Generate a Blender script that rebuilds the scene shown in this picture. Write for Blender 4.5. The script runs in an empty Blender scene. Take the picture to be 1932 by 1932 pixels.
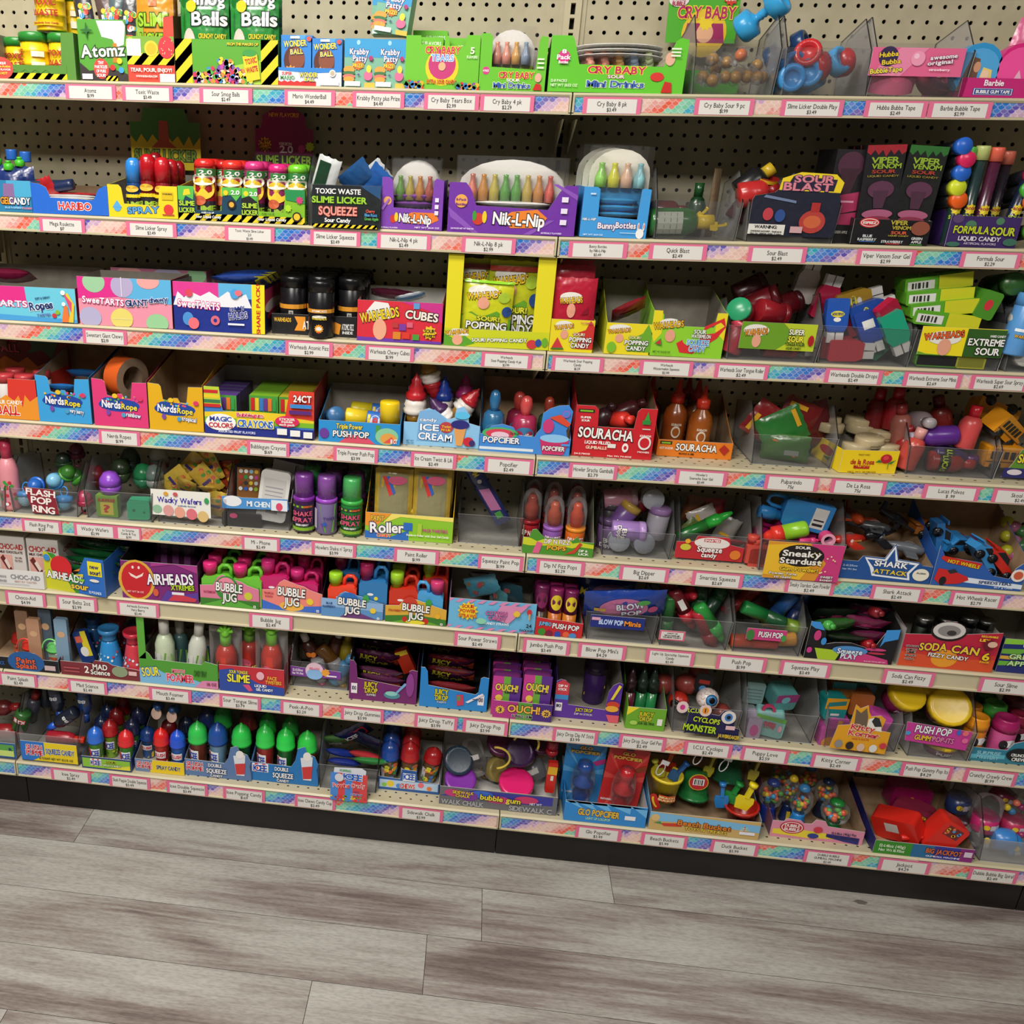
import bpy, math, random
from mathutils import Vector, Matrix
random.seed(7)
SC = bpy.context.scene
COL = SC.collection
PI = math.pi
# ------------------------------------------------------------------ camera (1932 x 1932 frame)
F, CX, CY = 1737.18, 693.93, 995.42
CAM = Vector((-0.13261, -1.82274, 1.59870))
def camrot(y, p, r):
    rz = Matrix(((math.cos(y), math.sin(y), 0), (-math.sin(y), math.cos(y), 0), (0, 0, 1)))
    ba = Matrix(((1, 0, 0), (0, 0, -1), (0, 1, 0)))
    rx = Matrix(((1, 0, 0), (0, math.cos(p), -math.sin(p)), (0, math.sin(p), math.cos(p))))
    rr = Matrix(((math.cos(r), -math.sin(r), 0), (math.sin(r), math.cos(r), 0), (0, 0, 1)))
    return rr @ rx @ ba @ rz
RC = camrot(0.113139, 0.380135, 0.031265)
cd = bpy.data.cameras.new('camera'); cam = bpy.data.objects.new('camera', cd); COL.objects.link(cam)
cd.sensor_width = 36; cd.lens = F / 1932 * 36
cd.shift_x = (966 - CX) / 1932; cd.shift_y = (CY - 966) / 1932
cam.matrix_world = Matrix.Translation(CAM) @ Matrix((RC[0], -RC[1], -RC[2])).transposed().to_4x4()
cd.clip_start = 0.05
SC.camera = cam
# ------------------------------------------------------------------ world, ceiling light, exposure
w = bpy.data.worlds.new('world'); SC.world = w; w.use_nodes = True
w.node_tree.nodes['Background'].inputs[0].default_value = (1.0, 0.95, 0.88, 1)
w.node_tree.nodes['Background'].inputs[1].default_value = 0.045
def area(name, loc, sx, sy, power, rot=(0, 0, 0), col=(1, 0.955, 0.89)):
    l = bpy.data.lights.new(name, 'AREA'); l.shape = 'RECTANGLE'; l.size = sx; l.size_y = sy; l.energy = power; l.color = col
    o = bpy.data.objects.new(name, l); COL.objects.link(o); o.location = loc; o.rotation_euler = rot
    return o
area('ceiling_light', (-1.0, -1.15, 3.0), 1.2, 0.6, 42)
area('ceiling_light', (-0.9, -2.7, 3.0), 1.2, 0.6, 58)
area('ceiling_light', (1.5, -2.3, 3.0), 1.2, 0.6, 22)
SC.view_settings.view_transform = 'Standard'; SC.view_settings.look = 'None'
SC.view_settings.exposure = 0.56; SC.view_settings.gamma = 1; SC.view_settings.use_curve_mapping = False
SC.cycles.transparent_max_bounces = 24; SC.cycles.max_bounces = 8; SC.cycles.diffuse_bounces = 3
SC.cycles.caustics_reflective = False; SC.cycles.caustics_refractive = False
# ------------------------------------------------------------------ pixel -> world
def ray(px, py):
    return RC.transposed() @ Vector(((px - CX) / F, (py - CY) / F, 1))
def at(px, py, Y=0.0):
    d = ray(px, py); return CAM + d * ((Y - CAM.y) / d.y)
BW = 1.2192
ZB = [(1.68773, 1.68303, 1.69825), (1.44751, 1.4378, 1.45605), (1.2291, 1.22341, 1.23567), (1.01543, 1.00595, 1.01533),
      (.79455, .78845, .7884), (.60429, .59533, .59477), (.38212, .37249, .36629), (.1154, .10785, .10679)]
ZT = [(1.7209, 1.7190, 1.7305), (1.48188, 1.47517, 1.49039), (1.26793, 1.26097, 1.26995), (1.05559, 1.04655, 1.0515),
      (.83333, .83001, .82801), (.64866, .6392, .63731), (.42571, .41742, .41065), (.15875, .15141, .15066)]
def pl(t, x):
    x = max(-BW, min(BW, x))
    return t[1] + (t[0] - t[1]) * (-x / BW) if x < 0 else t[1] + (t[2] - t[1]) * (x / BW)
def deck(L, x): return pl(ZT[L - 1], x)
def railb(L, x): return pl(ZB[L - 1], x)
# ------------------------------------------------------------------ materials
def rgb(h):
    h = h.strip('#')
    if len(h) == 3: h = ''.join(c * 2 for c in h)
    c = [int(h[i:i + 2], 16) / 255 for i in (0, 2, 4)]
    return tuple(x / 12.92 if x < .04045 else ((x + .055) / 1.055) ** 2.4 for x in c) + (1,)
MC = {}
def nd(nt, t, **k):
    n = nt.nodes.new(t)
    for a, b in k.items(): setattr(n, a, b)
    return n
def mat(code):
    """code = kind letter + hex colour. K card, P plastic, F foil film, C clear tinted plastic, T translucent, M metal, N paper tag"""
    if code in MC: return MC[code]
    k, h = code[0], code[1:]
    m = bpy.data.materials.new({'K': 'card', 'P': 'plastic', 'F': 'film', 'C': 'clear', 'T': 'translucent', 'M': 'metal', 'N': 'paper', 'X': 'acrylic'}[k] + '_' + h)
    m.use_nodes = True; nt = m.node_tree; b = nt.nodes['Principled BSDF']; c = rgb(h)
    b.inputs['Base Color'].default_value = c
    tc = nd(nt, 'ShaderNodeTexCoord'); no = nd(nt, 'ShaderNodeTexNoise'); no.inputs['Detail'].default_value = 1
    nt.links.new(tc.outputs['Object'], no.inputs['Vector'])
    rr = {'K': (.38, .55), 'P': (.22, .34), 'F': (.16, .32), 'C': (.05, .12), 'T': (.2, .35), 'M': (.25, .4), 'N': (.5, .65), 'X': (.04, .1)}[k]
    mr = nd(nt, 'ShaderNodeMapRange'); mr.inputs[3].default_value, mr.inputs[4].default_value = rr
    no.inputs['Scale'].default_value = 60 if k in 'FCX' else 120
    nt.links.new(no.outputs['Fac'], mr.inputs[0]); nt.links.new(mr.outputs[0], b.inputs['Roughness'])
    if k == 'F':
        bu = nd(nt, 'ShaderNodeBump'); bu.inputs['Strength'].default_value = .5; bu.inputs['Distance'].default_value = .004
        nt.links.new(no.outputs['Fac'], bu.inputs['Height']); nt.links.new(bu.outputs[0], b.inputs['Normal'])
        b.inputs['Specular IOR Level'].default_value = .7
    if k == 'M': b.inputs['Metallic'].default_value = 1
    if k == 'T': b.inputs['Subsurface Weight'].default_value = .0; b.inputs['Coat Weight'].default_value = .4
    if k in 'CX':
        out = nt.nodes['Material Output']; tr = nd(nt, 'ShaderNodeBsdfTransparent'); mx = nd(nt, 'ShaderNodeMixShader')
        lw = nd(nt, 'ShaderNodeFresnel'); lw.inputs[0].default_value = 1.45
        ad = nd(nt, 'ShaderNodeMath', operation='MULTIPLY_ADD'); ad.inputs[1].default_value = .45 if k == 'X' else 1; ad.inputs[2].default_value = .015 if k == 'X' else .12; ad.use_clamp = True
        nt.links.new(lw.outputs[0], ad.inputs[0]); nt.links.new(ad.outputs[0], mx.inputs[0])
        tr.inputs[0].default_value = tuple(min(1, x * .12 + .87) if k == 'X' else x ** .6 for x in c[:3]) + (1,)
        if k == 'X': b.inputs['Base Color'].default_value = (.8, .8, .8, 1)
        nt.links.new(tr.outputs[0], mx.inputs[1]); nt.links.new(b.outputs[0], mx.inputs[2]); nt.links.new(mx.outputs[0], out.inputs[0])
    MC[code] = m
    return m
def ramp(nt, stops, const=False):
    r = nd(nt, 'ShaderNodeValToRGB'); e = r.color_ramp.elements
    if const: r.color_ramp.interpolation = 'CONSTANT'
    for i, (p, h) in enumerate(stops):
        x = e[i] if i < 2 else e.new(p)
        x.position = p; x.color = rgb(h)
    return r
def mth(nt, op, a, b=None, c=None):
    n = nd(nt, 'ShaderNodeMath', operation=op)
    for i, v in enumerate((a, b, c)):
        if v is None: continue
        if isinstance(v, (int, float)): n.inputs[i].default_value = v
        else: nt.links.new(v, n.inputs[i])
    return n.outputs[0]
def newmat(name):
    m = bpy.data.materials.new(name); m.use_nodes = True
    nt = m.node_tree; tc = nd(nt, 'ShaderNodeTexCoord'); sp = nd(nt, 'ShaderNodeSeparateXYZ')
    nt.links.new(tc.outputs['Object'], sp.inputs[0])
    return m, nt, nt.nodes['Principled BSDF'], tc, sp.outputs
def mk_scales():
    m, nt, b, tc, s = newmat('mermaid_scale_print'); x, z = s[0], s[2]
    zz = mth(nt, 'DIVIDE', z, .0058); row = mth(nt, 'FLOOR', zz); fz = mth(nt, 'FRACT', zz)
    xx = mth(nt, 'ADD', mth(nt, 'DIVIDE', x, .0115), mth(nt, 'MULTIPLY', row, .5))
    cell = mth(nt, 'FLOOR', xx); fx = mth(nt, 'SUBTRACT', mth(nt, 'FRACT', xx), .5)
    # a scale: half-disc hanging from its row; where outside, belongs to the neighbour of the row above
    d2 = mth(nt, 'ADD', mth(nt, 'POWER', mth(nt, 'MULTIPLY', mth(nt, 'ABSOLUTE', fx), 2), 2), mth(nt, 'POWER', mth(nt, 'SUBTRACT', 1, fz), 2))
    outside = mth(nt, 'GREATER_THAN', d2, 1)
    side = mth(nt, 'SUBTRACT', mth(nt, 'GREATER_THAN', fx, 0), .5)
    cx = mth(nt, 'ADD', mth(nt, 'SUBTRACT', cell, mth(nt, 'MULTIPLY', row, .5)), mth(nt, 'MULTIPLY', outside, side))
    no = nd(nt, 'ShaderNodeTexNoise'); no.inputs['Scale'].default_value = 7; nt.links.new(tc.outputs['Object'], no.inputs['Vector'])
    band = mth(nt, 'ADD', mth(nt, 'MULTIPLY', cx, .052), mth(nt, 'ADD', mth(nt, 'MULTIPLY', mth(nt, 'SUBTRACT', row, outside), -.045), mth(nt, 'MULTIPLY', no.outputs['Fac'], .35)))
    r = ramp(nt, [(0, 'e3bcae'), (.18, 'dc9186'), (.27, 'e25a3e'), (.4, '74c2a0'), (.54, '25a3bb'), (.66, '1b6fc8'), (.8, '5a48ac'), (.91, 'c9a3c2')], True)
    nt.links.new(mth(nt, 'FRACT', band), r.inputs[0])
    d = mth(nt, 'SQRT', d2); edge = mth(nt, 'LESS_THAN', mth(nt, 'ABSOLUTE', mth(nt, 'SUBTRACT', d, .97)), .1)
    sh = mth(nt, 'ADD', mth(nt, 'MULTIPLY', edge, .22), mth(nt, 'MULTIPLY', mth(nt, 'FRACT', mth(nt, 'MULTIPLY', mth(nt, 'SINE', mth(nt, 'ADD', mth(nt, 'MULTIPLY', cx, 12.9), mth(nt, 'MULTIPLY', row, 78.2))), 437)), .14))
    mx = nd(nt, 'ShaderNodeMixRGB'); mx.inputs[2].default_value = (1, 1, 1, 1)
    nt.links.new(sh, mx.inputs[0]); nt.links.new(r.outputs[0], mx.inputs[1]); nt.links.new(mx.outputs[0], b.inputs['Base Color'])
    b.inputs['Roughness'].default_value = .3; b.inputs['Coat Weight'].default_value = .5; b.inputs['Coat Roughness'].default_value = .12
    return m
def mk_deck():
    m, nt, b, tc, s = newmat('perforated_beige_steel')
    x = mth(nt, 'DIVIDE', s[0], .0254); y = mth(nt, 'DIVIDE', mth(nt, 'SUBTRACT', s[1], .022), .019)
    row = mth(nt, 'ROUND', y); fx = mth(nt, 'SUBTRACT', mth(nt, 'FRACT', mth(nt, 'ADD', x, mth(nt, 'MULTIPLY', row, .5))), .5)
    fy = mth(nt, 'SUBTRACT', y, row)
    d = mth(nt, 'ADD', mth(nt, 'POWER', mth(nt, 'MULTIPLY', fx, 8.5), 2), mth(nt, 'POWER', mth(nt, 'MULTIPLY', fy, 8.5), 2))
    hole = mth(nt, 'MULTIPLY', mth(nt, 'LESS_THAN', d, 1), mth(nt, 'GREATER_THAN', s[1], .012))
    no = nd(nt, 'ShaderNodeTexNoise'); no.inputs['Scale'].default_value = 14; nt.links.new(tc.outputs['Object'], no.inputs['Vector'])
    r = ramp(nt, [(.3, 'b8ae90'), (.7, 'c2b89b')]); nt.links.new(no.outputs['Fac'], r.inputs[0])
    mx = nd(nt, 'ShaderNodeMixRGB'); mx.inputs[2].default_value = (.012, .01, .008, 1)
    nt.links.new(hole, mx.inputs[0]); nt.links.new(r.outputs[0], mx.inputs[1]); nt.links.new(mx.outputs[0], b.inputs['Base Color'])
    b.inputs['Roughness'].default_value = .38
    return m
def mk_noise(name, a, c, scale, rough, bump=0):
    m, nt, b, tc, s = newmat(name)
    no = nd(nt, 'ShaderNodeTexNoise'); no.inputs['Scale'].default_value = scale; no.inputs['Detail'].default_value = 4
    nt.links.new(tc.outputs['Object'], no.inputs['Vector'])
    r = ramp(nt, [(.35, a), (.65, c)]); nt.links.new(no.outputs['Fac'], r.inputs[0]); nt.links.new(r.outputs[0], b.inputs['Base Color'])
    b.inputs['Roughness'].default_value = rough
    if bump:
        bu = nd(nt, 'ShaderNodeBump'); bu.inputs['Strength'].default_value = bump; bu.inputs['Distance'].default_value = .001
        nt.links.new(no.outputs['Fac'], bu.inputs['Height']); nt.links.new(bu.outputs[0], b.inputs['Normal'])
    return m
def mk_wood():
    m, nt, b, tc, s = newmat('grey_oak_plank')
    at_ = nd(nt, 'ShaderNodeAttribute'); at_.attribute_name = 'rnd'
    off = nd(nt, 'ShaderNodeCombineXYZ'); nt.links.new(mth(nt, 'MULTIPLY', at_.outputs['Fac'], 37), off.inputs[0]); nt.links.new(mth(nt, 'MULTIPLY', at_.outputs['Fac'], 91), off.inputs[1])
    ad = nd(nt, 'ShaderNodeVectorMath', operation='ADD'); nt.links.new(tc.outputs['Object'], ad.inputs[0]); nt.links.new(off.outputs[0], ad.inputs[1])
    def noise(sx, sy, det, sc=1, dis=0, rough=.55):
        mp = nd(nt, 'ShaderNodeMapping'); mp.inputs['Scale'].default_value = (sx, sy, 1); nt.links.new(ad.outputs[0], mp.inputs[0])
        n = nd(nt, 'ShaderNodeTexNoise'); n.inputs['Scale'].default_value = sc; n.inputs['Detail'].default_value = det
        n.inputs['Distortion'].default_value = dis; n.inputs['Roughness'].default_value = rough
        nt.links.new(mp.outputs[0], n.inputs['Vector']); return n.outputs['Fac']
    big = noise(1.6, 9, 4, 1, .6); fine = noise(6, 130, 5, 1, .3, .7); mid = noise(3, 34, 3, 1, 1.2); sp = noise(60, 260, 3, 1)
    v = mth(nt, 'ADD', mth(nt, 'MULTIPLY', big, .62), mth(nt, 'ADD', mth(nt, 'MULTIPLY', fine, .2), mth(nt, 'MULTIPLY', mid, .22)))
    v = mth(nt, 'ADD', v, mth(nt, 'MULTIPLY', mth(nt, 'SUBTRACT', at_.outputs['Fac'], .5), .05))
    r = ramp(nt, [(.38, '6e625d'), (.45, '897e78'), (.52, 'a09b94'), (.58, 'aba8a1'), (.7, 'b7b6af')]); nt.links.new(v, r.inputs[0])
    vo = nd(nt, 'ShaderNodeTexVoronoi'); vo.inputs['Scale'].default_value = 1
    mp = nd(nt, 'ShaderNodeMapping'); mp.inputs['Scale'].default_value = (2.6, 7, 1); nt.links.new(ad.outputs[0], mp.inputs[0]); nt.links.new(mp.outputs[0], vo.inputs['Vector'])
    kn = mth(nt, 'MULTIPLY', mth(nt, 'LESS_THAN', mth(nt, 'ADD', vo.outputs['Distance'], mth(nt, 'MULTIPLY', sp, .06)), .075), .75)
    mx = nd(nt, 'ShaderNodeMixRGB'); mx.inputs[2].default_value = rgb('4a3f3a')
    nt.links.new(kn, mx.inputs[0]); nt.links.new(r.outputs[0], mx.inputs[1])
    mu = nd(nt, 'ShaderNodeMixRGB', blend_type='MULTIPLY'); mu.inputs[0].default_value = .28
    r2 = ramp(nt, [(.38, '9c9894'), (.56, 'ffffff')]); nt.links.new(sp, r2.inputs[0]); nt.links.new(mx.outputs[0], mu.inputs[1]); nt.links.new(r2.outputs[0], mu.inputs[2])
    nt.links.new(mu.outputs[0], b.inputs['Base Color'])
    b.inputs['Roughness'].default_value = .42; b.inputs['Specular IOR Level'].default_value = .35
    bu = nd(nt, 'ShaderNodeBump'); bu.inputs['Strength'].default_value = .25; bu.inputs['Distance'].default_value = .0006
    nt.links.new(fine, bu.inputs['Height']); nt.links.new(bu.outputs[0], b.inputs['Normal'])
    return m
SPECIAL = {'@scales': mk_scales(), '@deck': mk_deck(), '@steel': mk_noise('beige_steel', 'bcb292', 'c6bc9d', 5, .38),
           '@peg': mk_noise('beige_pegboard', 'b0a78a', 'bab194', 30, .55, .1), '@kick': mk_noise('black_kick_plate', '131010', '1c1817', 9, .45),
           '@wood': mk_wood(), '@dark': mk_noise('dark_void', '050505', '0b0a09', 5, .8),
           '@greycard': mk_noise('grey_raw_card', '8d877d', '9a948a', 40, .8), '@kraft': mk_noise('brown_raw_card', '94795c', 'a58a6b', 40, .8),
           '@whitecard': mk_noise('white_raw_card', 'c9c7c2', 'd6d4cf', 40, .7)}
def M_(c): return SPECIAL[c] if c[0] == '@' else mat(c)
# ------------------------------------------------------------------ glyphs of the built-in font
CH = ''.join(chr(i) for i in range(33, 127)) + '\u00a2'
GL = {}
def glyphs():
    tmp = []
    for off in (0.0, .028, .085):
        for ch in CH:
            cu = bpy.data.curves.new('g', 'FONT'); cu.body = ch; cu.size = 1; cu.offset = off; cu.resolution_u = 3 if off else 2
            o = bpy.data.objects.new('g', cu); COL.objects.link(o); tmp.append((off, ch, o, cu))
    bpy.context.view_layer.update(); dg = bpy.context.evaluated_depsgraph_get()
    for off, ch, o, cu in tmp:
        ev = o.evaluated_get(dg); me = ev.to_mesh()
        vs = [(v.co.x, v.co.y) for v in me.vertices]; fs = [tuple(p.vertices) for p in me.polygons]
        GL[(ch, off)] = (vs, fs); ev.to_mesh_clear()
    for off, ch, o, cu in tmp: bpy.data.objects.remove(o); bpy.data.curves.remove(cu)
glyphs()
def layout(t, gap=.07):
    x = 0; out = []
    for ch in t:
        if ch == ' ' or (ch, 0.0) not in GL: x += .3; continue
        vs = GL[(ch, 0.0)][0]; a = min(v[0] for v in vs); b = max(v[0] for v in vs)
        out.append((ch, x - a)); x += b - a + gap
    return out, max(x - gap, .01)
# ------------------------------------------------------------------ mesh collector
class G:
    def __init__(s): s.v = []; s.f = []; s.m = []; s.s = []; s.mats = []
    def mi(s, c):
        if c not in s.mats: s.mats.append(c)
        return s.mats.index(c)
    def add(s, vs, fs, c, sm=False):
        n = len(s.v); s.v += [tuple(v) for v in vs]; k = s.mi(c)
        for f in fs: s.f.append(tuple(i + n for i in f)); s.m.append(k); s.s.append(sm)
    def box(s, x0, x1, y0, y1, z0, z1, c):
        vs = [(x, y, z) for x in (x0, x1) for y in (y0, y1) for z in (z0, z1)]
        s.add(vs, [(0, 1, 3, 2), (4, 6, 7, 5), (0, 4, 5, 1), (2, 3, 7, 6), (0, 2, 6, 4), (1, 5, 7, 3)], c)
    def prism(s, pts, fn, t, cf, cb=None, ce=None):
        """pts 2D polygon, fn(p, d) -> 3D, from d=0 (front) to d=t (back)"""
        n = len(pts); a = [fn(p, 0) for p in pts]; b = [fn(p, t) for p in pts]
        s.add(a, [tuple(range(n))], cf); s.add(b, [tuple(range(n))[::-1]], cb or cf)
        s.add(a + b, [(i, i + n, (i + 1) % n + n, (i + 1) % n) for i in range(n)], ce or cb or cf)
    def lathe(s, prof, c, n=20, cx=0, cy=0, sq=1, wob=None):
        vs = []; fs = []
        for j, (r, z) in enumerate(prof):
            for i in range(n):
                a = 2 * PI * i / n; rr = r * (wob(a, j / max(1, len(prof) - 1)) if wob else 1)
                vs.append((cx + rr * math.cos(a), cy + rr * math.sin(a) * sq, z))
        for j in range(len(prof) - 1):
            for i in range(n):
                k = (i + 1) % n; fs.append((j * n + i, j * n + k, (j + 1) * n + k, (j + 1) * n + i))
        if prof[0][0] > 0: fs.append(tuple(range(n))[::-1])
        if prof[-1][0] > 0: fs.append(tuple((len(prof) - 1) * n + i for i in range(n)))
        s.add(vs, fs, c, True)
    def tube(s, pts, r, c, n=8):
        vs = []; fs = []; P = [Vector(p) for p in pts]
        for i, p in enumerate(P):
            d = (P[min(i + 1, len(P) - 1)] - P[max(i - 1, 0)]).normalized(); u = d.orthogonal().normalized() if i == 0 else (u - d * u.dot(d)).normalized()
            w_ = d.cross(u); rr = r[i] if isinstance(r, (list, tuple)) else r
            for k in range(n): a = 2 * PI * k / n; vs.append(p + u * (rr * math.cos(a)) + w_ * (rr * math.sin(a)))
        for i in range(len(P) - 1):
            for k in range(n): q = (k + 1) % n; fs.append((i * n + k, i * n + q, (i + 1) * n + q, (i + 1) * n + k))
        fs += [tuple(range(n))[::-1], tuple((len(P) - 1) * n + k for k in range(n))]
        s.add(vs, fs, c, True)
    def ball(s, p, r, c, n=12, sz=1, sx=1):
        k = max(5, n // 2)
        self = [(r * math.sin(PI * i / k), -r * sz * math.cos(PI * i / k)) for i in range(k + 1)]
        g = G(); g.lathe(self, c, n); s.add([(p[0] + x * sx, p[1] + y, p[2] + z) for x, y, z in g.v], g.f, c, True)
    def obj(s, name, parent=None, loc=None, rot=None):
        me = bpy.data.meshes.new(name); me.from_pydata(s.v, [], s.f)
        for c in s.mats: me.materials.append(M_(c))
        me.polygons.foreach_set('material_index', s.m); me.polygons.foreach_set('use_smooth', s.s); me.update()
        o = bpy.data.objects.new(name, me); COL.objects.link(o)
        if parent: o.parent = parent
        if loc is not None: o.location = loc
        if rot is not None: o.rotation_euler = rot
        return o
def tag(o, label, cat, group=None, kind=None):
    if label: o['label'] = label
    if cat: o['category'] = cat
    if group: o['group'] = group
    if kind: o['kind'] = kind
    return o
def root(name, loc=(0, 0, 0), rot=(0, 0, 0)):
    o = bpy.data.objects.new(name, None); COL.objects.link(o); o.location = loc; o.rotation_euler = rot; o.empty_display_size = .02
    return o
def copy_tree(o, parent=None):
    c = o.copy(); COL.objects.link(c)
    if parent: c.parent = parent
    for ch in o.children: copy_tree(ch, c)
    return c
# ------------------------------------------------------------------ printed artwork
def flat(x0, z0, w_, h, y=0.0):
    return (lambda u, v, k: (x0 + u * w_, y - .00018 * k, z0 + v * h)), w_ / h
def cyl(R, z0, h, span=2.6, R2=None, R_off=.0006):
    R2 = R if R2 is None else R2
    def fn(u, v, k):
        a = (u - .5) * span; r = R + (R2 - R) * v + R_off + .0002 * k
        return (r * math.sin(a), -r * math.cos(a), z0 + v * h)
    return fn, (R + R2) / 2 * span / h
def puff(w_, h, t, y=0.0):
    def fn(u, v, k):
        b = max(0, math.sin(PI * min(1, max(0, u))) * math.sin(PI * min(1, max(0, v)))) ** .45
        return ((u - .5) * w_, y - t / 2 * b - .0005 - .0002 * k, v * h)
    return fn, w_ / h
def art(g, s, mp, kind='K', k0=1):
    fn, asp = mp; k = k0
    def C(h): return h if h[0] == '@' else kind + h
    for el in s.split(';'):
        if not el.strip(): continue
        q = el.strip().split('|'); t = q[0]; k += 1
        if t == 'r':
            x, y, a, b = map(float, q[2:6]); n = max(1, int(abs(a) * 7)); m = max(1, int(abs(b) * 4))
            vs = [fn(x + a * i / n, y + b * j / m, k) for j in range(m + 1) for i in range(n + 1)]
            g.add(vs, [(j * (n + 1) + i, j * (n + 1) + i + 1, (j + 1) * (n + 1) + i + 1, (j + 1) * (n + 1) + i) for j in range(m) for i in range(n)], C(q[1]))
        elif t in 'eosE':
            x, y = float(q[2]), float(q[3])
            if t in 'eE': rx, ry = float(q[4]), float(q[5]); n = 20
            else: ry = float(q[4]); rx = ry / asp; n = 20 if t == 'o' else 2 * int(q[5]) if len(q) > 5 else 24
            vs = [fn(x, y, k)]
            for i in range(n):
                a = 2 * PI * i / n; f = 1 if t != 's' or i % 2 == 0 else .72
                U, W_ = x + rx * f * math.cos(a), y + ry * f * math.sin(a)
                if t == 'E': U, W_ = min(1, max(0, U)), min(1, max(0, W_))
                vs.append(fn(U, W_, k))
            g.add(vs, [(0, 1 + i, 1 + (i + 1) % n) for i in range(n)], C(q[1]))
        elif t == 'p':
            f = list(map(float, q[2].split())); pts = [fn(f[i], f[i + 1], k) for i in range(0, len(f), 2)]
            a2 = sum(f[i] * f[(i + 3) % len(f)] - f[(i + 2) % len(f)] * f[i + 1] for i in range(0, len(f), 2))
            if a2 < 0: pts = pts[::-1]
            g.add(pts, [tuple(range(len(pts)))], C(q[1]))
        elif t == 'h':   # hazard stripes c1 on c2
            x, y, a, b = map(float, q[3:7]); art(g, 'r|%s|%s|%s|%s|%s' % (q[2], x, y, a, b), mp, kind, k)
            A = a * asp; st = float(q[7]) if len(q) > 7 else b * .9
            i = -b
            while i < A:
                P = [(i, 0), (i + st * .5, 0), (i + st * .5 + b, b), (i + b, b)]
                def cl(P, f, val, sg):
                    o = []
                    for j in range(len(P)):
                        p, r_ = P[j], P[(j + 1) % len(P)]; ip = sg * (p[0] - val) >= 0; ir = sg * (r_[0] - val) >= 0
                        if ip: o.append(p)
                        if ip != ir: tt = (val - p[0]) / (r_[0] - p[0]); o.append((val, p[1] + tt * (r_[1] - p[1])))
                    return o
                P = cl(P, 0, 0, 1); P = cl(P, 0, A, -1) if P else P
                if len(P) > 2: g.add([fn(x + px / asp, y + py, k + 1) for px, py in P], [tuple(range(len(P)))], C(q[1]))
                i += st
            k += 1
        elif t == 'd':   # scattered dots
            cs = q[1].split(); x, y, a, b = map(float, q[2:6]); n = int(q[6]); r = float(q[7]); rd = random.Random(len(s) * 31 + n)
            for i in range(n):
                px, py = x + rd.random() * a, y + rd.random() * b; c = cs[i % len(cs)]
                vs = [fn(px + r / asp * math.cos(2 * PI * j / 8), py + r * math.sin(2 * PI * j / 8), k + (i % 3)) for j in range(8)]
                g.add(vs, [tuple(range(8))], C(c))
            k += 2
        elif t == 't':
            txt = q[1]; x, y, tw, th = map(float, q[3:7]); ol = q[7] if len(q) > 7 else ''; ro = math.radians(float(q[8])) if len(q) > 8 else 0
            lay, W = layout(txt, .10 if ol else .07); sx = tw / W; sy = th / .72
            for off, c, kk in ([(.085, ol, k)] if ol else []) + [(.028 if (ol or kind != 'N') else 0.0, q[2], k + 1)]:
                for ch, xo in lay:
                    vs, fs = GL[(ch, off)]; o = []
                    for vx, vy in vs:
                        ux = ((vx + xo) * sx - tw / 2) * asp; uy = vy * sy - th / 2
                        o.append(fn(x + (ux * math.cos(ro) - uy * math.sin(ro)) / asp, y + ux * math.sin(ro) + uy * math.cos(ro), kk))
                    g.add(o, fs, C(c))
            k += 1
    return g
# ------------------------------------------------------------------ the room and the shelving
D = 0.22                                   # depth from the price rails back to the pegboard
def floor():
    g = G(); rn = []
    joints = {0: -.4, 1: .278, 2: -.030, 3: -.150, 4: -.381, 5: .35, 6: -.8, 7: .1, 8: -.5}
    y1 = .235
    idx = 0; rd = random.Random(3)
    while y1 > -3.6:
        y0 = y1 - .16; j = joints.get(idx, rd.uniform(-.6, .6)); x = j - 1.32 * 3
        while x < 3.4:
            g.add([(x + .0006, y0 + .0005, 0), (x + 1.3194, y0 + .0005, 0), (x + 1.3194, y1 - .0005, 0), (x + .0006, y1 - .0005, 0)], [(0, 1, 2, 3)], '@wood')
            rn += [rd.random()] * 4; x += 1.32
        y1 = y0; idx += 1
    n = len(g.v); g.box(-5, 5, -4, .6, -.02, -.0012, '@dark'); rn += [0] * 8
    o = g.obj('floor'); a = o.data.attributes.new('rnd', 'FLOAT', 'POINT'); a.data.foreach_set('value', rn)
    tag(o, 'grey oak look plank floor', 'floor', kind='structure')
floor()
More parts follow.
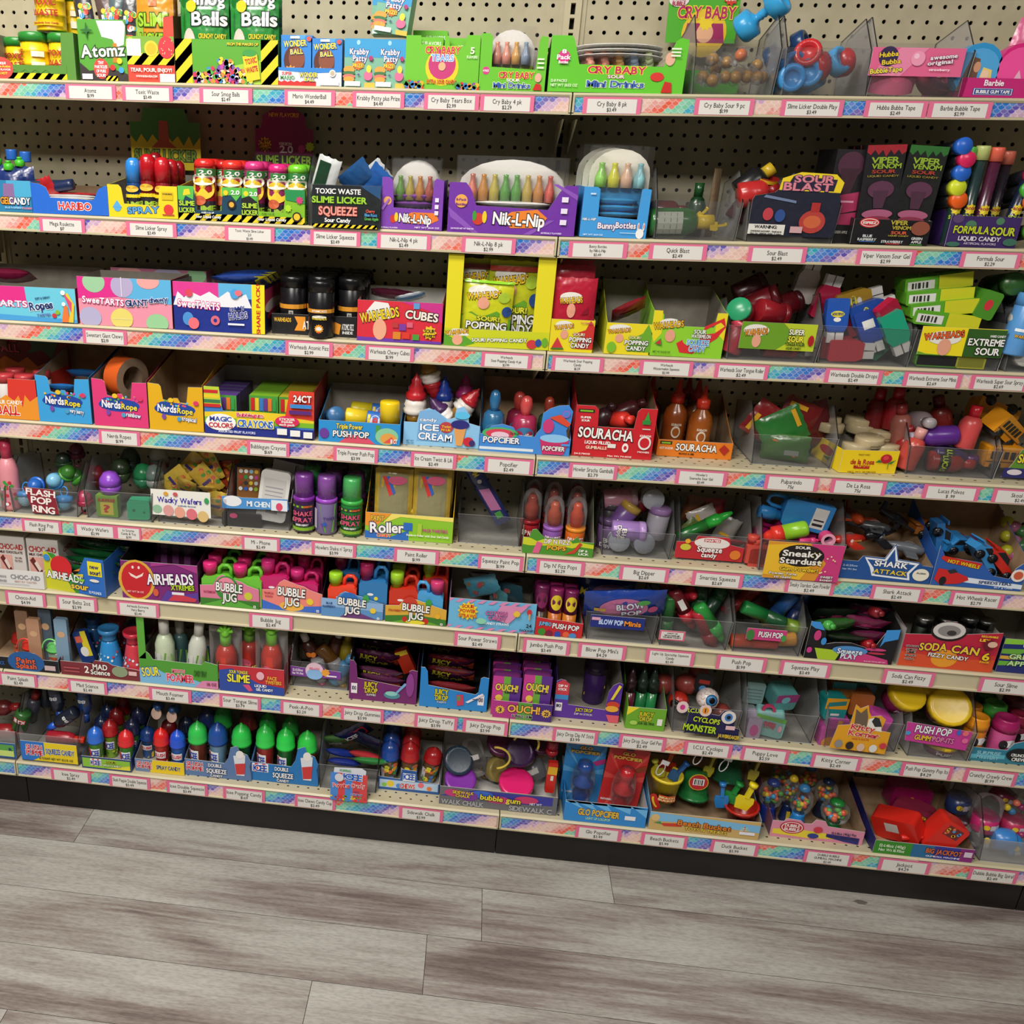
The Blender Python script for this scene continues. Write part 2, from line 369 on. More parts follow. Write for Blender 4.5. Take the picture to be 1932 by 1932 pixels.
def pegboard(x0, n, z0, rows, dz, label):
    """perforated panel: n holes per row, first hole at x0, rows downwards from z0"""
    P = .0254; r = .0038; g = G(); V = []; Fq = []
    oct_ = [(math.cos(PI / 4 * i + PI / 8), math.sin(PI / 4 * i + PI / 8)) for i in range(8)]
    sq = [(1, .414), (.414, 1), (-.414, 1), (-1, .414), (-1, -.414), (-.414, -1), (.414, -1), (1, -.414)]
    for j in range(rows):
        for i in range(n):
            cx = x0 + i * P; cz = z0 - j * P; b = len(V)
            V += [(cx + r * a, D, cz + r * c) for a, c in oct_] + [(cx + P / 2 * a, D, cz + P / 2 * c) for a, c in sq] + [(cx + r * a, D + .004, cz + r * c) for a, c in oct_]
            for k in range(8):
                q = (k + 1) % 8
                if k % 2 == 0: Fq.append((b + k, b + q, b + 8 + q, b + 8 + k))
                else: Fq.append((b + k, b + q, b + 8 + q, b + 8 + k))
                Fq.append((b + q, b + k, b + 16 + k, b + 16 + q))
            # corner fillers of the cell
            n0 = len(V); V += [(cx + P / 2, D, cz + P / 2), (cx - P / 2, D, cz + P / 2), (cx - P / 2, D, cz - P / 2), (cx + P / 2, D, cz - P / 2)]
            Fq += [(b + 8, n0, b + 9), (b + 10, n0 + 1, b + 11), (b + 12, n0 + 2, b + 13), (b + 14, n0 + 3, b + 15)]
    g.add(V, Fq, '@peg')
    xa, xb = x0 - P / 2, x0 + (n - .5) * P; zt, zb = z0 + P / 2, z0 - (rows - .5) * P
    for a, b_ in ((xa - .012, xa), (xb, xb + .012)): g.box(a, b_, D - .002, D + .006, zb, zt, '@peg')
    o = g.obj('pegboard_panel'); tag(o, label, 'pegboard', kind='structure')
    g = G(); g.box(xa, xb, D + .02, D + .024, zb, zt, '@dark'); g.obj('backing', o)
P = .0254; ZR = 1.88370
pegboard(-1.5 * P - 45 * P, 46, ZR + 6 * P, 76, 0, 'beige perforated pegboard behind the left bay of shelves')
pegboard(1.5 * P, 46, ZR + 6 * P + .006, 76, 0, 'beige perforated pegboard behind the right bay of shelves')
pegboard(-49.5 * P - 24 * P, 24 + 1, ZR + 6 * P, 76, 0, 'beige perforated pegboard of the bay beyond the left upright')
def upright(x, label):
    g = G(); z = ZR + 6 * P + .01; hw = .016
    g.box(x - hw, x - .0045, D - .006, D + .02, .1, z, '@steel'); g.box(x + .0045, x + hw, D - .006, D + .02, .1, z, '@steel')
    zz = z
    while zz > .12:
        g.box(x - .0045, x + .0045, D - .006, D + .02, zz - .006, zz, '@steel'); zz -= P
    g.box(x - .0045, x + .0045, D + .012, D + .02, .1, z, '@dark')
    tag(g.obj('slotted_upright'), label, 'shelf upright', kind='structure')
upright(0, 'beige slotted steel upright between the two shelf bays'); upright(-BW, 'beige slotted steel upright at the far left end of the left bay')
upright(BW, 'beige slotted steel upright beyond the right bay')
ORD = ['topmost', 'second', 'third', 'fourth', 'fifth', 'sixth', 'seventh', 'bottom']
def shelf(L, x0, x1, bay, decor=True):
    za, zb_ = (deck(L, x0 + 1e-6), deck(L, x1 - 1e-6)); ba, bb = railb(L, x0 + 1e-6), railb(L, x1 - 1e-6)
    if x0 < -BW - .01: za = zb_ = deck(L, -BW); ba = bb = railb(L, -BW)
    e = .0012; xa, xb = x0 + e, x1 - e
    r = root('gondola_shelf', ((x0 + x1) / 2, 0, (za + zb_) / 2)); ox, oz = r.location.x, r.location.z
    def fn(p, x, top):   # profile (y, dz) swept along x
        z = (za, zb_)[top]; return (x - ox, p[0], z + p[1] - oz)
    def sweep(prof, c, name, ref='t', xs=(xa, xb)):
        g = G(); vs = []
        for q, x in enumerate(xs):
            t = (x - x0) / (x1 - x0); zt = za + (zb_ - za) * t; zb2 = ba + (bb - ba) * t
            vs += [(x - ox, y, (zt if k == 't' else zb2) + d - oz) for y, k, d in prof]
        n = len(prof); g.add(vs, [(i, (i + 1) % n, n + (i + 1) % n, n + i) for i in range(n)] + [tuple(range(n))[::-1], tuple(range(n, 2 * n))], c)
        return g.obj(name, r)
    sweep([(.004, 't', -.0002), (.011, 't', 0), (D - .008, 't', 0), (D - .008, 't', -.003), (D - .008, 'b', .016), (.014, 'b', .006), (.010, 'b', .004), (.010, 't', -.008)], '@deck', 'deck')
    sweep([(.0, 't', -.004), (.004, 't', 0), (.012, 't', -.0005), (.012, 't', -.008), (.002, 't', -.0075)], '@steel', 'rail_lip')
    sweep([(.0, 'b', .0035), (.003, 'b', .0045), (.012, 'b', .0045), (.012, 'b', 0), (.0, 'b', 0)], '@steel', 'rail_lip')
    sweep([(.0045, 't', -.006), (.0115, 't', -.006), (.0115, 'b', .003), (.0045, 'b', .003)], '@steel', 'rail_channel')
    for q in ((xa, xa + .0035), (xb - .0035, xb)): sweep([(.0, 't', -.004), (.01, 't', -.002), (.01, 'b', .001), (.0, 'b', .002)], '@steel', 'rail_end', xs=q)
    if decor:
        o = sweep([(.0026, 't', -.0078), (.0034, 't', -.0078), (.0034, 'b', .0047), (.0026, 'b', .0047)], '@scales', 'patterned_strip', xs=(max(xa + .004, decor if decor is not True else -9), xb - .004))
    for x in (x0 + .012, x1 - .012):
        g = G(); g.prism([(.03, -.042), (D - .012, -.042), (D - .012, -.1), (D - .03, -.1), (.05, -.05)], lambda p, d: (x - ox + d, p[0], p[1] + (za if x < (x0 + x1) / 2 else zb_) - oz), .003, '@steel')
        if L < 8: g.obj('bracket', r)
    if L == 8:
        g = G(); g.box(xa - ox, xb - ox, .042, .06, .0 - oz, min(ba, bb) + .002 - oz, '@kick'); g.obj('kick_plate', r)
    tag(r, 'beige steel shelf, %s of the %s bay, with a price rail along its front' % (ORD[L - 1], bay), 'shelf', 'store shelves')
for L in range(1, 9):
    shelf(L, -BW, 0, 'left', L != 6); shelf(L, 0, BW, 'right', L != 6); shelf(L, -BW - .62, -BW, 'far left', L != 6)
# ------------------------------------------------------------------ builders for the goods
def fitpx(L, px, Y=None):
    xl, xr, yb, yt = px; xc = (xl + xr) / 2
    if Y is None:
        Y = .008
        if L >= 4:
            d = ray(xc, yb)
            for _ in range(3):
                z = deck(L, (CAM + d * ((Y - CAM.y) / d.y)).x); t = (z - CAM.z) / d.z; Y = max(.006, min(.09, (CAM + d * t).y))
    a, b, c = at(xl, yb, Y), at(xr, yb, Y), at(xc, yb, Y); t = at(xc, yt, Y)
    X = (a.x + b.x) / 2
    return X, Y, deck(L, X) + .0006, b.x - a.x, t.z - c.z
def room(L, x, z): return railb(L - 1, x) - z - .002 if L > 1 else 9
class Cur: pass
def short(s):
    for q in (' with ', ' of ', ',', ' at ', ' holding ', ' cut by ', ' in front ', ' behind '): s = s.split(q)[0] if len(s.split(q)[0].split()) > 1 else s
    TR.g = s
TR = Cur()
def setcur(L, X, Y, Z, w_, h): TR.L, TR.X, TR.Y, TR.Z, TR.w, TR.h, TR.g = L, X, Y, Z, w_, h, None
def carton(label, L, px, d, c, a='', Y=None, rz=0, name='candy_box', cat='candy box', grp=None, side=None, top=None, lift=0):
    X, Y, Z, w_, h = fitpx(L, px, Y); g = G()
    g.box(-w_ / 2, w_ / 2, 0, d, 0, h, 'K' + c)
    art(g, a, flat(-w_ / 2, 0, w_, h))
    if side:
        for s in (-1, 1): art(g, side, ((lambda u, v, k, s=s: (s * (w_ / 2 + .0002 * k), d * (u if s > 0 else 1 - u), v * h)), d / h))
    grp = grp or 'candy boxes on the %s shelf' % ORD[L - 1]
    o = g.obj(name); o.location = (X, Y, Z + lift); o.rotation_euler = (0, 0, math.radians(rz)); tag(o, label, cat, grp)
    setcur(L, X, Y, Z, w_, h); return o
def tray(label, L, px, c, a='', prof=None, d=.17, hb=None, inner='@greycard', Y=None, rz=0, side=None, sc=None, name='display_carton', cat='display box', hs=None, fr=None, header=None):
    """open display carton: cut-out front panel, two sloping sides, back panel, base"""
    X, Y, Z, w_, h = fitpx(L, px, Y); prof = prof or [(0, 1), (1, 1)]; d = min(d, D - Y - .012); hb = min((hb or 1.0) * h, room(L, X, Z))
    hl = min((hs or prof[0][1]) * h, room(L, X, Z)); sc = sc or c
    r = root(name, (X, Y, Z), (0, 0, math.radians(rz)))
    g = G(); P_ = [((u - .5) * w_, v * h) for u, v in prof]; P_ = [(-w_ / 2, 0)] + [(w_ / 2, 0)] + P_[::-1]
    g.prism(P_, lambda p, t: (p[0], t, p[1]), .0012, 'K' + c, inner, '@whitecard'); art(g, a, flat(-w_ / 2, 0, w_, h)); g.obj('front_panel', r)
    for s in (-1, 1):
        hf = (hl if s < 0 else min((hs or prof[-1][1]) * h, room(L, X, Z))); g = G(); x = s * (w_ / 2 - .0012)
        poly = [(.0013, 0), (d, 0), (d, hb), (.03, hf + (hb - hf) * .12), (.0013, hf)]
        g.prism(poly if s < 0 else poly[::-1], lambda p, t: (x + s * t, p[0], p[1]), .0012, inner, 'K' + sc, 'K' + sc)
        if side: art(g, side, ((lambda u, v, k, s=s: (s * (w_ / 2 + .0002 * k), d * (u if s > 0 else 1 - u), v * min(hf, hb))), d / h))
        g.obj('side_panel', r)
    g = G(); g.box(-w_ / 2 + .0013, w_ / 2 - .0013, d - .0012, d, 0, hb, inner); g.obj('back_panel', r)
    g = G(); g.box(-w_ / 2 + .0013, w_ / 2 - .0013, .0013, d - .0013, 0, .0012, inner); g.obj('base', r)
    if header:   # (x0, x1, y0, y1 px, colour, outline, art): printed header card standing at the back
        hx0, hx1, hy0, hy1, hc, hp, ha = header; a0 = at(hx0, hy1, Y + d - .004); a1 = at(hx1, hy0, Y + d - .004)
        g = G(); W, H = a1.x - a0.x, a1.z - a0.z
        g.prism([(u * W, v * H) for u, v in hp], lambda p, t: (a0.x - X + p[0], d - .004 + t, a0.z - Z + p[1]), .0012, 'K' + hc, inner)
        art(g, ha, flat(a0.x - X, a0.z - Z, W, H, d - .0042)); g.obj('header_card', r)
    tag(r, label, cat, cat + 'es on the %s shelf' % ORD[L - 1]); setcur(L, X, Y, Z, w_, h); short(label); return r
def bin_(label, L, px, card=None, d=.165, Y=None, pk=1.75, cc='eee', tint='888', flare=.06, nb='clear_candy_bin'):
    """clear acrylic bin: low front panel, sides rising to a peak and running level to the back"""
    X, Y, Z, w_, h = fitpx(L, px, Y); d = min(d, D - Y - .012); r = root(nb, (X, Y, Z)); hp = min(h * pk, room(L, X, Z)); t = .0022
    cm, ce = 'X' + tint, 'X333'
    wt = w_ / 2; wb = wt * (1 - flare)
    g = G(); g.prism([(-wb, 0), (wb, 0), (wt, h), (-wt, h)], lambda p, q: (p[0], q, p[1]), t, cm, cm, 'Ceee'); g.obj('front_panel', r)
    for s in (-1, 1):
        g = G(); poly = [(t, 0), (d, 0), (d, hp * .8), (d * .35, hp), (t, h)]
        g.prism(poly if s < 0 else poly[::-1], lambda p, q: (s * (wb + (wt - wb) * min(1, p[1] / h) - t + q), p[0], p[1]), t, cm, cm, 'C3a3a3a'); g.obj('side_panel', r)
    g = G(); g.box(-wt, wt, d - t, d, 0, hp * .8, cm); g.obj('back_panel', r)
    g = G(); g.box(-wb, wb, t, d - t, 0, t, cm); g.obj('base', r)
    tag(r, label, 'storage bin', 'clear bins on the %s shelf' % ORD[L - 1]); setcur(L, X, Y, Z, w_, h); short(label)
    if card:
        cx0, cx1, cy0, cy1, col, ca = card[:6]
        if at((cx0 + cx1) / 2, cy0, Y).z < Z: Y0_, Y = Y, -.001; r0 = Y - Y0_
        else: r0 = 0
        a0 = at(cx0, cy0, Y - .003); a1 = at(cx1, cy0, Y - .003); zt = at((cx0 + cx1) / 2, cy1, Y - .003).z - at((cx0 + cx1) / 2, cy0, Y - .003).z
        zb_ = at((cx0 + cx1) / 2, cy0, Y - .003).z - Z; W = a1.x - a0.x; g = G()
        prof = card[6] if len(card) > 6 else [(0, 0), (1, 0), (1, 1), (0, 1)]
        g.prism([((u) * W, v * zt) for u, v in prof], lambda p, q: (a0.x - X + p[0], r0 - .0035 + q, zb_ + p[1]), .001, 'K' + col, '@whitecard', '@whitecard')
        art(g, ca, flat(a0.x - X, zb_, W, zt, r0 - .0036)); g.obj('label_card', r)
    return r
LK = {
 'drum': [('body', 0, [(.92, 0), (.96, .02), (.92, .05), (.92, .3), (.97, .32), (.92, .34), (.92, .58), (.97, .6), (.92, .62), (.92, .84)]), ('lid', 1, [(1, .8), (1, .97), (.9, 1), (0, 1)])],
 'roller': [('body', 0, [(.85, 0), (.95, .02), (.95, .6), (.9, .62)]), ('cap', 1, [(1, .58), (1, .86), (.88, .94), (.5, .99), (0, 1)])],
 'sleeve': [('body', 0, [(.93, 0), (1, .02), (1, .85), (.95, .86)]), ('cap', 1, [(1, .85), (.98, .93), (.85, .98), (.5, 1), (0, 1)])],
 'jar': [('body', 0, [(.93, 0), (1, .03), (1, .8), (.93, .82)]), ('lid', 1, [(1.02, .8), (1.02, .96), (.95, 1), (0, 1)])],
 'spray': [('body', 0, [(.88, 0), (1, .03), (1, .56), (.97, .58)]), ('collar', 1, [(1.02, .55), (1.02, .6), (.93, .62)]), ('cap', 2, [(.9, .61), (.86, .95), (.8, 1), (0, 1)])],
 'cone': [('cone', 0, [(.42, 0), (.46, .02), (.56, .28), (.72, .29), (.76, .4)]), ('cream', 1, [(.78, .39), (1, .42), (1, .47), (.86, .5), (.94, .54), (.8, .6), (.7, .61)]), ('topping', 2, [(.74, .6), (.86, .64), (.8, .7), (.62, .74), (.66, .78), (.4, .84), (.42, .88), (.16, .94), (0, 1)])],
 'sauce': [('body', 0, [(.9, 0), (1, .03), (1, .48), (.85, .58), (.45, .66), (.42, .7)]), ('cap', 1, [(.55, .68), (.55, .8), (.3, .82), (.12, 1), (0, 1)])],
 'fizz': [('candy', 2, [(.55, .45), (.72, .58), (.7, .7), (.45, .78), (.5, .84), (.3, .9), (0, .9)]), ('body', 0, [(1, 0), (1, .4), (.97, .42)]), ('collar', 1, [(1.02, .4), (1.02, .46), (.95, .47)]), ('dome', 3, [(.97, .46), (.97, .76), (.8, .92), (.4, .99), (0, 1)])],
 'icee': [('cup', 0, [(.7, 0), (.72, .02), (.88, .6), (.92, .61)]), ('lid', 1, [(1, .6), (1, .645), (.95, .66), (.97, .75), (.82, .86), (.5, .93), (.16, .97), (.08, 1), (0, 1)])],
 'flask': [('body', 0, [(.95, 0), (1, .03), (.97, .14), (.62, .66), (.52, .76)]), ('cap', 1, [(.6, .74), (.54, .78), (.56, .86), (.78, .92), (.8, 1), (.66, 1), (.6, .97), (0, .97)])],
 'tube': [('body', 0, [(.97, 0), (1, .02), (1, .48)]), ('cap', 1, [(1.02, .47), (1.02, .96), (.94, 1), (0, 1)])],
 'disc': [('body', 0, [(.95, 0), (1, .12), (1, .88), (.95, 1), (0, 1)])],
 'tub': [('body', 0, [(.8, 0), (.83, .02), (.95, .7)]), ('lid', 1, [(1.0, .66), (1.03, .68), (1.03, .94), (.96, 1), (.8, .985), (0, .985)])],
 'pac': [('body', 0, [(.66, 0), (.9, .08), (1, .38), (.88, .58), (.6, .64)]), ('teat', 1, [(.3, .62), (.42, .72), (.5, .84), (.4, .95), (.2, .99), (0, 1)])],
 'bucket': [('body', 0, [(.72, 0), (.93, .9), (1.05, .9), (1.05, 1), (.93, 1), (.7, .06), (0, .06)])],
 'egg': [('lower_shell', 0, [(0, 0), (.55, .05), (.92, .25), (1, .47)]), ('upper_shell', 1, [(1.02, .46), (.93, .7), (.55, .94), (0, 1)])],
 'ball': [('body', 0, [(0, 0), (.5, .067), (.87, .25), (1, .5), (.87, .75), (.5, .933), (0, 1)])],
 'pen': [('body', 0, [(.7, 0), (.9, .02), (1, .08), (1, .55)]), ('cap', 1, [(1.06, .54), (1.06, .76), (.75, .78), (.62, .88), (.25, 1), (0, 1)])],
 'vial': [('body', 0, [(.9, 0), (1, .03), (1, .88)]), ('cap', 1, [(1.22, .86), (1.22, .98), (1.1, 1), (0, 1)])],
 'bottle': [('body', 0, [(.92, 0), (1, .04), (1, .58), (.75, .7), (.42, .76)]), ('cap', 1, [(.52, .75), (.52, 1), (0, 1)])],
 'wheelroll': [('roller', 0, [(.9, 0), (1, .05), (1, .3), (.6, .34), (.3, .4), (.28, .44), (.34, .48), (.28, .52), (.34, .56), (.28, .6), (.6, .66), (1, .7), (1, .95), (.9, 1), (.6, 1), (.55, .9), (0, .9)])],
 'canjar': [('body', 0, [(.86, 0), (.9, .03), (.95, .68), (.9, .72)]), ('lid', 1, [(1, .7), (1, .86), (.93, .88), (.93, .97), (.86, 1), (.7, 1), (.66, .95), (0, .95)])],
 'domecup': [('cup', 0, [(.78, 0), (.8, .02), (.95, .55)]), ('dome', 1, [(1.03, .54), (1.03, .6), (.9, .66), (.95, .74), (.75, .88), (.2, .98), (0, 1)])],
}
def cc(c): return c if c[0] in '@' or len(c) in (4, 7) else 'P' + c
def make(kind, name, W, H, cols, a='', asp=None):
    cols = cols.split(); R = W / 2
    if kind in LK:
        r = root(name)
        for pn, ci, prof in LK[kind]:
            g = G(); c = cc(cols[min(ci, len(cols) - 1)]) if not (pn == 'dome' and kind == 'fizz') else 'Xccc'
            wob = (lambda q, t: 1 + .05 * math.sin(6 * q + 9 * t)) if pn in ('cream', 'topping') else None
            g.lathe([(p[0] * R, p[1] * H) for p in prof], c, 18, wob=wob)
            if a and pn in ('body', 'cup', 'cone', 'lower_shell'):
                z0, z1 = {'drum': (.06, .8), 'sleeve': (.02, .84), 'fizz': (.03, .39), 'sauce': (.05, .48), 'canjar': (.05, .66), 'tub': (.04, .62), 'pac': (.1, .5), 'icee': (.04, .58), 'domecup': (.04, .52), 'flask': (.05, .4), 'egg': (.1, .4), 'tube': (.03, .46), 'disc': (.15, .85)}.get(kind, (.05, .54))
                ra = {'icee': (.74, .89), 'tub': (.84, .94), 'domecup': (.81, .94), 'canjar': (.91, .95), 'flask': (1, .82), 'egg': (.9, 1.0), 'pac': (.93, 1.0)}.get(kind, (1, 1))
                art(g, a, cyl(R * ra[0], z0 * H, (z1 - z0) * H, 2.7, R * ra[1]))
            g.obj(pn, r)
        return r
    g = G()
    if kind == 'pouch':
        T = asp or .018; n, m = 10, 12; fr, ga = puff(W, H, T)
        for s in (1, -1):
            vs = []
            for j in range(m + 1):
                for i in range(n + 1):
                    x, y, z = fr(i / n, j / m, 0); vs.append((x, (y + .0005) * s, z + .0012 * math.sin(i * 2.1 + j)))
            g.add(vs, [(j * (n + 1) + i, j * (n + 1) + i + 1, (j + 1) * (n + 1) + i + 1, (j + 1) * (n + 1) + i)[::s] for j in range(m) for i in range(n)], cc(cols[0]), True)
        art(g, a, (fr, ga), 'F', 3); return g.obj(name)
    if kind == 'box':
        T = asp or .02; g.box(-W / 2, W / 2, -T / 2, T / 2, 0, H, cc(cols[0])); art(g, a, flat(-W / 2, 0, W, H, -T / 2))
        return g.obj(name)
    if kind == 'tin':
        T = asp or .02; rr = min(W, H) * (.49 if 'round' in name or 'oval' in name else .16); pts = []
        for cx_, cz_, a0 in ((W / 2 - rr, rr, -90), (W / 2 - rr, H - rr, 0), (-W / 2 + rr, H - rr, 90), (-W / 2 + rr, rr, 180)):
            for i in range(5): q = math.radians(a0 + i * 22.5); pts.append((cx_ + rr * math.cos(q), cz_ + rr * math.sin(q)))
        g.prism(pts, lambda p, t: (p[0], -T / 2 + t, p[1]), T, cc(cols[0]), cc(cols[min(1, len(cols) - 1)]), cc(cols[min(1, len(cols) - 1)]))
        art(g, a, flat(-W / 2, 0, W, H, -T / 2)); return g.obj(name)
    r = root(name)
    if kind == 'jug':
        T = W * .5; B = H * .7
        pts = [(-.5, 0), (.5, 0), (.5, .93), (.42, 1), (-.08, 1), (-.4, .97), (-.5, .9)]
        g.prism([(x * W, z * B) for x, z in pts], lambda p, t: (p[0], -T / 2 + t, p[1]), T, cc(cols[0])); art(g, a, flat(-W * .46, .03 * B, W * .92, B * .72, -T / 2)); g.obj('body', r)
        g = G(); g.tube([(.02 * W, 0, B * .99), (.06 * W, 0, H * .86), (.16 * W, 0, H * .93), (.34 * W, 0, H * .93), (.44 * W, 0, H * .86), (.44 * W, 0, B * .93)], .07 * W, cc(cols[0])); g.obj('handle', r)
        g = G(); g.lathe([(.19 * W, B * .97), (.19 * W, H * .78), (.24 * W, H * .78), (.24 * W, H * .98), (.21 * W, H), (0, H)], cc(cols[1]), 14, -.26 * W); g.obj('cap', r)
    elif kind == 'twincap':   # flat twin-drop bottle: rounded body, two small caps
        T = W * .45; g.prism([(-.5 * W, .04 * H), (-.42 * W, 0), (.42 * W, 0), (.5 * W, .04 * H), (.5 * W, .62 * H), (.36 * W, .76 * H), (-.36 * W, .76 * H), (-.5 * W, .62 * H)], lambda p, t: (p[0], -T / 2 + t, p[1]), T, cc(cols[0])); art(g, a, flat(-W * .42, .08 * H, W * .84, .5 * H, -T / 2)); g.obj('body', r)
        for s in (-1, 1): g = G(); g.box(s * .2 * W - .17 * W, s * .2 * W + .17 * W, -T * .42, T * .42, .74 * H, H, cc(cols[1])); g.obj('cap', r)
    elif kind == 'gum':
        g.lathe([(.75 * R, 0), (.8 * R, .03 * H), (.55 * R, .3 * H), (.6 * R, .36 * H), (0, .36 * H)], cc(cols[0]), 16); g.box(-.2 * R, .2 * R, -.75 * R, -.4 * R, .06 * H, .24 * H, cc(cols[1])); g.obj('stand', r)
        g = G(); rd = random.Random(int(H * 1e5))
        for i in range(24):
            v = Vector((rd.uniform(-1, 1), rd.uniform(-1, 1), rd.uniform(-1, .35)));  v = v.normalized() * (.35 + .4 * rd.random()) if v.length > .01 else v
            g.ball((v.x * R, v.y * R, .64 * H + v.z * .3 * H), R * .23, ('Pe8c22e', 'Pe86f4a', 'P3c9ad0', 'P5fb04a', 'Pe2562f')[i % 5], 8)
        tag(g.obj('gumballs', r), None, None, kind='stuff')
        g = G(); g.lathe([(.5 * R, .36 * H), (.85 * R, .44 * H), (R, .62 * H), (.9 * R, .78 * H), (.5 * R, .9 * H)], 'Xccc', 18); g.obj('globe', r)
        g = G(); g.lathe([(.52 * R, .88 * H), (.5 * R, .93 * H), (.3 * R, .98 * H), (0, H)], cc(cols[1]), 16); g.obj('lid', r)
    elif kind == 'car':       # length W along x, height H
        T = W * .42
        g.prism([(-.5, .18), (.5, .18), (.5, .42), (.42, .55), (.12, .62), (-.02, .95), (-.26, .98), (-.38, .62), (-.5, .6)], lambda p, t: (p[0] * W, -T / 2 + t, p[1] * H), T, cc(cols[0])); g.obj('body', r)
        g = G(); g.prism([(.1, .62), (-.02, .9), (-.24, .93), (-.34, .63)], lambda p, t: (p[0] * W, -T / 2 - .0008 + t, p[1] * H), T + .0016, 'P181a20'); g.obj('window', r)
        g = G(); g.box(-.56 * W, -.46 * W, -T * .55, T * .55, .72 * H, .8 * H, cc(cols[0])); g.obj('spoiler', r)
        for sx in (-.3, .32):
            for sy in (-1, 1):
                g = G(); q = G(); q.lathe([(.06 * H, 0), (.26 * H, 0), (.26 * H, T * .2), (.06 * H, T * .2)], 'P15151a', 14)
                q.lathe([(.0, -.0008), (.13 * H, -.0008), (.13 * H, 0)], 'Mccc', 10)
                g.add([(sx * W + x, sy * T * .5 + (z - T * .1) * -sy * -1 if sy > 0 else -T * .5 + z - T * .1, .24 * H + y) for x, y, z in q.v], q.f, 'P15151a', True); g.obj('wheel', r)
    elif kind == 'plane':
        q = G(); q.lathe([(0, 0), (.1 * W, .06 * W), (.14 * W, .25 * W), (.13 * W, .55 * W), (.04 * W, W), (0, W)], cc(cols[0]), 14)
        g.add([(z - W / 2, x, y + .2 * W) for x, y, z in q.v], q.f, cc(cols[0]), True); art(g, a, flat(-.3 * W, .13 * W, .55 * W, .16 * W, -.145 * W)); g.obj('fuselage', r)
        g = G(); g.prism([(-.3, -.5), (-.05, -.5), (0, 0), (-.05, .5), (-.3, .5), (-.28, 0)], lambda p, t: (p[0] * W, p[1] * W, .13 * W + t), .004, cc(cols[0])); g.obj('wing', r)
        g = G(); g.prism([(.36, .22), (.5, .22), (.54, .42), (.46, .42)], lambda p, t: (p[0] * W, -.002 + t, p[1] * W), .004, cc(cols[0])); g.obj('tail_fin', r)
        g = G(); g.ball((-.12 * W, 0, .31 * W), .09 * W, 'Xccc', 12, .8, 1.5); g.obj('canopy', r)
        for s in (-1, 1): g = G(); q = G(); q.lathe([(.0, 0), (.07 * W, 0), (.07 * W, .03 * W), (0, .03 * W)], 'P15151a', 12); g.add([(-.2 * W + x, s * .12 * W + z, .07 * W + y) for x, y, z in q.v], q.f, 'P15151a', True); g.obj('wheel', r)
    elif kind == 'bus':
        T = W * .45; g.prism([(-.5, .16), (.5, .16), (.5, .5), (.34, .56), (.3, .95), (-.46, 1), (-.5, .95)], lambda p, t: (p[0] * W, -T / 2 + t, p[1] * H), T, cc(cols[0]))
        art(g, 'r|222|.08|.5|.1|.3;r|222|.22|.5|.1|.3;r|222|.36|.5|.1|.3;r|222|.5|.5|.1|.3;r|222|.64|.5|.1|.3;r|333|0|.38|1|.03', flat(-.5 * W, 0, W, H, -T / 2), 'P'); g.obj('body', r)
        for sx in (-.28, .28): g = G(); q = G(); q.lathe([(0, -.0006), (.11 * H, -.0006), (.11 * H, 0), (.22 * H, 0), (.22 * H, T * 1.02), (0, T * 1.02)], 'P222', 14); g.add([(sx * W + x, -T * .51 + z, .2 * H + y) for x, y, z in q.v], q.f, 'P222', True); g.obj('wheel', r)
    elif kind == 'ring':      # ring toy with a big gem capsule
        g.lathe([(.3 * R, .35 * H), (.9 * R, .4 * H), (R, .55 * H), (.95 * R, .6 * H)], cc(cols[0]), 16); g.obj('setting', r)
        g = G(); g.ball((0, 0, .68 * H), R * .85, cc(cols[1]), 16, .38 * H / R); g.obj('capsule', r)
        g = G(); g.tube([(.42 * R * math.cos(q), 0, .2 * H + .2 * H * math.sin(q)) for q in [i * PI / 8 for i in range(17)]], .08 * R, cc(cols[0])); g.obj('band', r)
    elif kind == 'taperoll':  # wrapped roll standing on its edge
        n = 28; T = asp or .05; Ro, Ri = H / 2, H * .3
        for (ra, rb, ya, yb_) in ((Ro, Ro, -T / 2, T / 2), (Ri, Ri, T / 2, -T / 2), (Ri, Ro, -T / 2, -T / 2), (Ro, Ri, T / 2, T / 2)):
            vs = [(rr * math.cos(2 * PI * i / n), yy, Ro + rr * math.sin(2 * PI * i / n)) for rr, yy in ((ra, ya), (rb, yb_)) for i in range(n)]
            g.add(vs, [(i, (i + 1) % n, n + (i + 1) % n, n + i) for i in range(n)], cc(cols[0]) if ra == rb == Ro else cc(cols[1]), ra == rb)
        g.obj('roll', r)
    elif kind == 'shovel':
        g.prism([(-.3 * W, 0), (.3 * W, 0), (.42 * W, .3 * H), (.36 * W, .46 * H), (-.36 * W, .46 * H), (-.42 * W, .3 * H)], lambda p, t: (p[0], t - .002, p[1]), .004, cc(cols[0])); g.obj('scoop', r)
        g = G(); g.box(-.1 * W, .1 * W, -.004, .004, .44 * H, .9 * H, cc(cols[0])); g.lathe([(.0, .88 * H), (.2 * W, .88 * H), (.2 * W, H), (0, H)], cc(cols[0]), 12); g.obj('handle', r)
    elif kind == 'bignose':   # blister card with a pacifier pop
        g.box(-W / 2, W / 2, 0, .001, 0, H, cc(cols[0])); art(g, a, flat(-W / 2, 0, W, H)); g.obj('backing_card', r)
        g = G(); g.lathe([(.1 * W, .1 * H), (.2 * W, .14 * H), (.22 * W, .26 * H), (.15 * W, .36 * H), (.26 * W, .4 * H), (.26 * W, .44 * H), (.12 * W, .5 * H), (.12 * W, .6 * H), (.2 * W, .66 * H), (.17 * W, .76 * H), (0, .78 * H)], cc(cols[1]), 16, 0, -.02); g.obj('pacifier', r)
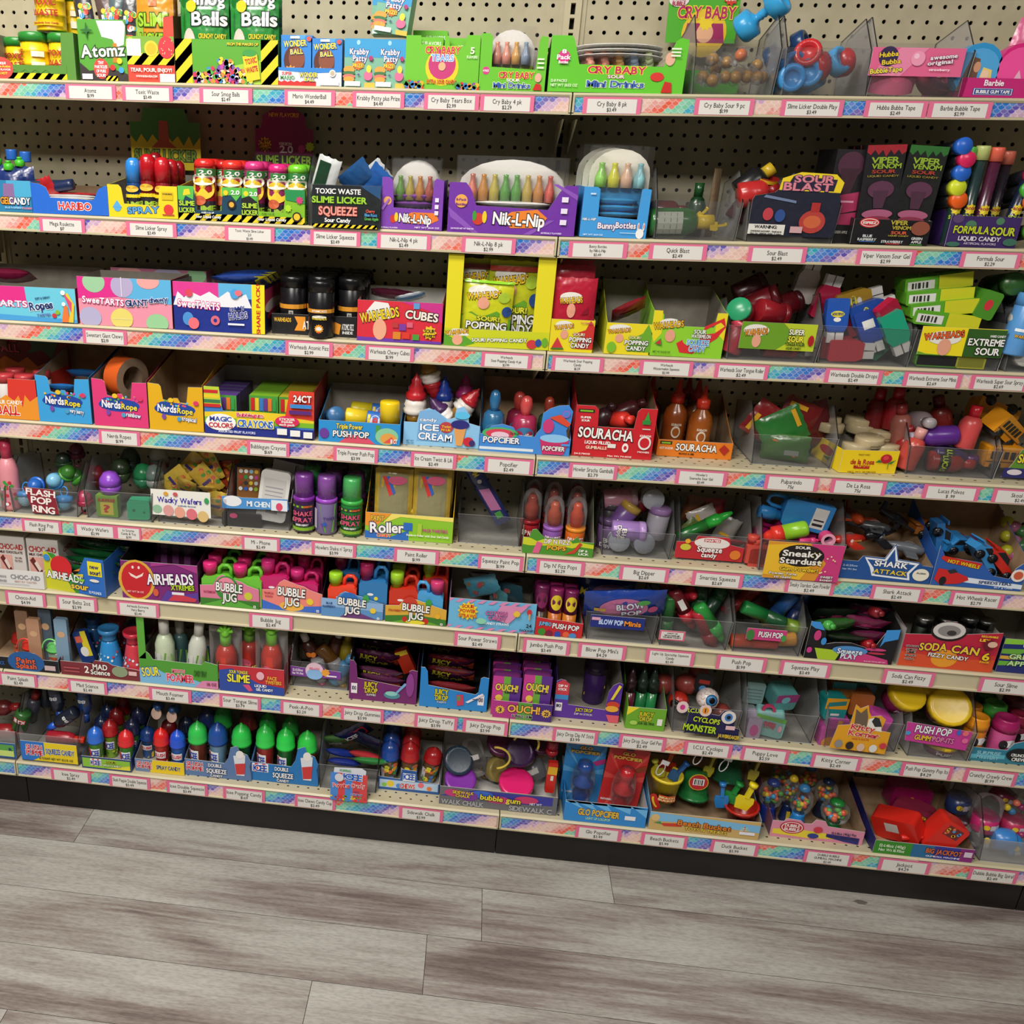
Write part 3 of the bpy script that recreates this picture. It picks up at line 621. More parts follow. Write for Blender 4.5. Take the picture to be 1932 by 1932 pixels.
        g = G(); g.ball((0, -.018, .44 * H), .3 * W, 'Xddd', 16, 1.25 * H / W * .95); g.obj('blister', r)
    elif kind == 'cup8':      # fold-open candy pack: card with clear window of wax bottles (cols: card, band, bottle colours...)
        pts = [(-.5, 0), (.5, 0), (.5, .62)] + [(.5 * math.cos(q), .62 + .38 * math.sin(q)) for q in [PI * i / 10 for i in range(1, 10)]] + [(-.5, .62)]
        g.prism([(x * W, z * H) for x, z in pts], lambda p, t: (p[0], t, p[1]), .001, cc(cols[0])); g.obj('card', r)
        g = G(); g.box(-.49 * W, .49 * W, -.004, -.001, 0, .42 * H, cc(cols[1])); art(g, a, flat(-.49 * W, 0, .98 * W, .42 * H, -.004), 'F'); g.obj('printed_band', r)
        n = len(cols) - 2
        for i in range(n):
            g = G(); rr = .4 * W / n; g.lathe([(rr, .43 * H), (rr, .58 * H), (rr * .5, .7 * H), (rr * .45, .76 * H), (rr * .55, .79 * H), (0, .8 * H)], cc('T' + cols[2 + i]), 10, (-.42 + .84 * (i + .5) / n) * W, -rr - .001); g.obj('wax_bottle', r)
        g = G(); g.v and None
        V = [(x, y, z) for z in (0, H * .5, H * 1.04) for x, y in ((-.53 * W, -.002), (-.3 * W, -.022), (0, -.026), (.3 * W, -.022), (.53 * W, -.002))]
        g.add(V, [(j * 5 + i, j * 5 + i + 1, j * 5 + i + 6, j * 5 + i + 5) for j in range(2) for i in range(4)], 'Xeee', True); g.obj('clear_wrap', r)
    elif kind == 'wrapped':   # gumball in twisted clear wrap
        g.ball((0, 0, H / 2), R * .62, cc(cols[0]), 12); g.obj('gumball', r)
        g = G(); rd = random.Random(5); vs = []
        g.lathe([(R * .1, 0), (R * .5, .12 * H), (R * .72, .5 * H), (R * .5, .86 * H), (R * .15, .9 * H), (R * .5, 1.1 * H)], 'Xddd', 9, wob=lambda q, t: 1 + .18 * math.sin(4 * q + 7 * t)); g.obj('wrapper', r)
    elif kind == 'eyeball':
        g.ball((0, 0, R), R, cc(cols[-1]) if len(cols) > 1 else 'Pe6dcd6', 20); g.obj('ball', r)
        g = G()
        for rr, c, e in ((.55, cc(cols[0]), .004), (.28, 'P0a0a0a', .006)):
            q = G(); q.lathe([(rr * R, math.sqrt(max(0, 1 - rr * rr)) * R), (rr * R * .7, math.sqrt(1 - rr * rr * .49) * R), (0, R)], c, 16); g.add([(x, -z - e * R * 4, R + y) for x, y, z in q.v], q.f, c, True)
        g.obj('iris', r); g = G()
        for i in range(9): q = 2 * PI * i / 9; g.tube([(R * math.sin(t) * math.cos(q + .3 * math.sin(9 * t)), -R * 1.003 * math.cos(t), R + R * math.sin(t) * math.sin(q + .3 * math.sin(9 * t))) for t in (.65, .8, .95, 1.15, 1.35)], .015 * R, 'Pa81c1c', 5)
        g.obj('veins', r)
    return r
PR = {}
def item(kind, name, cat, label, loc, W, H, cols, a='', rot=(0, 0, 0), grp=None, asp=None, ctr=False):
    key = (kind, name, cols, a, asp if asp is None else round(asp, 4))
    if kind in ('gum', 'taperoll', 'bignose'): key += (round(W, 3), round(H, 3))
    if key in PR:
        o, W0, H0 = PR[key]; o = copy_tree(o); o.scale = (W / W0, W / W0, H / H0)
    else:
        o = make(kind, name, W, H, cols, a, asp); PR[key] = (o, W, H)
    e = [math.radians(q) for q in rot]; o.rotation_euler = e
    if ctr:
        R3 = Matrix.Rotation(e[2], 3, 'Z') @ Matrix.Rotation(e[1], 3, 'Y') @ Matrix.Rotation(e[0], 3, 'X'); loc = Vector(loc) - R3 @ Vector((0, 0, H / 2))
    o.location = loc; n_ = name.replace('_', ' '); n_ += 'es' if n_[-1] in 'xhs' else 's'
    if n_.endswith('ys'): n_ = n_[:-2] + 'ies' if n_.endswith('dys') else n_
    tag(o, label, cat, grp or n_ + (' in the ' + TR.g if TR.g else ' on the %s shelf' % ORD[TR.L - 1])); return o
def stand(kind, name, cat, label, xc, yt, wpx, cols, a='', row=0, dy=None, rz=0, grp=None, Y=None, asp=None, H=None, lift=0, ry=0, rx=0):
    L = TR.L; y0 = TR.Y if Y is None else Y; m = (at(xc + 10, yt, y0) - at(xc, yt, y0)).x / 10; W = wpx * m
    dep = (asp if asp else W) if kind in ('pouch', 'box', 'tin') else (W * .5 if kind in ('jug', 'twincap') else W)
    if kind in ('cup8', 'bignose'): dep = {'cup8': .056, 'bignose': .085}[kind]
    Yc = y0 + (dep / 2 + .005 if Y is None else 0) + row * (dy or dep * 1.08)
    p = at(xc, yt, Yc); base = deck(L, p.x) + .0022 + lift
    H = min(H or max(.01, p.z - base), room(L, p.x, base)); W = wpx * (at(xc + 10, yt, Yc) - at(xc, yt, Yc)).x / 10
    return item(kind, name, cat, label, (p.x, Yc, base), W, H, cols, a, (rx, ry, rz), grp, asp)
RW = ['in the front row', 'in the second row', 'in the third row', 'in the fourth row', 'in the fifth row', 'in the sixth row']
def rows(kind, name, cat, label, xc, yt, wpx, cols, a='', n=3, dy=None, start=0, **k):
    """a file of identical things, one behind another, all the height of the first"""
    H = None
    for i in range(start, n):
        L = TR.L; o = stand(kind, name, cat, label + ', ' + RW[i], xc, yt, wpx, cols, a, 0, dy, H=H, **k)
        if H is None: X0, Y0, Z0 = o.location; H = at(xc, yt, Y0).z - Z0; st = o
        st_dy = dy or (k.get('asp') or (wpx * .00105)) * 1.08
        o.location = (X0, Y0 + i * st_dy, Z0)
def pile(kind, name, cat, label, xc, yc, q, W, H, cols, a='', rot=(0, 0, 0), grp=None, asp=None):
    R3 = Matrix.Rotation(math.radians(rot[2]), 3, 'Z') @ Matrix.Rotation(math.radians(rot[1]), 3, 'Y') @ Matrix.Rotation(math.radians(rot[0]), 3, 'X')
    dp = asp or (W * .5 if kind in ('jug', 'twincap', 'bus', 'car') else .02 if kind in ('pouch', 'box', 'tin', 'shovel') else W); h3 = (W / 2, dp / 2, H / 2)
    ex = [sum(abs(R3[i][j]) * h3[j] for j in range(3)) for i in range(3)]
    p = at(xc, yc, max(min(TR.Y + q, D - .006 - ex[1]), TR.Y + .004 + ex[1] * (.9 if q > .015 else 0)))
    if p.z - ex[2] < TR.Z + .002 and q > .015: p.z = min(TR.Z + .002 + ex[2], p.z + .02)
    return item(kind, name, cat, label, p, W, H, cols, a, rot, grp, asp, True)
NT = {}
def pricetag(L, xl, xr, lines, price, where, tilt=0, dz=0, Y=-.0004):
    yc = None; X0, X1 = at(xl, 0, 0), at(xr, 0, 0)
    # iterate to the rail height so that the slanted verticals are taken into account
    z = (deck(L, 0) + railb(L, 0)) / 2
    def xat(px):
        X = 0.0
        for _ in range(4):
            zz = (deck(L, X) + railb(L, X)) / 2
            lo, hi = 0, 1932
            for _ in range(14):
                mid = (lo + hi) / 2
                if at(px, mid, Y).z > zz: lo = mid
                else: hi = mid
            X = at(px, lo, Y).x
        return X
    xa, xb = xat(xl), xat(xr); W = xb - xa; X = (xa + xb) / 2; zt, zb_ = deck(L, X) - .0066, railb(L, X) + .002
    H = zt - zb_; g = G(); g.box(-W / 2, W / 2, 0, .0006, 0, H, 'Ne06d93')
    n = len(lines); s = 'r|dedbd5|.075|.03|.85|.85;'
    hh = .29 if n == 1 else .18
    ys = [.6] if n == 1 else [.71, .46]
    for t, y in zip(lines, ys):
        _, Wt = layout(t); tw = min(.82, Wt / .72 * hh * H / W * .8); s += 't|%s|1d1d1f|.5|%.2f|%.3f|%.2f;' % (t, y, tw, hh)
    _, Wt = layout(price); ph = .23 if n == 1 else .17
    s += 't|%s|1d1d1f|.5|%.2f|%.3f|%.2f' % (price, .26 if n == 1 else .2, Wt / .72 * ph * H / W * .9, ph)
    art(g, s, flat(-W / 2, 0, W, H), 'N'); sl = (deck(L, X + .05) - deck(L, X - .05)) / .1
    o = g.obj('price_tag', None, (X, Y, zb_ + dz), (0, -math.atan(sl) + math.radians(tilt), 0))
    tag(o, 'pink-bordered price tag reading %s, on the %s' % (price.replace(' ', ''), where), 'price tag', 'price tags on the shelf rails')
# ================================================================== top shelf
YEL, GRN = 'f2d21c', '4d8f2c'
tray('green hazard-striped box of yellow drums at the left edge of the top shelf', 1, (-20, 144, 147, 58), '5b8f3a', 'h|181818|e8d21e|.0|0|.9|.13|.3;p|5b8f3a|0 .13 .06 .2 .12 .12 .18 .2 .24 .12 .3 .2 .36 .12 .42 .2 .48 .12 .54 .2 .6 .12 .66 .2 .72 .12 .9 .12 .9 .3 0 .3;e|e2504a|.16|.22|.13|.24;t|UNIQUE|fff|.16|.33|.1|.05;t|Double-Action|ffe14a|.16|.26|.2|.05;t|SOUR FLAVOR|fff|.16|.19|.2|.04;t|IT\'S HOT!|ffe14a|.16|.11|.12|.05',
     [(0, 1), (.125, 1), (.135, .24), (.84, .24), (.86, 1), (1, 1)], hb=1.0, d=.17)
cc_ = 'Pf2c81a P2f8a35'; dra = 't|TOXIC|b5302a|.5|.68|.55|.17;t|WASTE|b5302a|.5|.4|.6|.17;r|b5302a|.2|.33|.6|.02;r|f2c81a|.1|.05|.8|.1;t|Hazardously Sour Candy|b5302a|.5|.12|.6|.05'
dr2 = 'r|f4eed8|.55|.55|.3|.16;r|f4eed8|.55|.2|.3|.2;t|TOXIC|b5302a|.2|.68|.3|.17;t|WASTE|b5302a|.2|.4|.3|.17'
for xc, yt, a, rw, lb in ((64, 62, dr2, 0, 'standing left of the other in the front row of the green hazard box'), (118, 64, dra, 0, 'standing in the front row behind the right tab of the green hazard box')):
    stand('drum', 'candy_drum', 'candy drum', 'yellow drum, ' + lb, xc, yt, 56, cc_, a, rw)
stand('drum', 'candy_drum', 'candy drum', 'yellow drum with a green lid, half hidden in the second row at left', 33, 72, 50, cc_, dra, 1)
H1 = at(64, 62, .05).z - deck(1, at(64, 62, .05).x)
stand('drum', 'candy_drum', 'candy drum', 'yellow drum stacked on top of the front drums, cut by the top of the photo', 92, -20, 58, cc_, dra, 0, H=H1, lift=H1 - .001)
stand('drum', 'candy_drum', 'candy drum', 'yellow drum with its green lid showing, stacked second from left in the rear', 137, 3, 46, cc_, dr2, 1, H=H1 * .95, lift=H1 * .9)
tray('green box with white cloud print and black candy packets standing in it', 1, (153, 242, 149, 33), '57a336', 'p|e9efe6|.4 .98 .5 .72 .72 .68 .8 .55 .95 .6 1 .9 .95 .98;p|c4822c|.7 .3 .85 .3 .8 .62 .72 .62;t|Atomz|eef3ea|.5|.5|.9|.2|1c3a14|3;p|3a3432|0 0 1 0 1 .12 .6 .22 .2 .16 0 .3;e|e2483e|.45|.2|.16|.17;t|TINY|fff|.45|.3|.12|.05;t|PARTICLES|fff|.45|.23|.26|.05;t|OF PURE|fff|.45|.16|.2|.05;t|SOUR!|fff|.45|.09|.18|.05;o|f2d32a|.85|.33|.05;o|d63434|.7|.22|.05;o|4aa3dc|.88|.18|.05;r|e7e7e7|.05|.02|.22|.09;h|1b1b1b|e5cf2a|.55|0|.25|.08|.1;o|3a7fc4|.2|.82|.04;e|2c6d22|.2|.82|.13|.02;e|2c6d22|.2|.82|.02|.13', d=.16, hb=1.05)
for i, (x, c, lb) in enumerate(((168, 'F3c3c40', 'leftmost'), (192, 'F54666a', 'second'), (214, 'F5c4a46', 'third'), (232, 'F454549', 'rightmost'))):
    stand('pouch', 'candy_packet', 'candy packet', 'clear-windowed candy packet, %s of four standing in the green cloud box' % lb, x, -30 + i * 6, 34, c, 'd|e0483c 4aa0d8 f0c93a 58b04a e8e8e8|.1|.45|.8|.3|26|.035;r|e8e8e8|.3|.2|.15|.5', 0, asp=.02, ry=(-8, 14, -10, 6)[i], lift=.02)
tray('green and red tear-pour candy display box with lemon and strawberry print', 1, (243, 331, 150, 62), 'e04a38', 'r|7fae3c|0|.38|1|.6;e|b9cf4c|.08|.8|.1|.16;h|181818|e8cf1e|0|.37|1|.25|.4;r|e9e9e6|.0|.56|.3|.36;o|f0cc3c|.52|.72|.17;o|e8b82c|.52|.72|.12;e|dc3a44|.84|.75|.17|.24;d|f6d9a0|.72|.6|.24|.3|12|.012;r|e9e9e6|.68|.0|.32|.18;t|TEAR, POUR, ENJOY!|f6efe8|.5|.26|.88|.08;t|WWW.BOBAVIDA.COM|f6efe8|.4|.12|.45|.045', [(0, 1), (.12, 1), (.2, .9), (.78, .9), (.8, 1.38), (1, 1.42)], d=.15, hb=1.7, sc='7a2a22')
for i in range(3):
    stand('pouch', 'popping_candy_pouch', 'candy pouch', 'orange candy pouch with green dripping letters, %s in the tear-pour box' % ('foremost', 'second back', 'third back')[i], 288 + i * 4, -36, 74, 'Fd9962e', 'e|9cc04a|.1|.5|.14|.14;e|c23a8e|.04|.3|.1|.1;p|d56a2a|.4 .75 .6 .75 .65 1 .35 1;t|SLIME|a6cf3a|.5|.62|.75|.13|3a5a18;t|LICKER|a6cf3a|.52|.42|.72|.13|3a5a18;t|Sour Popping|f4c63a|.5|.24|.75|.07|5a2a12;r|a8cf52|.84|.3|.12|.25', i, asp=.02)
balls = 'd4365a 3b8fd0 f0d23c 57b04a c04ea8 ef8a3a d8d8d8 7b4fb0'
tray('green sour-ball display box with hazard-striped ends and a heap of printed balls', 1, (333, 525, 152, 68), '5aa62e', 'p|a9cf3e|.17 0 .83 0 .83 .55 .17 .2;h|181818|e8cf1e|0|0|.165|1|.5;h|181818|e8cf1e|.835|0|.165|1|.5;t|FROM THE MAKERS OF|f0e03a|.66|.9|.3|.06|2a4a12;d|%s|.18|.02|.2|.2|40|.055;d|%s|.32|.05|.3|.3|70|.055;d|%s|.42|.32|.14|.25|26|.055;d|%s|.55|.02|.2|.28|40|.055;p|f3cf2a|.66 .62 .8 .7 .83 .12 .7 .05;e|3e9a42|.73|.7|.07|.08;t|TOXIC|c2342c|.74|.53|.11|.12||12;t|WASTE|c2342c|.75|.34|.11|.12||12' % ((balls,) * 4), d=.16, hb=1.0)
for j, (x, lb) in enumerate(((385, 'left'), (480, 'right'))):
    for i in range(3):
        stand('pouch', 'smog_ball_bag', 'candy bag', 'dark green sour-ball bag, %s stack of the hazard-ended box, %s' % (lb, RW[i]), x + i * 3, -28, 92, 'F1f6e2c', 'r|2f8a3c|0|0|1|1;t|Smog|f2f2ee|.58|.86|.7|.12|12301a;t|Balls|f2f2ee|.62|.66|.7|.14|12301a;e|d9d0c0|.2|.36|.14|.2;e|d9d0c0|.22|.22|.08|.1;t|CRUNCHY CANDY|e7cf3a|.68|.48|.55|.05;t|with a SOUR|f4e65a|.7|.4|.5|.06;t|CHEWY CENTER|e7cf3a|.7|.3|.52|.05;o|f0cc2a|.26|.78|.06', i, asp=.028)
wba = 'r|2f86d8|0|0|1|1;p|53a6e8|0 .1 .5 1 .8 1 .1 0 0 0;e|5a2c20|.42|.5|.34|.3;e|8a4a32|.5|.55|.26|.22;s|f0a24a|.3|.24|.18|12;o|b8362c|.3|.24|.1;t|WONDER|f6e24a|.45|.84|.72|.12|1c4ea0|4;t|BALL|f6e24a|.5|.68|.4|.1|1c4ea0|4;r|f0f0f0|.3|.93|.3|.05;e|3a56b0|.78|.2|.12|.16;o|e85a4a|.9|.93|.05'
for i in (1, 0):
    for j, (x, lb) in enumerate(((560, 'left'), (616, 'right'))):
        carton('blue box with a round chocolate-ball window, %s of the pair %s' % (lb, ('in front', 'behind')[i]), 1, (x - 29, x + 29, 150, 54 + j * 5), .045, '2f86d8', wba, Y=.014 + i * .052, grp=None)
tray('low white and blue tray with red zigzag holding the two chocolate-ball boxes', 1, (525, 644, 160, 126), 'dfe6ec', 'p|2f86d8|0 1 1 1 1 .8 .5 .7 0 .85;p|d02c2c|0 .28 .05 .2 .1 .28 .15 .2 .2 .28 .25 .2 .3 .28 .35 .2 .4 .28 .45 .2 .5 .28 .55 .2 .6 .25 .6 0 0 0;t|SUPER|d8392f|.14|.68|.16|.16|fff;t|MARIO|3a8f3e|.15|.45|.22|.2|fff;t|WONDER|f6e24a|.48|.62|.28|.26|1c4ea0;t|BALL|f6e24a|.5|.36|.16|.2|1c4ea0;o|efefef|.86|.72|.2;o|c8b49a|.86|.72|.14;r|f2f2f2|.66|.05|.3|.25', d=.13, hb=.7, Y=.009)
kpa = 'r|7fb79c|0|0|1|1;r|3a9fd6|0|.62|1|.38;r|e9c04a|.66|0|.34|.1;e|a2d8ea|.45|.92|.06|.05;t|Krabby|f2f2f2|.48|.74|.6|.12|5a3e90;t|Patty|f2f2f2|.5|.6|.44|.12|5a3e90;s|e8752e|.45|.45|.11|9;t|PRIZE!|ffe14a|.45|.45|.34|.08|b02a1a;e|dca548|.16|.36|.18|.08;e|3f7a4a|.16|.29|.2|.04;e|e07a6a|.16|.22|.2|.05;e|dca548|.16|.16|.18|.06;t|+|5a3e90|.47|.26|.1|.06;e|e0709a|.78|.24|.14|.1;e|f0dc4a|.8|.38|.08|.08;s|b0367a|.86|.6|.06|6;r|efefea|.03|.02|.5|.1'
for j, (x, lb) in enumerate(((678, 'left'), (736, 'right'))):
    carton('slim sea-blue box with a layered burger print, %s of the standing pair' % lb, 1, (x - 29, x + 29, 162, 70), .04, '7fb79c', kpa, Y=.012, top='3a9fd6')
carton('slim burger-print box standing upright behind the tilted one on top', 1, (701, 760, 67, -24), .04, '7fb79c', kpa, Y=.06, lift=at(700, 66, .06).z - deck(1, at(700, 66, .06).x))
o = carton('slim burger-print box tilted to the left, lying across the top of the pair', 1, (703, 768, 64, -26), .04, '7fb79c', kpa, Y=.012, lift=at(735, 64, .012).z - deck(1, at(735, 64, .012).x)); o.rotation_euler = (0, math.radians(8), math.radians(-6))
cbt = 'r|6fc42c|0|0|1|1;t|5 FLAVORS|e8f4d8|.66|.88|.55|.07;e|9a2a5a|.5|.55|.36|.2;t|CRY BABY|c2245e|.5|.6|.7|.16|f0e23a'
for j, (x, yt, q, lb) in enumerate(((801, 51, .02, 'left box in the front'), (868, 57, .02, 'right box in the front'), (808, 33, .09, 'left box at the rear'), (872, 46, .09, 'right box at the rear'))):
    carton('bright green tear-drop candy box, %s of the green window tray' % lb, 1, (x - 32, x + 32, 150, yt), .05, '6fc42c', cbt, Y=q)
tray('bright green tray with a pink and yellow round badge and two windows', 1, (763, 901, 167, 64), '6fc42c', 'o|f0d022|.5|.4|.34;o|c83878|.5|.46|.28;t|CRY BABY|d0255e|.5|.72|.46|.13|f0e23a;t|TEARS|7ab0e8|.5|.58|.3|.12|fff;e|f0b48a|.5|.42|.05|.08;t|EXTRA SOUR CANDY|c2302a|.5|.14|.4|.07|f0d022;t|5|e8f4d8|.9|.72|.05|.12;t|FLAVORS|e8f4d8|.9|.6|.14|.05;d|c8381e e8b02a 3a7fc0 7a4fa8 e87a2a 4a9a3a|0|.01|.24|.12|22|.05;d|c8381e e8b02a 3a7fc0 7a4fa8 e87a2a 4a9a3a|.7|.01|.3|.1|22|.045', [(0, .98), (.2, .98), (.21, .82), (.52, .8), (.53, .98), (.58, .98), (.59, .8), (.8, .8), (.82, 1), (1, 1)], d=.15, hb=.9, Y=.008)
cba = 't|CRY BABY|c8245c|.5|.41|.42|.13|f2e43a;t|SOUR|f4f0e6|.5|.29|.12|.06|a82a4a;t|Mini Drinks|3a62b8|.5|.16|.42|.12|e6f2c8;e|d8342c|.8|.3|.05|.08;e|e8b49a|.88|.62|.035|.12;p|c8281e|.84 .02 .92 .02 .91 .2 .86 .22;t|12-8 PACKS|dff0c8|.08|.2|.12|.05;t|NET WT 33.52 OZ|dff0c8|.12|.12|.2|.05;o|d8388a|.1|.62|.12;t|Pack|fff|.1|.62|.1|.08'
tray('bright green box of four-packs of pastel wax bottles, with a cut-out window', 1, (902, 1027, 170, 62), '6ac22c', 'o|d8388a|.1|.35|.07;t|4 PACK|fff|.1|.35|.09|.04;t|CRY BABY|c8245c|.56|.28|.52|.11|f2e43a;t|SOUR|f4f0e6|.52|.19|.2|.05;t|Mini Drinks|3a62b8|.5|.1|.55|.1|e6f2c8;e|e8b49a|.89|.24|.05|.08;p|c8281e|.82 .02 .95 .02 .94 .12 .86 .14;r|e8f4d8|.86|.55|.1|.03;r|e8f4d8|.86|.48|.1|.03;r|e8f4d8|.86|.4|.1|.03', [(0, 1), (.13, 1), (.17, .94), (.18, .42), (.84, .38), (.87, .9), (.9, .97), (1, .95)], d=.16, hb=.9)
for i in range(2):
    stand('cup8', 'wax_bottle_pack', 'candy pack', 'clear pack of pastel wax bottles in the green four-pack box, %s' % RW[i], 968 + i * 2, 56 + i * 2, 86, 'e6e4de F9cb82a e8a08c e89a86 e8b060 9fb4d0', 't|CRY BABY|c8245c|.5|.7|.7|.3|d8d03a;t|Mini Drinks|5a6a9a|.5|.3|.6|.2', i, .05)
tray('wide bright green box with one broad sloped cut-out, holding flat eight-packs', 1, (1032, 1287, 176, 69), '62c62a', cba + ';t|8|fff|.1|.72|.03|.07;t|Bottles|fff|.1|.53|.07|.05;r|e8f4d8|.88|.78|.07|.03;r|e8f4d8|.88|.72|.07|.03;r|e8f4d8|.88|.66|.07|.03', [(0, 1), (.15, 1), (.17, .93), (.22, .5), (.84, .48), (.91, .93), (.94, .99), (1, .96)], d=.16, hb=.65, sc='4c9a22')
for i in range(3):
    pile('cup8', 'wax_bottle_pack', 'candy pack', 'white-backed eight-pack lying flat in the wide green box, %s from the top' % ('first', 'second', 'third')[i], 1163, 118 + 9 * i, .08, .155, .1, 'e8e6e0 F9cb82a e8a08c e89a86 e8b060 9fb4d0 c8d8a0', '', (84, 0, i * 3 - 2))
g = G(); a0, a1 = at(1256, 70, .19), at(1398, -12, .19); W, H = a1.x - a0.x, a1.z - a0.z
tray('small green carton with a tall arched header card standing behind the bin of wrapped gumballs', 1, (1262, 1392, 165, 110), '4aa028', '', d=.05, hb=1.0, Y=.145, header=(1252, 1400, -12, 80, '4fae28', [(.02, 0), (1, 0), (1, .9), (.9, 1), (.1, 1), (0, .9)], 'o|e8c22a|.55|.2|.5;p|a0245c|.25 0 .85 0 .8 .4 .3 .4;e|e8b08c|.56|.2|.12|.2;s|f0d22a|.56|.42|.18|10;t|CRY BABY|b8285e|.55|.62|.8|.24|f0dc3a;e|e8e0e0|.14|.86|.14|.14;t|DUBBLE|b8324a|.14|.9|.18|.09;t|BUBBLE|b8324a|.14|.79|.18|.09;s|d83a28|.86|.9|.16|9;t|SOUR|f6d6c0|.86|.9|.14|.1'))
bin_('clear bin of amber gumballs wrapped in cellophane on the top shelf', 1, (1300, 1462, 178, 88), tint='8d8c90')
rd = random.Random(11)
for i, (x, y, q) in enumerate(((1345, 112, .05), (1325, 148, .03), (1368, 145, .03), (1408, 150, .03), (1437, 146, .04), (1342, 166, .02), (1384, 168, .02), (1424, 166, .02), (1458, 160, .05), (1372, 118, .07), (1428, 124, .06), (1398, 104, .04), (1398, 138, .07), (1350, 132, .08))):
    pile('wrapped', 'wrapped_gumball', 'wrapped candy', 'amber gumball in clear wrap, %s' % ('the orange one at the top of the pile' if i == 11 else 'one of the pile in the bin beside the green header'), x, y, q, .034, .034, ('Pd9702a' if i == 11 else 'Pb98a3c'), '', (rd.randint(0, 180), rd.randint(0, 90), 0), None if i == 11 else 'wrapped gumballs in the clear bin')
bin_('clear bin of blue and red spool toys on the top shelf', 1, (1470, 1640, 178, 88), tint='8d8c90')
for x, y, q, c, rot, lb in ((1524, 112, .02, 'Pc82a30', (75, 0, -20), 'red spool toy with its round end facing out, top of the pile'), (1566, 122, .03, 'Pb8242c', (0, 80, 20), 'red spool toy lying crosswise at the right of the pile'), (1484, 132, .05, 'P2a5f9a', (80, 0, 10), 'dark blue spool toy at the left of the pile'), (1482, 164, .02, 'P3c8ac8', (88, 0, 0), 'blue spool toy end-on at the bottom left corner'), (1518, 158, .02, 'P3f93d2', (80, 0, -10), 'blue spool toy end-on at the bottom, second from left'), (1552, 154, .03, 'P4aa2dc', (60, 30, 20), 'light blue ribbed spool toy lying at the bottom, third from left'), (1485, 98, .08, 'P1f3f6a', (30, 60, 0), 'navy spool toy at the back of the pile')):
    pile('wheelroll', 'spool_toy', 'candy toy', lb, x, y, q, .046, .07, c, '', rot)
pile('wheelroll', 'spool_toy', 'candy toy', 'light blue spool toy poking up above the bins in front of the pegboard', 1437, 28, .09, .05, .085, 'P39a5e0', '', (30, 50, 0))
bin_('clear bin of pink tape dispensers with a pink label card on its front', 1, (1626, 1822, 180, 92), (1637, 1812, 144, 90, 'e0628f', 'p|e886aa|0 0 .3 1 .6 1 .35 0;o|2a1a4a|.18|.68|.36;t|Hubba|f2cf2a|.18|.76|.2|.17|1c1030|6;t|Bubba|f2cf2a|.22|.5|.2|.17|1c1030|6;t|BubbleTape|f4e04a|.18|.2|.34|.18|3a1a3a|6;o|f09ab8|.5|.62|.26;o|f8c2d6|.48|.7|.1;t|awesome|f4eef2|.77|.7|.28|.15|8a3a6a|6;t|original|f4eef2|.74|.5|.26|.14|8a3a6a|6;t|strawberry|f4eef2|.75|.24|.22|.08'), tint='9a9296')
pile('taperoll', 'gum_tape_dispenser', 'gum dispenser', 'pink curled tape dispenser lying at the bottom left of its bin', 1672, 166, .04, .09, .085, 'Pe06a90 Pd8587f', '', (-75, 0, 0), None, .03)
pile('taperoll', 'gum_tape_dispenser', 'gum dispenser', 'darker pink tape dispenser at the bottom right of its bin', 1765, 162, .06, .08, .07, 'Pb8506e Pc8668a', '', (-20, 0, 20), None, .03)
tray('low magenta display tray of round tape pucks at the right end of the top shelf', 1, (1808, 1960, 183, 146), 'c21a72', 'r|1f3f8a|.16|.12|.5|.36;r|e8e8f0|.17|.14|.48|.32;r|1f3f8a|.18|.16|.46|.28;t|BUBBLE GUM TAPE|f4f2f6|.41|.3|.42|.17;t|Barbie|f6e6f0|.4|.76|.24|.3', d=.15, hb=1.4, sc='9a1460')
for x, c, a, lb in ((1851, 'P2f92cf P3b9fdc', 'blue', ''), (1929, 'Pd8207a Pe0308a', 'magenta', '')):
    stand('tin', 'round_tape_puck', 'gum dispenser', '%s round tape puck standing on edge in the magenta tray' % a, x, 82, 86, c, 'o|4aa2dc|.5|.5|.4;p|6a4632|.1 .1 .5 .1 .5 .7 .3 .75;p|e8c870|.5 .1 .85 .1 .8 .5 .6 .55;e|c89070|.46|.55|.08|.1;e|f0c8a8|.66|.4|.09|.1' if a == 'blue' else 'o|f04a9a|.5|.5|.42;p|e8b0c8|.3 .1 .7 .1 .5 .5', 0, asp=.026)
stand('pouch', 'pink_wrapper', 'candy pouch', 'pink foil packet leaning behind the magenta puck at the right edge', 1925, 35, 60, 'Fe06a98', 'r|f0a8c4|.2|.3|.5|.3', 1, asp=.02, ry=12, Y=.1)
for xl, xr, t, p, wh in ((123, 218, ['Atomz'], '$1.99', 'top rail below the green cloud-print box'), (230, 326, ['Toxic Waste'], '$3.49', 'top rail below the tear-pour box'), (376, 476, ['Sour Smog Balls'], '$2.49', 'top rail below the sour-ball box'), (536, 632, ['Mario WonderBall'], '$4.49', 'top rail below the chocolate-ball boxes'), (665, 763, ['Krabby Patty plus Prize'], '$4.49', 'top rail below the slim burger-print boxes'), (800, 904, ['Cry Baby Tears Box'], '$2.99', 'top rail below the green round-badge tray'), (906, 1008, ['Cry Baby 4 pk'], '$2.29', 'top rail, end of the left bay'), (1100, 1210, ['Cry Baby 8 pk'], '$3.49', 'top rail, start of the right bay'), (1311, 1423, ['Cry Baby Sour 9 pc'], '$1.99', 'top rail below the wrapped gumball bin'), (1474, 1592, ['Slime Licker Double Play'], '$3.49', 'top rail below the spool toy bin'), (1632, 1750, ['Hubba Bubba Tape'], '$2.49', 'top rail below the pink label card'), (1752, 1872, ['Barbie Bubble Tape'], '$2.99', 'top rail below the magenta tray')):
    pricetag(1, xl, xr, t, p, wh)
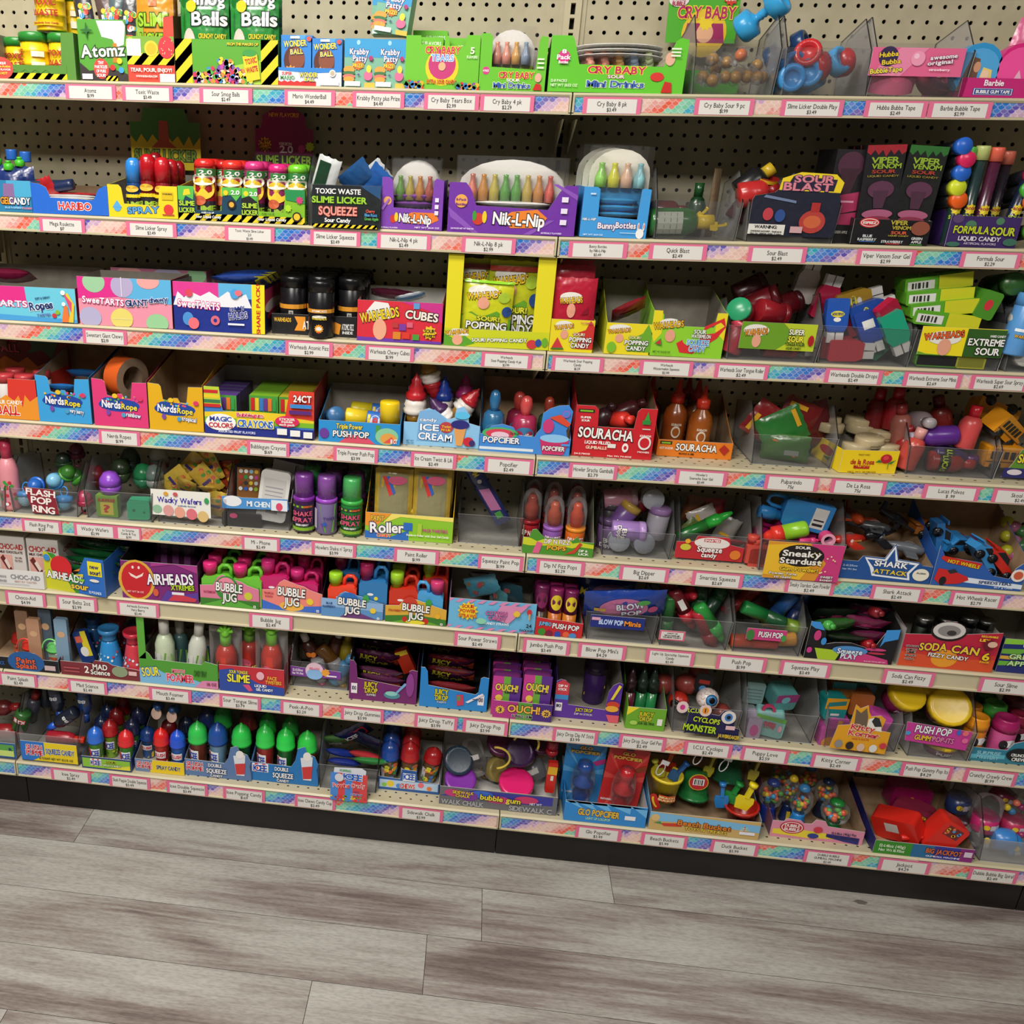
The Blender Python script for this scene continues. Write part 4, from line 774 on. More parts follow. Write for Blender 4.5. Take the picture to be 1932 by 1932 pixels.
# ================================================================== second shelf
tray('teal gel-candy box with an orange word, left edge of the second shelf', 2, (-50, 62, 396, 337), '2a7fae', 'p|4aa8d0|.6 .4 1 .5 1 1 .6 1;p|8a6a9a|.52 .3 .72 .3 .72 .9 .55 .9;t|SOUR|f0a030|.2|.36|.4|.2|2a1a10;t|GEL|f0a030|.56|.36|.16|.22|2a1a10;t|CANDY|f4f4f4|.8|.36|.34|.22|10202a;t|BLUE RASPBERRY|9ad0f0|.7|.14|.3|.06;t|STRAWBERRY|e87a8a|.92|.13|.16|.06', d=.15, hb=1.0)
for x, y, c, lb in ((16, 303, 'P49b82c', 'green-capped, front'), (-6, 293, 'P3aa82a', 'green-capped, left edge'), (37, 296, 'P49b82c', 'green-capped, right')):
    stand('pouch', 'gel_pouch', 'candy pouch', 'dark blue gel pouch, %s of the group in the teal box' % lb, x, y + 18, 52, 'F1c2f6a', 'e|8a6a90|.5|.4|.25|.2', 0 if y > 296 else 1, .03, asp=.025)
    pile('bottle', 'spout_cap', 'bottle cap', 'green screw cap on a blue gel pouch, %s of the three' % lb.split(', ')[1], x, y + 9, .02 if y > 296 else .05, .02, .018, c + ' ' + c)
for x, y, lb in ((22, 292, 'left'), (48, 296, 'right')):
    pile('disc', 'spout_cap', 'bottle cap', 'blue screw cap behind the green ones on the gel pouches, %s' % lb, x, y, .06, .022, .02, 'P2a62b8')
tray('blue display box with red block letters on the second shelf', 2, (62, 206, 403, 345), '2468cf', 't|HARIBO|d83a34|.56|.28|.42|.24|f4f4f4', [(0, 1), (.12, .96), (.2, .86), (.25, .53), (.81, .49), (.88, .85), (.96, .96), (1, .96)], d=.17, hb=.85, inner='@kraft')
for i in range(4):
    pile('pouch', 'gummy_packet', 'candy packet', 'silver-edged gummy packet lying in the blue box, %s' % ('lowest', 'second up', 'third up', 'topmost')[i], 138, 378 - i * 4, .05 + .01 * i, .115, .05, 'Fd0cfce' if i < 3 else 'Fb0262c', 'r|c03034|.1|.1|.3|.8', (88, 0, 2 * i), None, .008)
pile('pouch', 'gummy_packet', 'candy packet', 'red gummy packet standing at the left of the blue box', 90, 353, .05, .03, .04, 'Fb8262c', '', (20, -20, 0), None, .01)
pile('disc', 'gummy_tube', 'candy tube', 'dark blue tube with a red end lying across the blue box', 112, 352, .06, .022, .06, 'P1e2c50', '', (0, 80, 0))
tray('yellow spray-candy tray with a tall green header card behind', 2, (206, 336, 408, 347), 'e9cf1f', 't|SPRAY|5aa0dc|.5|.24|.44|.2|16406a|3;o|5aa8dc|.13|.3|.13;p|5aa8dc|.06 .3 .2 .3 .13 .52;e|d83a36|.87|.28|.07|.16;r|d8b81a|.78|.58|.16|.25;t|WARNING|4a3a10|.86|.76|.14|.05;r|c04838|.78|.1|.17|.04', [(0, 1), (.16, 1), (.2, .9), (.23, .42), (.72, .38), (.75, .95), (.78, 1), (1, 1)], d=.17, hb=1.3, inner='@greycard', hs=1.0,
     header=(250, 376, 206, 318, '4c8a3a', [(0, 0), (1, 0), (1, .78), (.84, .78), (.78, 1), (.2, 1), (.16, .78), (0, .78)], 'p|e3cb22|0 0 1 0 1 .55 .9 .4 .84 .56 .76 .4 .68 .56 .6 .46 .5 .6 .4 .46 .32 .58 .24 .44 .16 .58 .08 .44 0 .56;p|c85a3a|.4 .4 .56 .4 .54 .8 .42 .8;p|c85a3a|.3 .36 .66 .36 .54 .48 .4 .48;t|SLIME LICKER|7a9a2a|.5|.24|.9|.18|26381a'))
ra = 'r|241e2a|0|0|1|.62;t|SLIME|a8c83a|.5|.34|.8|.16;t|LICKER|a8c83a|.5|.12|.8|.16;h|161616|e8cf22|0|.55|1|.12|.2;e|e8b83c|.5|.86|.3|.12'
for x, y, w_, c, rw, lb in ((250, 297, 28, 'P15457e T2f86d8', 0, 'blue-capped roller candy at the left'), (277, 290, 30, 'P8a1620 Tb4121e', 0, 'tallest red-capped roller candy'), (305, 296, 29, 'P8a1620 Tc01a26', 0, 'red-capped roller candy right of the tallest'), (322, 300, 26, 'P8a1620 Ta81420', 1, 'red-capped roller candy at the right of the second row'), (292, 287, 26, 'P7a1018 T7a0a16', 1, 'dark red roller candy half hidden in the second row'), (336, 303, 24, 'P7a1018 T8a0e1a', 2, 'red roller candy in the third row at the right')):
    stand('roller', 'roller_candy', 'roller candy', lb + ' of the yellow spray tray', x, y, w_, c, ra, rw, lift=.0)
hz = 'h|151515|e6ce20|0|0|1|.2|.35;'
tray('dark teal tray with hazard base holding red-capped slime bottles', 2, (338, 456, 418, 354), '123f58', hz + 'p|58b84a|0 1 .26 1 .24 .6 .12 .72 .08 .56 0 .6;p|58b84a|.7 1 1 1 1 .8 .92 .6 .84 .78 .7 .74;p|f0cc2a|.08 .72 .2 .76 .18 .92 .1 .9;t|SLIME|b4d83e|.14|.5|.24|.14|16301a;t|LICKER|b4d83e|.14|.3|.25|.14|16301a;s|f0d02a|.76|.84|.09|10;t|2.0|f4f4f4|.91|.86|.13|.12;o|1a1a1a|.85|.5|.14;e|e8a83a|.85|.5|.04|.08;t|AGES 4 & UP|e8e8e8|.47|.24|.2|.05;t|Sour Liquid Candy|f6f6f2|.48|.12|.4|.08|181818', [(0, 1), (.25, 1), (.29, .3), (.68, .3), (.72, 1), (1, 1)], d=.17, hb=1.0)
s2 = 'r|2a2430|0|0|1|.35;t|SLIME|9ac03a|.5|.2|.9|.13;t|LICKER|9ac03a|.5|.05|.9|.13;e|f0c838|.5|.6|.42|.22;e|f4f0dc|.5|.78|.46|.12;r|2f7a3a|.3|.86|.7|.14;t|2.0|f0f0ea|.62|.93|.4|.08;e|c8603a|.4|.36|.2|.1'
for x, y, c, lb in ((386, 299, 'P9a1e24 Tdc2a26', 'left red-capped'), (438, 302, 'P9a1e24 Te0342a', 'right red-capped')):
    rows('sleeve', 'slime_bottle', 'slime bottle', lb + ' cartoon slime bottle of the teal hazard tray', x, y, 40, c, s2, 3)
rows('sleeve', 'slime_bottle', 'slime bottle', 'middle red-capped slime bottle of the teal hazard tray', 412, 302, 30, 'P7a1418 Tb81e20', s2, 3, start=1)
tray('lime green tray with hazard base and a tall purple header card', 2, (457, 575, 424, 359), '7fb824', hz + 'p|1a1a1c|0 .78 .24 .8 .26 .2 0 .2;p|58b84a|0 1 .25 1 .24 .62 .12 .78 0 .7;p|1e8a4a|.68 1 1 1 1 .6 .7 .7;s|f0d02a|.07|.84|.09|10;t|2.0|f4f4f4|.19|.84|.12|.12;t|SLIME|b4d83e|.13|.5|.24|.14|16301a;t|LICKER|b4d83e|.13|.3|.25|.14|16301a;s|c83a72|.92|.7|.12|8;s|a8d82a|.74|.46|.12|8;t|AGES 4 & UP|3a5a12|.42|.28|.2|.05;t|Sour Liquid Candy|f6f6f2|.48|.12|.46|.08|181818;o|1c1c1c|.88|.22|.14;o|e8c02a|.88|.22|.1', [(0, 1), (.24, 1), (.28, .34), (.66, .32), (.7, .98), (1, 1)], d=.17, hb=1.1,
     header=(482, 592, 202, 312, '8a2560', [(0, 0), (1, 0), (1, .62), (.88, .64), (.84, .86), (.66, .98), (.5, 1), (.34, .98), (.14, .84), (.1, .64), (0, .62)], 's|f0cf2a|.17|.36|.13|12;t|NEW|4a2a10|.17|.42|.16|.06;t|BOTTLE|4a2a10|.17|.35|.18|.05;t|DESIGN|4a2a10|.17|.29|.18|.05;t|VERSION|e8e0e4|.52|.38|.22|.05;t|2.0|f2eef0|.54|.29|.22|.12;s|c8488a|.8|.3|.08|8;s|b8d82a|.94|.34|.09|9;p|2a1a28|0 0 1 0 1 .18 0 .18;t|SLIME LICKER|9ac63a|.5|.11|.94|.15|26381a;t|NEW FLAVORS!|e8a83a|.5|.86|.5|.07'))
for x, y, c, lb in ((480, 304, 'P8a2a5a Td83a82', 'left pink-capped'), (525, 309, 'P8a2a5a Tdc2a7c', 'middle pink-capped'), (562, 310, 'P2a6a2a T74cc2c', 'lime-capped')):
    rows('sleeve', 'slime_bottle', 'slime bottle', lb + ' slime bottle of the lime hazard tray', x, y, 38, c, s2, 3)
bin_('clear bin with a black squeeze-candy label card and hazard strip', 2, (578, 720, 432, 353), (589, 716, 430, 350, '0c1418', 'p|1a4a78|.7 1 1 .7 1 1;h|141414|e6ce20|0|0|.96|.08|.16;t|TOXIC WASTE|e8e8e6|.38|.86|.66|.12;t|SLIME LICKER|9ccf2e|.4|.66|.8|.15|20401a;t|SQUEEZE|e89a8c|.38|.4|.56|.2|7a2018;t|Sour Candy|f0f0f0|.38|.18|.38|.1;t|Cherry|d85a4a|.86|.42|.13|.07;t|Blue Razz|4a9ad8|.87|.33|.18|.07;t|Green Apple|5ab04a|.88|.24|.2|.07'), pk=1.7, tint='777a80')
for x, y, q, c, rot, lb in ((612, 342, .03, 'Fcfd3d2', (10, 18, 0), 'silver and green packet standing at the left'), (672, 335, .05, 'F2a5a94', (40, 55, 0), 'blue packet fanned in the middle'), (700, 338, .07, 'Fd6d9da', (40, 48, 10), 'white-edged packet fanned at the right'), (706, 350, .03, 'F2a62b0', (30, 40, -10), 'blue packet lowest at the right')):
    pile('pouch', 'squeeze_packet', 'candy packet', lb + ' of the black-labelled bin', x, y, q, .045, .09, c, 'r|1f3f2a|.1|.1|.5|.8' if 'green' in lb else '', rot, None, .012)
PUR = '7a3aa0'
nka = 'e|a05ac8|.9 .5|1'
tray('tall narrow purple wax-bottle display box with a cut-out window', 2, (718, 833, 436, 338), '7c3fae', 'o|e8a860|.1|.55|.08;p|e87a2a|.3 .2 .5 .34 .9 .34 .94 .2 .8 .12 .4 .12;e|c83a2a|.2|.2|.05|.08;e|e8c82a|.25|.24|.03|.09;t|Nik-L-Nip|f2f2f4|.56|.22|.52|.17|1c1430|-3;t|ARTIFICIALLY FLAVORED|e8dcf0|.14|.03|.28|.025;t|NET WT 26.14 OZ|e8dcf0|.76|.05|.4|.03;p|9a62c8|0 .4 .12 .6 .14 .58 .03 .36;r|e8e0f2|.87|.55|.06|.08;r|e8e0f2|.87|.42|.06|.08;r|e8e0f2|.87|.3|.06|.08', [(0, 1), (.12, 1), (.18, .94), (.2, .42), (.82, .4), (.84, .95), (.88, 1), (1, .96)], d=.17, hb=.95)
for i in range(3):
    stand('cup8', 'wax_bottle_pack', 'candy pack', 'clear pack of coloured wax bottles in the narrow purple box, %s' % RW[i], 786 + i * 2, 306 - i * 2, 88, 'dcdad6 F7a3f9e 6a9a4a b8a850 c88a48 c06a5c', 't|Nik-L-Nip|d8c8dc|.6|.6|.6|.35|3a2460', i, .03)
for i in range(2):
    pile('pouch', 'purple_wrap', 'candy packet', 'shiny purple pack lying flat in the narrow purple box, %s' % ('upper', 'lower')[i], 782, 372 + i * 14, .03, .078, .03, 'F8a48ac', '', (80, 0, 0), None, .012)
tray('wide purple wax-bottle box with a broad cut-out, end of the left bay', 2, (843, 1083, 440, 343), '6f2fa2', 'p|8a52b8|0 .5 .1 .3 .25 0 .2 0 .02 .3;p|8a52b8|1 .7 .8 1 .84 1 1 .8;p|8a52b8|.6 0 .8 .3 .84 .3 .66 0;p|e8822a|.42 .3 .5 .44 .7 .5 .78 .34 .72 .14 .5 .12;t|Nik-L-Nip|f4f4f6|.56|.3|.4|.24|171020|-2;e|c83a2a|.24|.28|.045|.12;e|e8c82a|.29|.32|.018|.12;e|3a9a3a|.21|.34|.016|.1;o|e8a850|.1|.62|.13;t|8-Pack|7a2a8a|.1|.65|.08|.05;t|Bottles|7a2a8a|.1|.56|.08|.05;r|e8e0f2|.88|.66|.05|.1;r|e8e0f2|.88|.44|.05|.1;r|e8e0f2|.88|.22|.05|.1;t|12-8 PACKS NET WT 33.52 OZ|e8dcf0|.12|.08|.18|.03;t|ARTIFICIALLY FLAVORED|e8dcf0|.82|.05|.16|.03', [(0, .98), (.13, .98), (.17, .86), (.22, .54), (.78, .5), (.86, .85), (.9, .98), (1, .98)], d=.17, hb=.9)
for i in range(2):
    stand('cup8', 'wax_bottle_pack', 'candy pack', 'white arched eight-pack of wax bottles in the wide purple box, %s' % RW[i], 968 + i * 2, 301, 200, 'e4e2dd F742c86 c87a6a d0924e c8b85a 6aa858 6aa858 c8b060 d0945a c8645c', 'e|e87a2a|.7|.5|.14|.4;t|Nik-L-Nip|dfe8dc|.6|.55|.5|.5|241a3c;e|c83a2a|.25|.5|.06|.3', i, .05)
pile('pouch', 'silver_pack_edge', 'candy packet', 'silver-backed pack lying flat at the lip of the wide purple box', 965, 386, .02, .15, .03, 'Fd6d4d2', '', (80, 0, 0), None, .012)
tray('tall sky blue bunny-bottle display box at the left end of the right bay', 2, (1093, 1218, 447, 352), '3f9ade', 't|NIK-L-NIP|e8eef4|.12|.36|.2|.05|2a5a8a;t|Bunny|f2eef4|.4|.24|.28|.12|6a3a7a;t|Bottles|f2eef4|.68|.26|.3|.12|6a3a7a;t|NET WT 26.14 OZ|dceaf4|.2|.05|.3|.03;e|f2f0ee|.9|.1|.06|.1;e|f2f0ee|.87|.24|.016|.08;e|f2f0ee|.95|.24|.016|.08;e|e8707a|.87|.25|.008|.05;e|e8707a|.95|.25|.008|.05;r|cfe4f2|.1|.85|.08|.03;r|cfe4f2|.6|.1|.24|.012', [(0, 1), (.2, 1), (.24, .96), (.25, .42), (.84, .38), (.86, .97), (.9, 1), (1, .98)], d=.17, hb=1.0)
for i in range(3):
    stand('cup8', 'wax_bottle_pack', 'candy pack', 'cream arched pack of four pastel bottles in the bunny box, %s' % RW[i], 1175 - i * 12, 281 - 2 * i, 116, 'e8e4d6 F3f9ad0 8cc860 d8d84a e0b8a0 90c8d0', 't|Bunny Bottles|b8d0c0|.45|.5|.7|.25|2a5a7a', i, .035, lift=.035)
for i in range(3):
    pile('pouch', 'blue_wrap', 'candy packet', 'glossy blue pack lying flat in the bunny box, %s' % ('lowest', 'middle', 'uppermost')[i], 1160, 406 - i * 13, .028, .08, .03, 'F3b9fd8', '', (80, 0, 0), None, .012)
bin_('dim clear bin holding a green bottle with yellow tip, beside the bunny box', 2, (1230, 1392, 448, 374), pk=1.8, tint='70757a')
pile('bottle', 'spray_candy_bottle', 'candy bottle', 'green bottle with a white ingredients label lying across the bin', 1284, 424, .03, .05, .115, 'T2f6a30 Pd8b82a', 'r|b8bcae|.2|.1|.62|.8;r|7a8a78|.24|.3|.54|.02;r|7a8a78|.24|.5|.54|.02;r|7a8a78|.24|.7|.54|.02', (0, 88, 0))
pile('shovel', 'yellow_nozzle', 'candy toy part', 'yellow winged nozzle at the right end of the lying green bottle', 1355, 426, .02, .02, .03, 'Pd2b422', '', (0, 80, 0))
stand('bottle', 'spray_candy_bottle', 'candy bottle', 'dark green bottle standing at the back of the dim bin', 1321, 345, 34, 'T14361c T1c4a24', 't|QUICK|3a5a3a|.5|.5|.7|.2', 0, Y=.09)
pile('shovel', 'yellow_nozzle', 'candy toy part', 'yellow nozzle pointing up in the middle of the dim bin', 1326, 402, .03, .018, .025, 'Pc8aa20', '', (0, 40, 0))
stand('pouch', 'kraft_backed_packet', 'candy packet', 'clear packet with a brown card edge standing right of the green bottles', 1356, 318, 30, 'F7a6850', '', 0, Y=.07, asp=.01, rz=50)
pile('bottle', 'spray_candy_bottle', 'candy bottle', 'dark red bottle lying at the back left of the dim bin', 1262, 396, .08, .034, .07, 'T5a141c T5a141c', '', (0, 90, 20))
bin_('clear bin with a navy warning label card and a jagged sunburst header', 2, (1402, 1575, 452, 378), (1408, 1572, 446, 324, '161a2e', 'p|e8cc22|.28 .72 .98 .7 1 .86 .9 .98 .5 1 .3 .9;p|221c34|.35 .74 .9 .72 .92 .9 .42 .94;t|SOUR|d8808e|.66|.9|.44|.11|3a2a48;t|BLAST|d8808e|.6|.78|.54|.12|3a2a48;p|6a7a9a|.12 .6 .5 .52 .5 .56 .14 .64;e|b03a34|.72|.24|.15|.18;e|c8603a|.72|.24|.1|.1;r|a82a2a|.68|.4|.1|.14;e|b83a44|.2|.34|.06|.1;e|2a4a8a|.34|.32|.06|.1;r|dcdad2|0|.02|.42|.16;t|WARNING:|222|.2|.14|.26|.05;t|CHOKING HAZARD - Small parts|222|.21|.07|.36|.025;t|Not for children under 3 years|222|.21|.035|.36|.025;r|c8a0a4|.48|.06|.14|.1', [(0, 0), (1, 0), (1, .6), (.98, .66), (1, .86), (.9, .92), (.86, .98), (.74, .96), (.64, 1), (.52, .96), (.42, .98), (.36, .9), (.28, .86), (.3, .76), (.24, .68), (.02, .62), (0, .56)]), pk=1.6, tint='6a6c72')
for x, y, q, c, rot, lb in ((1425, 340, .05, 'P1a1a1c Pc8a828', (0, 50, 0), 'black grenade-shaped bottle with a yellow lever'), (1430, 364, .03, 'Fb82a2a P8a1a1e', (0, 80, 0), 'red and white wrapped bottle'), (1410, 385, .06, 'P3a1218 P3a1218', (0, 30, 0), 'dark maroon bottle')):
    pile('bottle', 'spray_candy_bottle', 'candy bottle', lb + ' in the sunburst-label bin', x, y, q, .045, .07, c, '', rot)
pile('taperoll', 'lever_ring', 'candy toy part', 'yellow and red lever ring on top of the sunburst-label bin', 1448, 338, .04, .04, .04, 'Pc8a020 P8a1a1a', '', (-70, 0, 20), None, .006)
vva = 'p|9a1e2a|0 1 1 1 1 .93 .9 .9 .8 .95 .7 .9 .6 .95 .5 .88 .4 .95 .3 .9 .2 .95 .1 .9 0 .93;t|VIPER|8fae30|.5|.85|.7|.06;t|VENOM|8fae30|.55|.79|.75|.05;t|SOUR|a83a28|.5|.735|.6|.035;t|LIQUID CANDY|8a7a2a|.5|.69|.8|.02;e|5a3048|.5|.55|.34|.09;p|48283c|.3 .54 .7 .54 .62 .36 .38 .36;e|a85a7a|.5|.3|.4|.05;e|8a3048|.5|.24|.36|.04'
for x, c, lb, rt in ((1651, 'K141218', 'left tall black serpent-candy box tipped left', -3), (1714, 'K121414', 'right tall black serpent-candy box', 2)):
    a = vva if x < 1700 else vva.replace('9a1e2a', '2a6a2a')
    X = fitpx(2, (x - 36, x + 36, 450, 262)); o = item('box', 'tall_candy_box', 'candy box', lb, (X[0], .035, deck(2, X[0]) + .003), X[3], X[4], c, a, (0, rt, 0), asp=.03)
    for j in range(2):
        q = copy_tree(o); q.location.y += .034 * (j + 1); q['label'] = lb + ', copy %s it' % ('behind', 'furthest behind')[j]
tray('black serpent-candy tray with a red oval badge and three flavour names', 2, (1604, 1750, 456, 408), '0d0c10', 'e|c4242c|.2|.86|.13|.2;e|e8e0dc|.2|.86|.115|.16;e|c4242c|.2|.86|.105|.13;t|ESPEEZ|f2eeea|.2|.86|.17|.1;t|VIPER|b8a83a|.58|.9|.22|.17;t|VENOM|b8a83a|.62|.7|.24|.14;t|SOUR|d85a38|.6|.5|.2|.12;t|LIQUID CANDY|b8a83a|.6|.38|.26|.05;e|8a4a38|.86|.7|.12|.28;t|BLUE|d8d8d8|.2|.34|.12|.1;t|RASPBERRY|d8d8d8|.2|.2|.24|.1;t|STRAWBERRY|d8d8d8|.53|.14|.28|.1;t|GREEN|d8d8d8|.84|.3|.14|.1;t|APPLE|d8d8d8|.84|.16|.13|.1;r|3a6ab8|.1|.1|.2|.03;r|c82a2a|.45|.04|.18|.03;r|4aa03a|.76|.04|.16|.03', d=.14, hb=1.4, inner='@whitecard', sc='1a181c')
carton('black side box with pink striped muscle print left of the serpent tray', 2, (1548, 1608, 446, 268), .1, '141216', 'e|4a2438|.5|.84|.4|.14;p|3a1c2a|.2 .8 .8 .8 .62 .5 .42 .5;p|a8305a|.1 .5 .95 .56 .95 .36 .2 .3;r|e0a0b8|.2|.44|.6|.02;p|a8305a|.2 .3 .95 .34 .95 .2 .3 .2;t|GREEN APPLE|a8a8a0|.6|.12|.4|.03', Y=.03)
tray('purple liquid-candy display box with colourful tubes and lime lettering', 2, (1783, 1916, 461, 402), '3a2360', 'e|4a7a5a|.3|.7|.08|.16;e|4a7a5a|.7|.86|.06|.12;e|56406e|.1|.9|.08|.14;t|FORMULA|c2cf2a|.32|.56|.5|.24|221438;t|SOUR|c2cf2a|.77|.54|.34|.26|221438;t|LIQUID CANDY|d8d2dc|.46|.28|.6|.14;t|ARTIFICIAL FLAVORS|b8aac4|.48|.12|.46|.07;e|3a6a58|.9|.2|.1|.12;e|3a6a58|.1|.08|.1|.08', d=.17, hb=1.9, hs=1.0, inner='@greycard')
for x, y, c, lb in ((1808, 282, 'P2a64c8', 'blue'), (1814, 306, 'Pd8285e', 'pink'), (1805, 331, 'P2a66cc', 'second blue'), (1797, 358, 'Pd0dc30', 'yellow'), (1799, 381, 'Pe8601e', 'orange')):
    pile('vial', 'liquid_candy_tube', 'candy tube', 'dark tube lying with its %s cap forward, in the purple lime-lettered box' % lb, x - 19, y, .05, .024, .1, 'P17171c ' + c, 't|SOUR|a8a83a|.5|.5|.6|.1', (84, 0, 6))
for x, y, c, b, lb in ((1830, 277, 'P56b04a', 'T1c3a30', 'green'), (1857, 275, 'Pb4be72', 'T1e3434', 'pale yellow'), (1884, 278, 'Pd8604a', 'T4a1c34', 'coral'), (1904, 285, 'Pc06450', 'T241e28', 'duller coral'), (1938, 272, 'P2a72cc', 'T16203a', 'bright blue')):
    stand('vial', 'liquid_candy_tube', 'candy tube', 'tall clear tube with a %s cap standing in the purple lime-lettered box' % lb, x, y, 23, b + ' ' + c, 's|e0c82a|.5|.66|.12|8;t|ROCK|b02a3a|.5|.68|.5|.05;t|SOUR|b8cc2a|.5|.5|.7|.08', 0 if lb != 'duller coral' else 1, .03, ry=(8 if x > 1920 else 0))
for x, y, c, lb in ((1921, 364, 'P46a836', 'green-capped tube lying at the lower right edge'), (1925, 385, 'Pe86a24', 'orange-capped tube lying at the right edge'), (1928, 336, 'Pc8285a', 'pink-capped tube lying at the right edge'), (1925, 440, 'P3e8a2a', 'lime plastic toy beside the purple box at the edge of the photo')):
    pile('vial', 'liquid_candy_tube', 'candy tube', lb, x, y, .02, .026, .08, 'P1a1a20 ' + c, '', (80, 0, 0))
for xl, xr, t, p, wh in ((74, 160, ['Mega Roulette'], '$1.?', 'second rail below the blue red-lettered box'), (238, 333, ['Slime Licker Spray'], '$3.49', 'second rail below the yellow spray tray'), (424, 518, ['Toxic Waste Slime Licker', '2.0'], '$3.49', 'second rail below the teal hazard tray'), (585, 680, ['Slime Licker Squeeze'], '$3.49', 'second rail below the black squeeze label'), (711, 813, ['Nik-L-Nip 4 pk'], '$2.49', 'second rail below the narrow purple box'), (871, 973, ['Nik-L-Nip 8 pk'], '$2.99', 'second rail below the wide purple box'), (1073, 1184, ['Bunny Bottles', 'by Nik-L-Nip'], '$2.49', 'second rail below the bunny box'), (1225, 1334, ['Quick Blast'], '$2.49', 'second rail below the dim green-bottle bin'), (1412, 1522, ['Sour Blast'], '$2.49', 'second rail below the sunburst label'), (1617, 1728, ['Viper Venom Sour Gel'], '$2.99', 'second rail below the black serpent tray'), (1813, 1926, ['Formula Sour'], '$2.29', 'second rail below the lime-lettered purple box')):
    pricetag(2, xl, xr, t, p.replace('$1.?', '$17'), wh)
# ================================================================== third shelf
tray('sky blue and pink rope-candy display box at the left edge of the third shelf', 3, (-70, 146, 606, 542), '6cc8e0', 'p|e0308a|0 1 .57 1 .58 .52 0 .58;p|4aa0dc|0 .2 1 .1 1 0 0 0;t|SweeTARTS|e8e8f4|.32|.5|.52|.18|d82a80;t|Ropes|1c2a6a|.7|.48|.2|.24|e8f4fa|8;t|SOFT & CHEWY|1c2a6a|.72|.7|.13|.06||8;t|TWISTED|5a6ab0|.72|.2|.12|.08||6;e|c8383a|.81|.2|.02|.07;e|8ab83a|.84|.3|.02|.07;p|e87a3a|.87 .02 .9 .5 .93 .5 .94 .02;p|e8c83a|.93 .02 .96 .5 .92 .85 .94 .88 .99 .55 .97 .02;p|d8507a|.9 .9 .93 .6 .96 .3 .97 .6;o|f2f2ee|.9|.88|.07;o|f2f2ee|.9|.55|.06', d=.17, hb=1.35, hs=1, sc='9a2a4a')
pile('pouch', 'maroon_pouch', 'candy pouch', 'dark maroon pouch lying on the rope-candy box at the left edge', 20, 520, .07, .1, .05, 'F6a1234', '', (70, 0, 5), None, .03)
tray('pink and blue giant-tablet candy box, tall front with pastel discs printed on it', 3, (152, 326, 615, 524), 'e892a8', 'p|dc2e8c|0 1 .5 1 .5 .62 0 .55;p|5cb0de|.5 1 1 1 1 .5 .5 .6;E|9ccaa0|.18|.9|.12|.22;E|b4a8cc|.48|.84|.12|.24;E|e8a4a0|.76|.96|.12|.16;E|b4aed0|.12|.16|.12|.22;E|e4d470|.46|.16|.12|.22;E|98cc98|.84|.1|.12|.2;r|d8d0e0|.47|.62|.012|.4;r|f0e8a8|.36|.15|.2|.012;t|SweeTARTS|f2f0f6|.27|.52|.44|.13|d82a80|-3;t|GIANT|1c2a6a|.63|.51|.24|.13|e8f0fa|4;t|chewy|1c2a6a|.86|.6|.2|.11|e8f0fa|7', d=.12, hb=1.0, sc='8a2a40')
tray('second pastel-disc candy box standing behind the front one', 3, (215, 392, 600, 508), 'c87a98', 'E|e8a4a0|.2|.85|.14|.2;E|b4aed0|.6|.85|.16|.2;E|98cc98|.9|.9|.1|.16', d=.05, Y=.13, hb=1.02, inner='@greycard')
tray('navy, pink and white gummy-ring candy box with a yellow stripe at its right end', 3, (330, 500, 626, 534), '1c2f8a', 'r|dc3a92|0|.7|.5|.3;r|5cb0de|.5|.7|.5|.3;p|e8e8ee|0 .52 .05 .8 .12 .68 .2 .8 .3 .72 .4 .82 .5 .7 .6 .84 .7 .72 .8 .8 .86 .52;r|f0dc1e|.86|0|.14|1;t|SHARE PACK!|c8282a|.93|.5|.52|.08||90;t|SweeTARTS|f2f0f6|.28|.55|.46|.15|d82a80|-3;t|GUMMY|1c2f8a|.7|.5|.16|.08|e8e8ee|10;t|HALOS|1c2f8a|.71|.36|.2|.13|e8e8ee|8;e|4a90d0|.16|.25|.06|.14;e|e8707a|.22|.16|.06|.12;e|d8687c|.46|.24|.05|.1;e|1c2f8a|.46|.24|.02|.04;e|d8485a|.18|.78|.04|.08;e|4aa0dc|.68|.8|.05|.1;e|e8707a|.72|.82|.04|.06;r|e8e8ee|.6|.16|.18|.04', d=.16, hb=.95, sc='241a4a', side='r|c83a6a|0|.55|1|.4;e|e8e0e8|.5|.55|.5|.15;e|c82a4a|.5|.35|.35|.12')
for i in range(3):
    pile('pouch', 'gummy_packet', 'candy packet', 'blue and yellow gummy packet lying across the navy box, %s' % ('front', 'middle', 'rear')[i], 455 + 10 * i, 528 - i * 4, .03 + .035 * i, .115, .045, 'F24408c', 'r|e8dc2a|.78|0|.22|1;t|SweeTARTS|d8d8e8|.4|.5|.5|.4', (65, -4, 0), None, .02)
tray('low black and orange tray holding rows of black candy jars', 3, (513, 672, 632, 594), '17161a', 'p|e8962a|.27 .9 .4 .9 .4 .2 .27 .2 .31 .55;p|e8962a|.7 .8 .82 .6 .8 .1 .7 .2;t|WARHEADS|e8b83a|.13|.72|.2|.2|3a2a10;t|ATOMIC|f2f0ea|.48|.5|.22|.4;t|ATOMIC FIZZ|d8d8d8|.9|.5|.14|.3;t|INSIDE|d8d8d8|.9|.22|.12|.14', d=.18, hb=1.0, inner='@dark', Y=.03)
ja = 'r|d8922a|0|.78|1|.16;r|b0b0a8|.44|.3|.12|.42;r|222|.47|.34|.02|.34;r|222|.51|.34|.02|.34;r|b0b0a8|.44|.04|.12|.22;e|e8b02a|.2|.3|.14|.12'
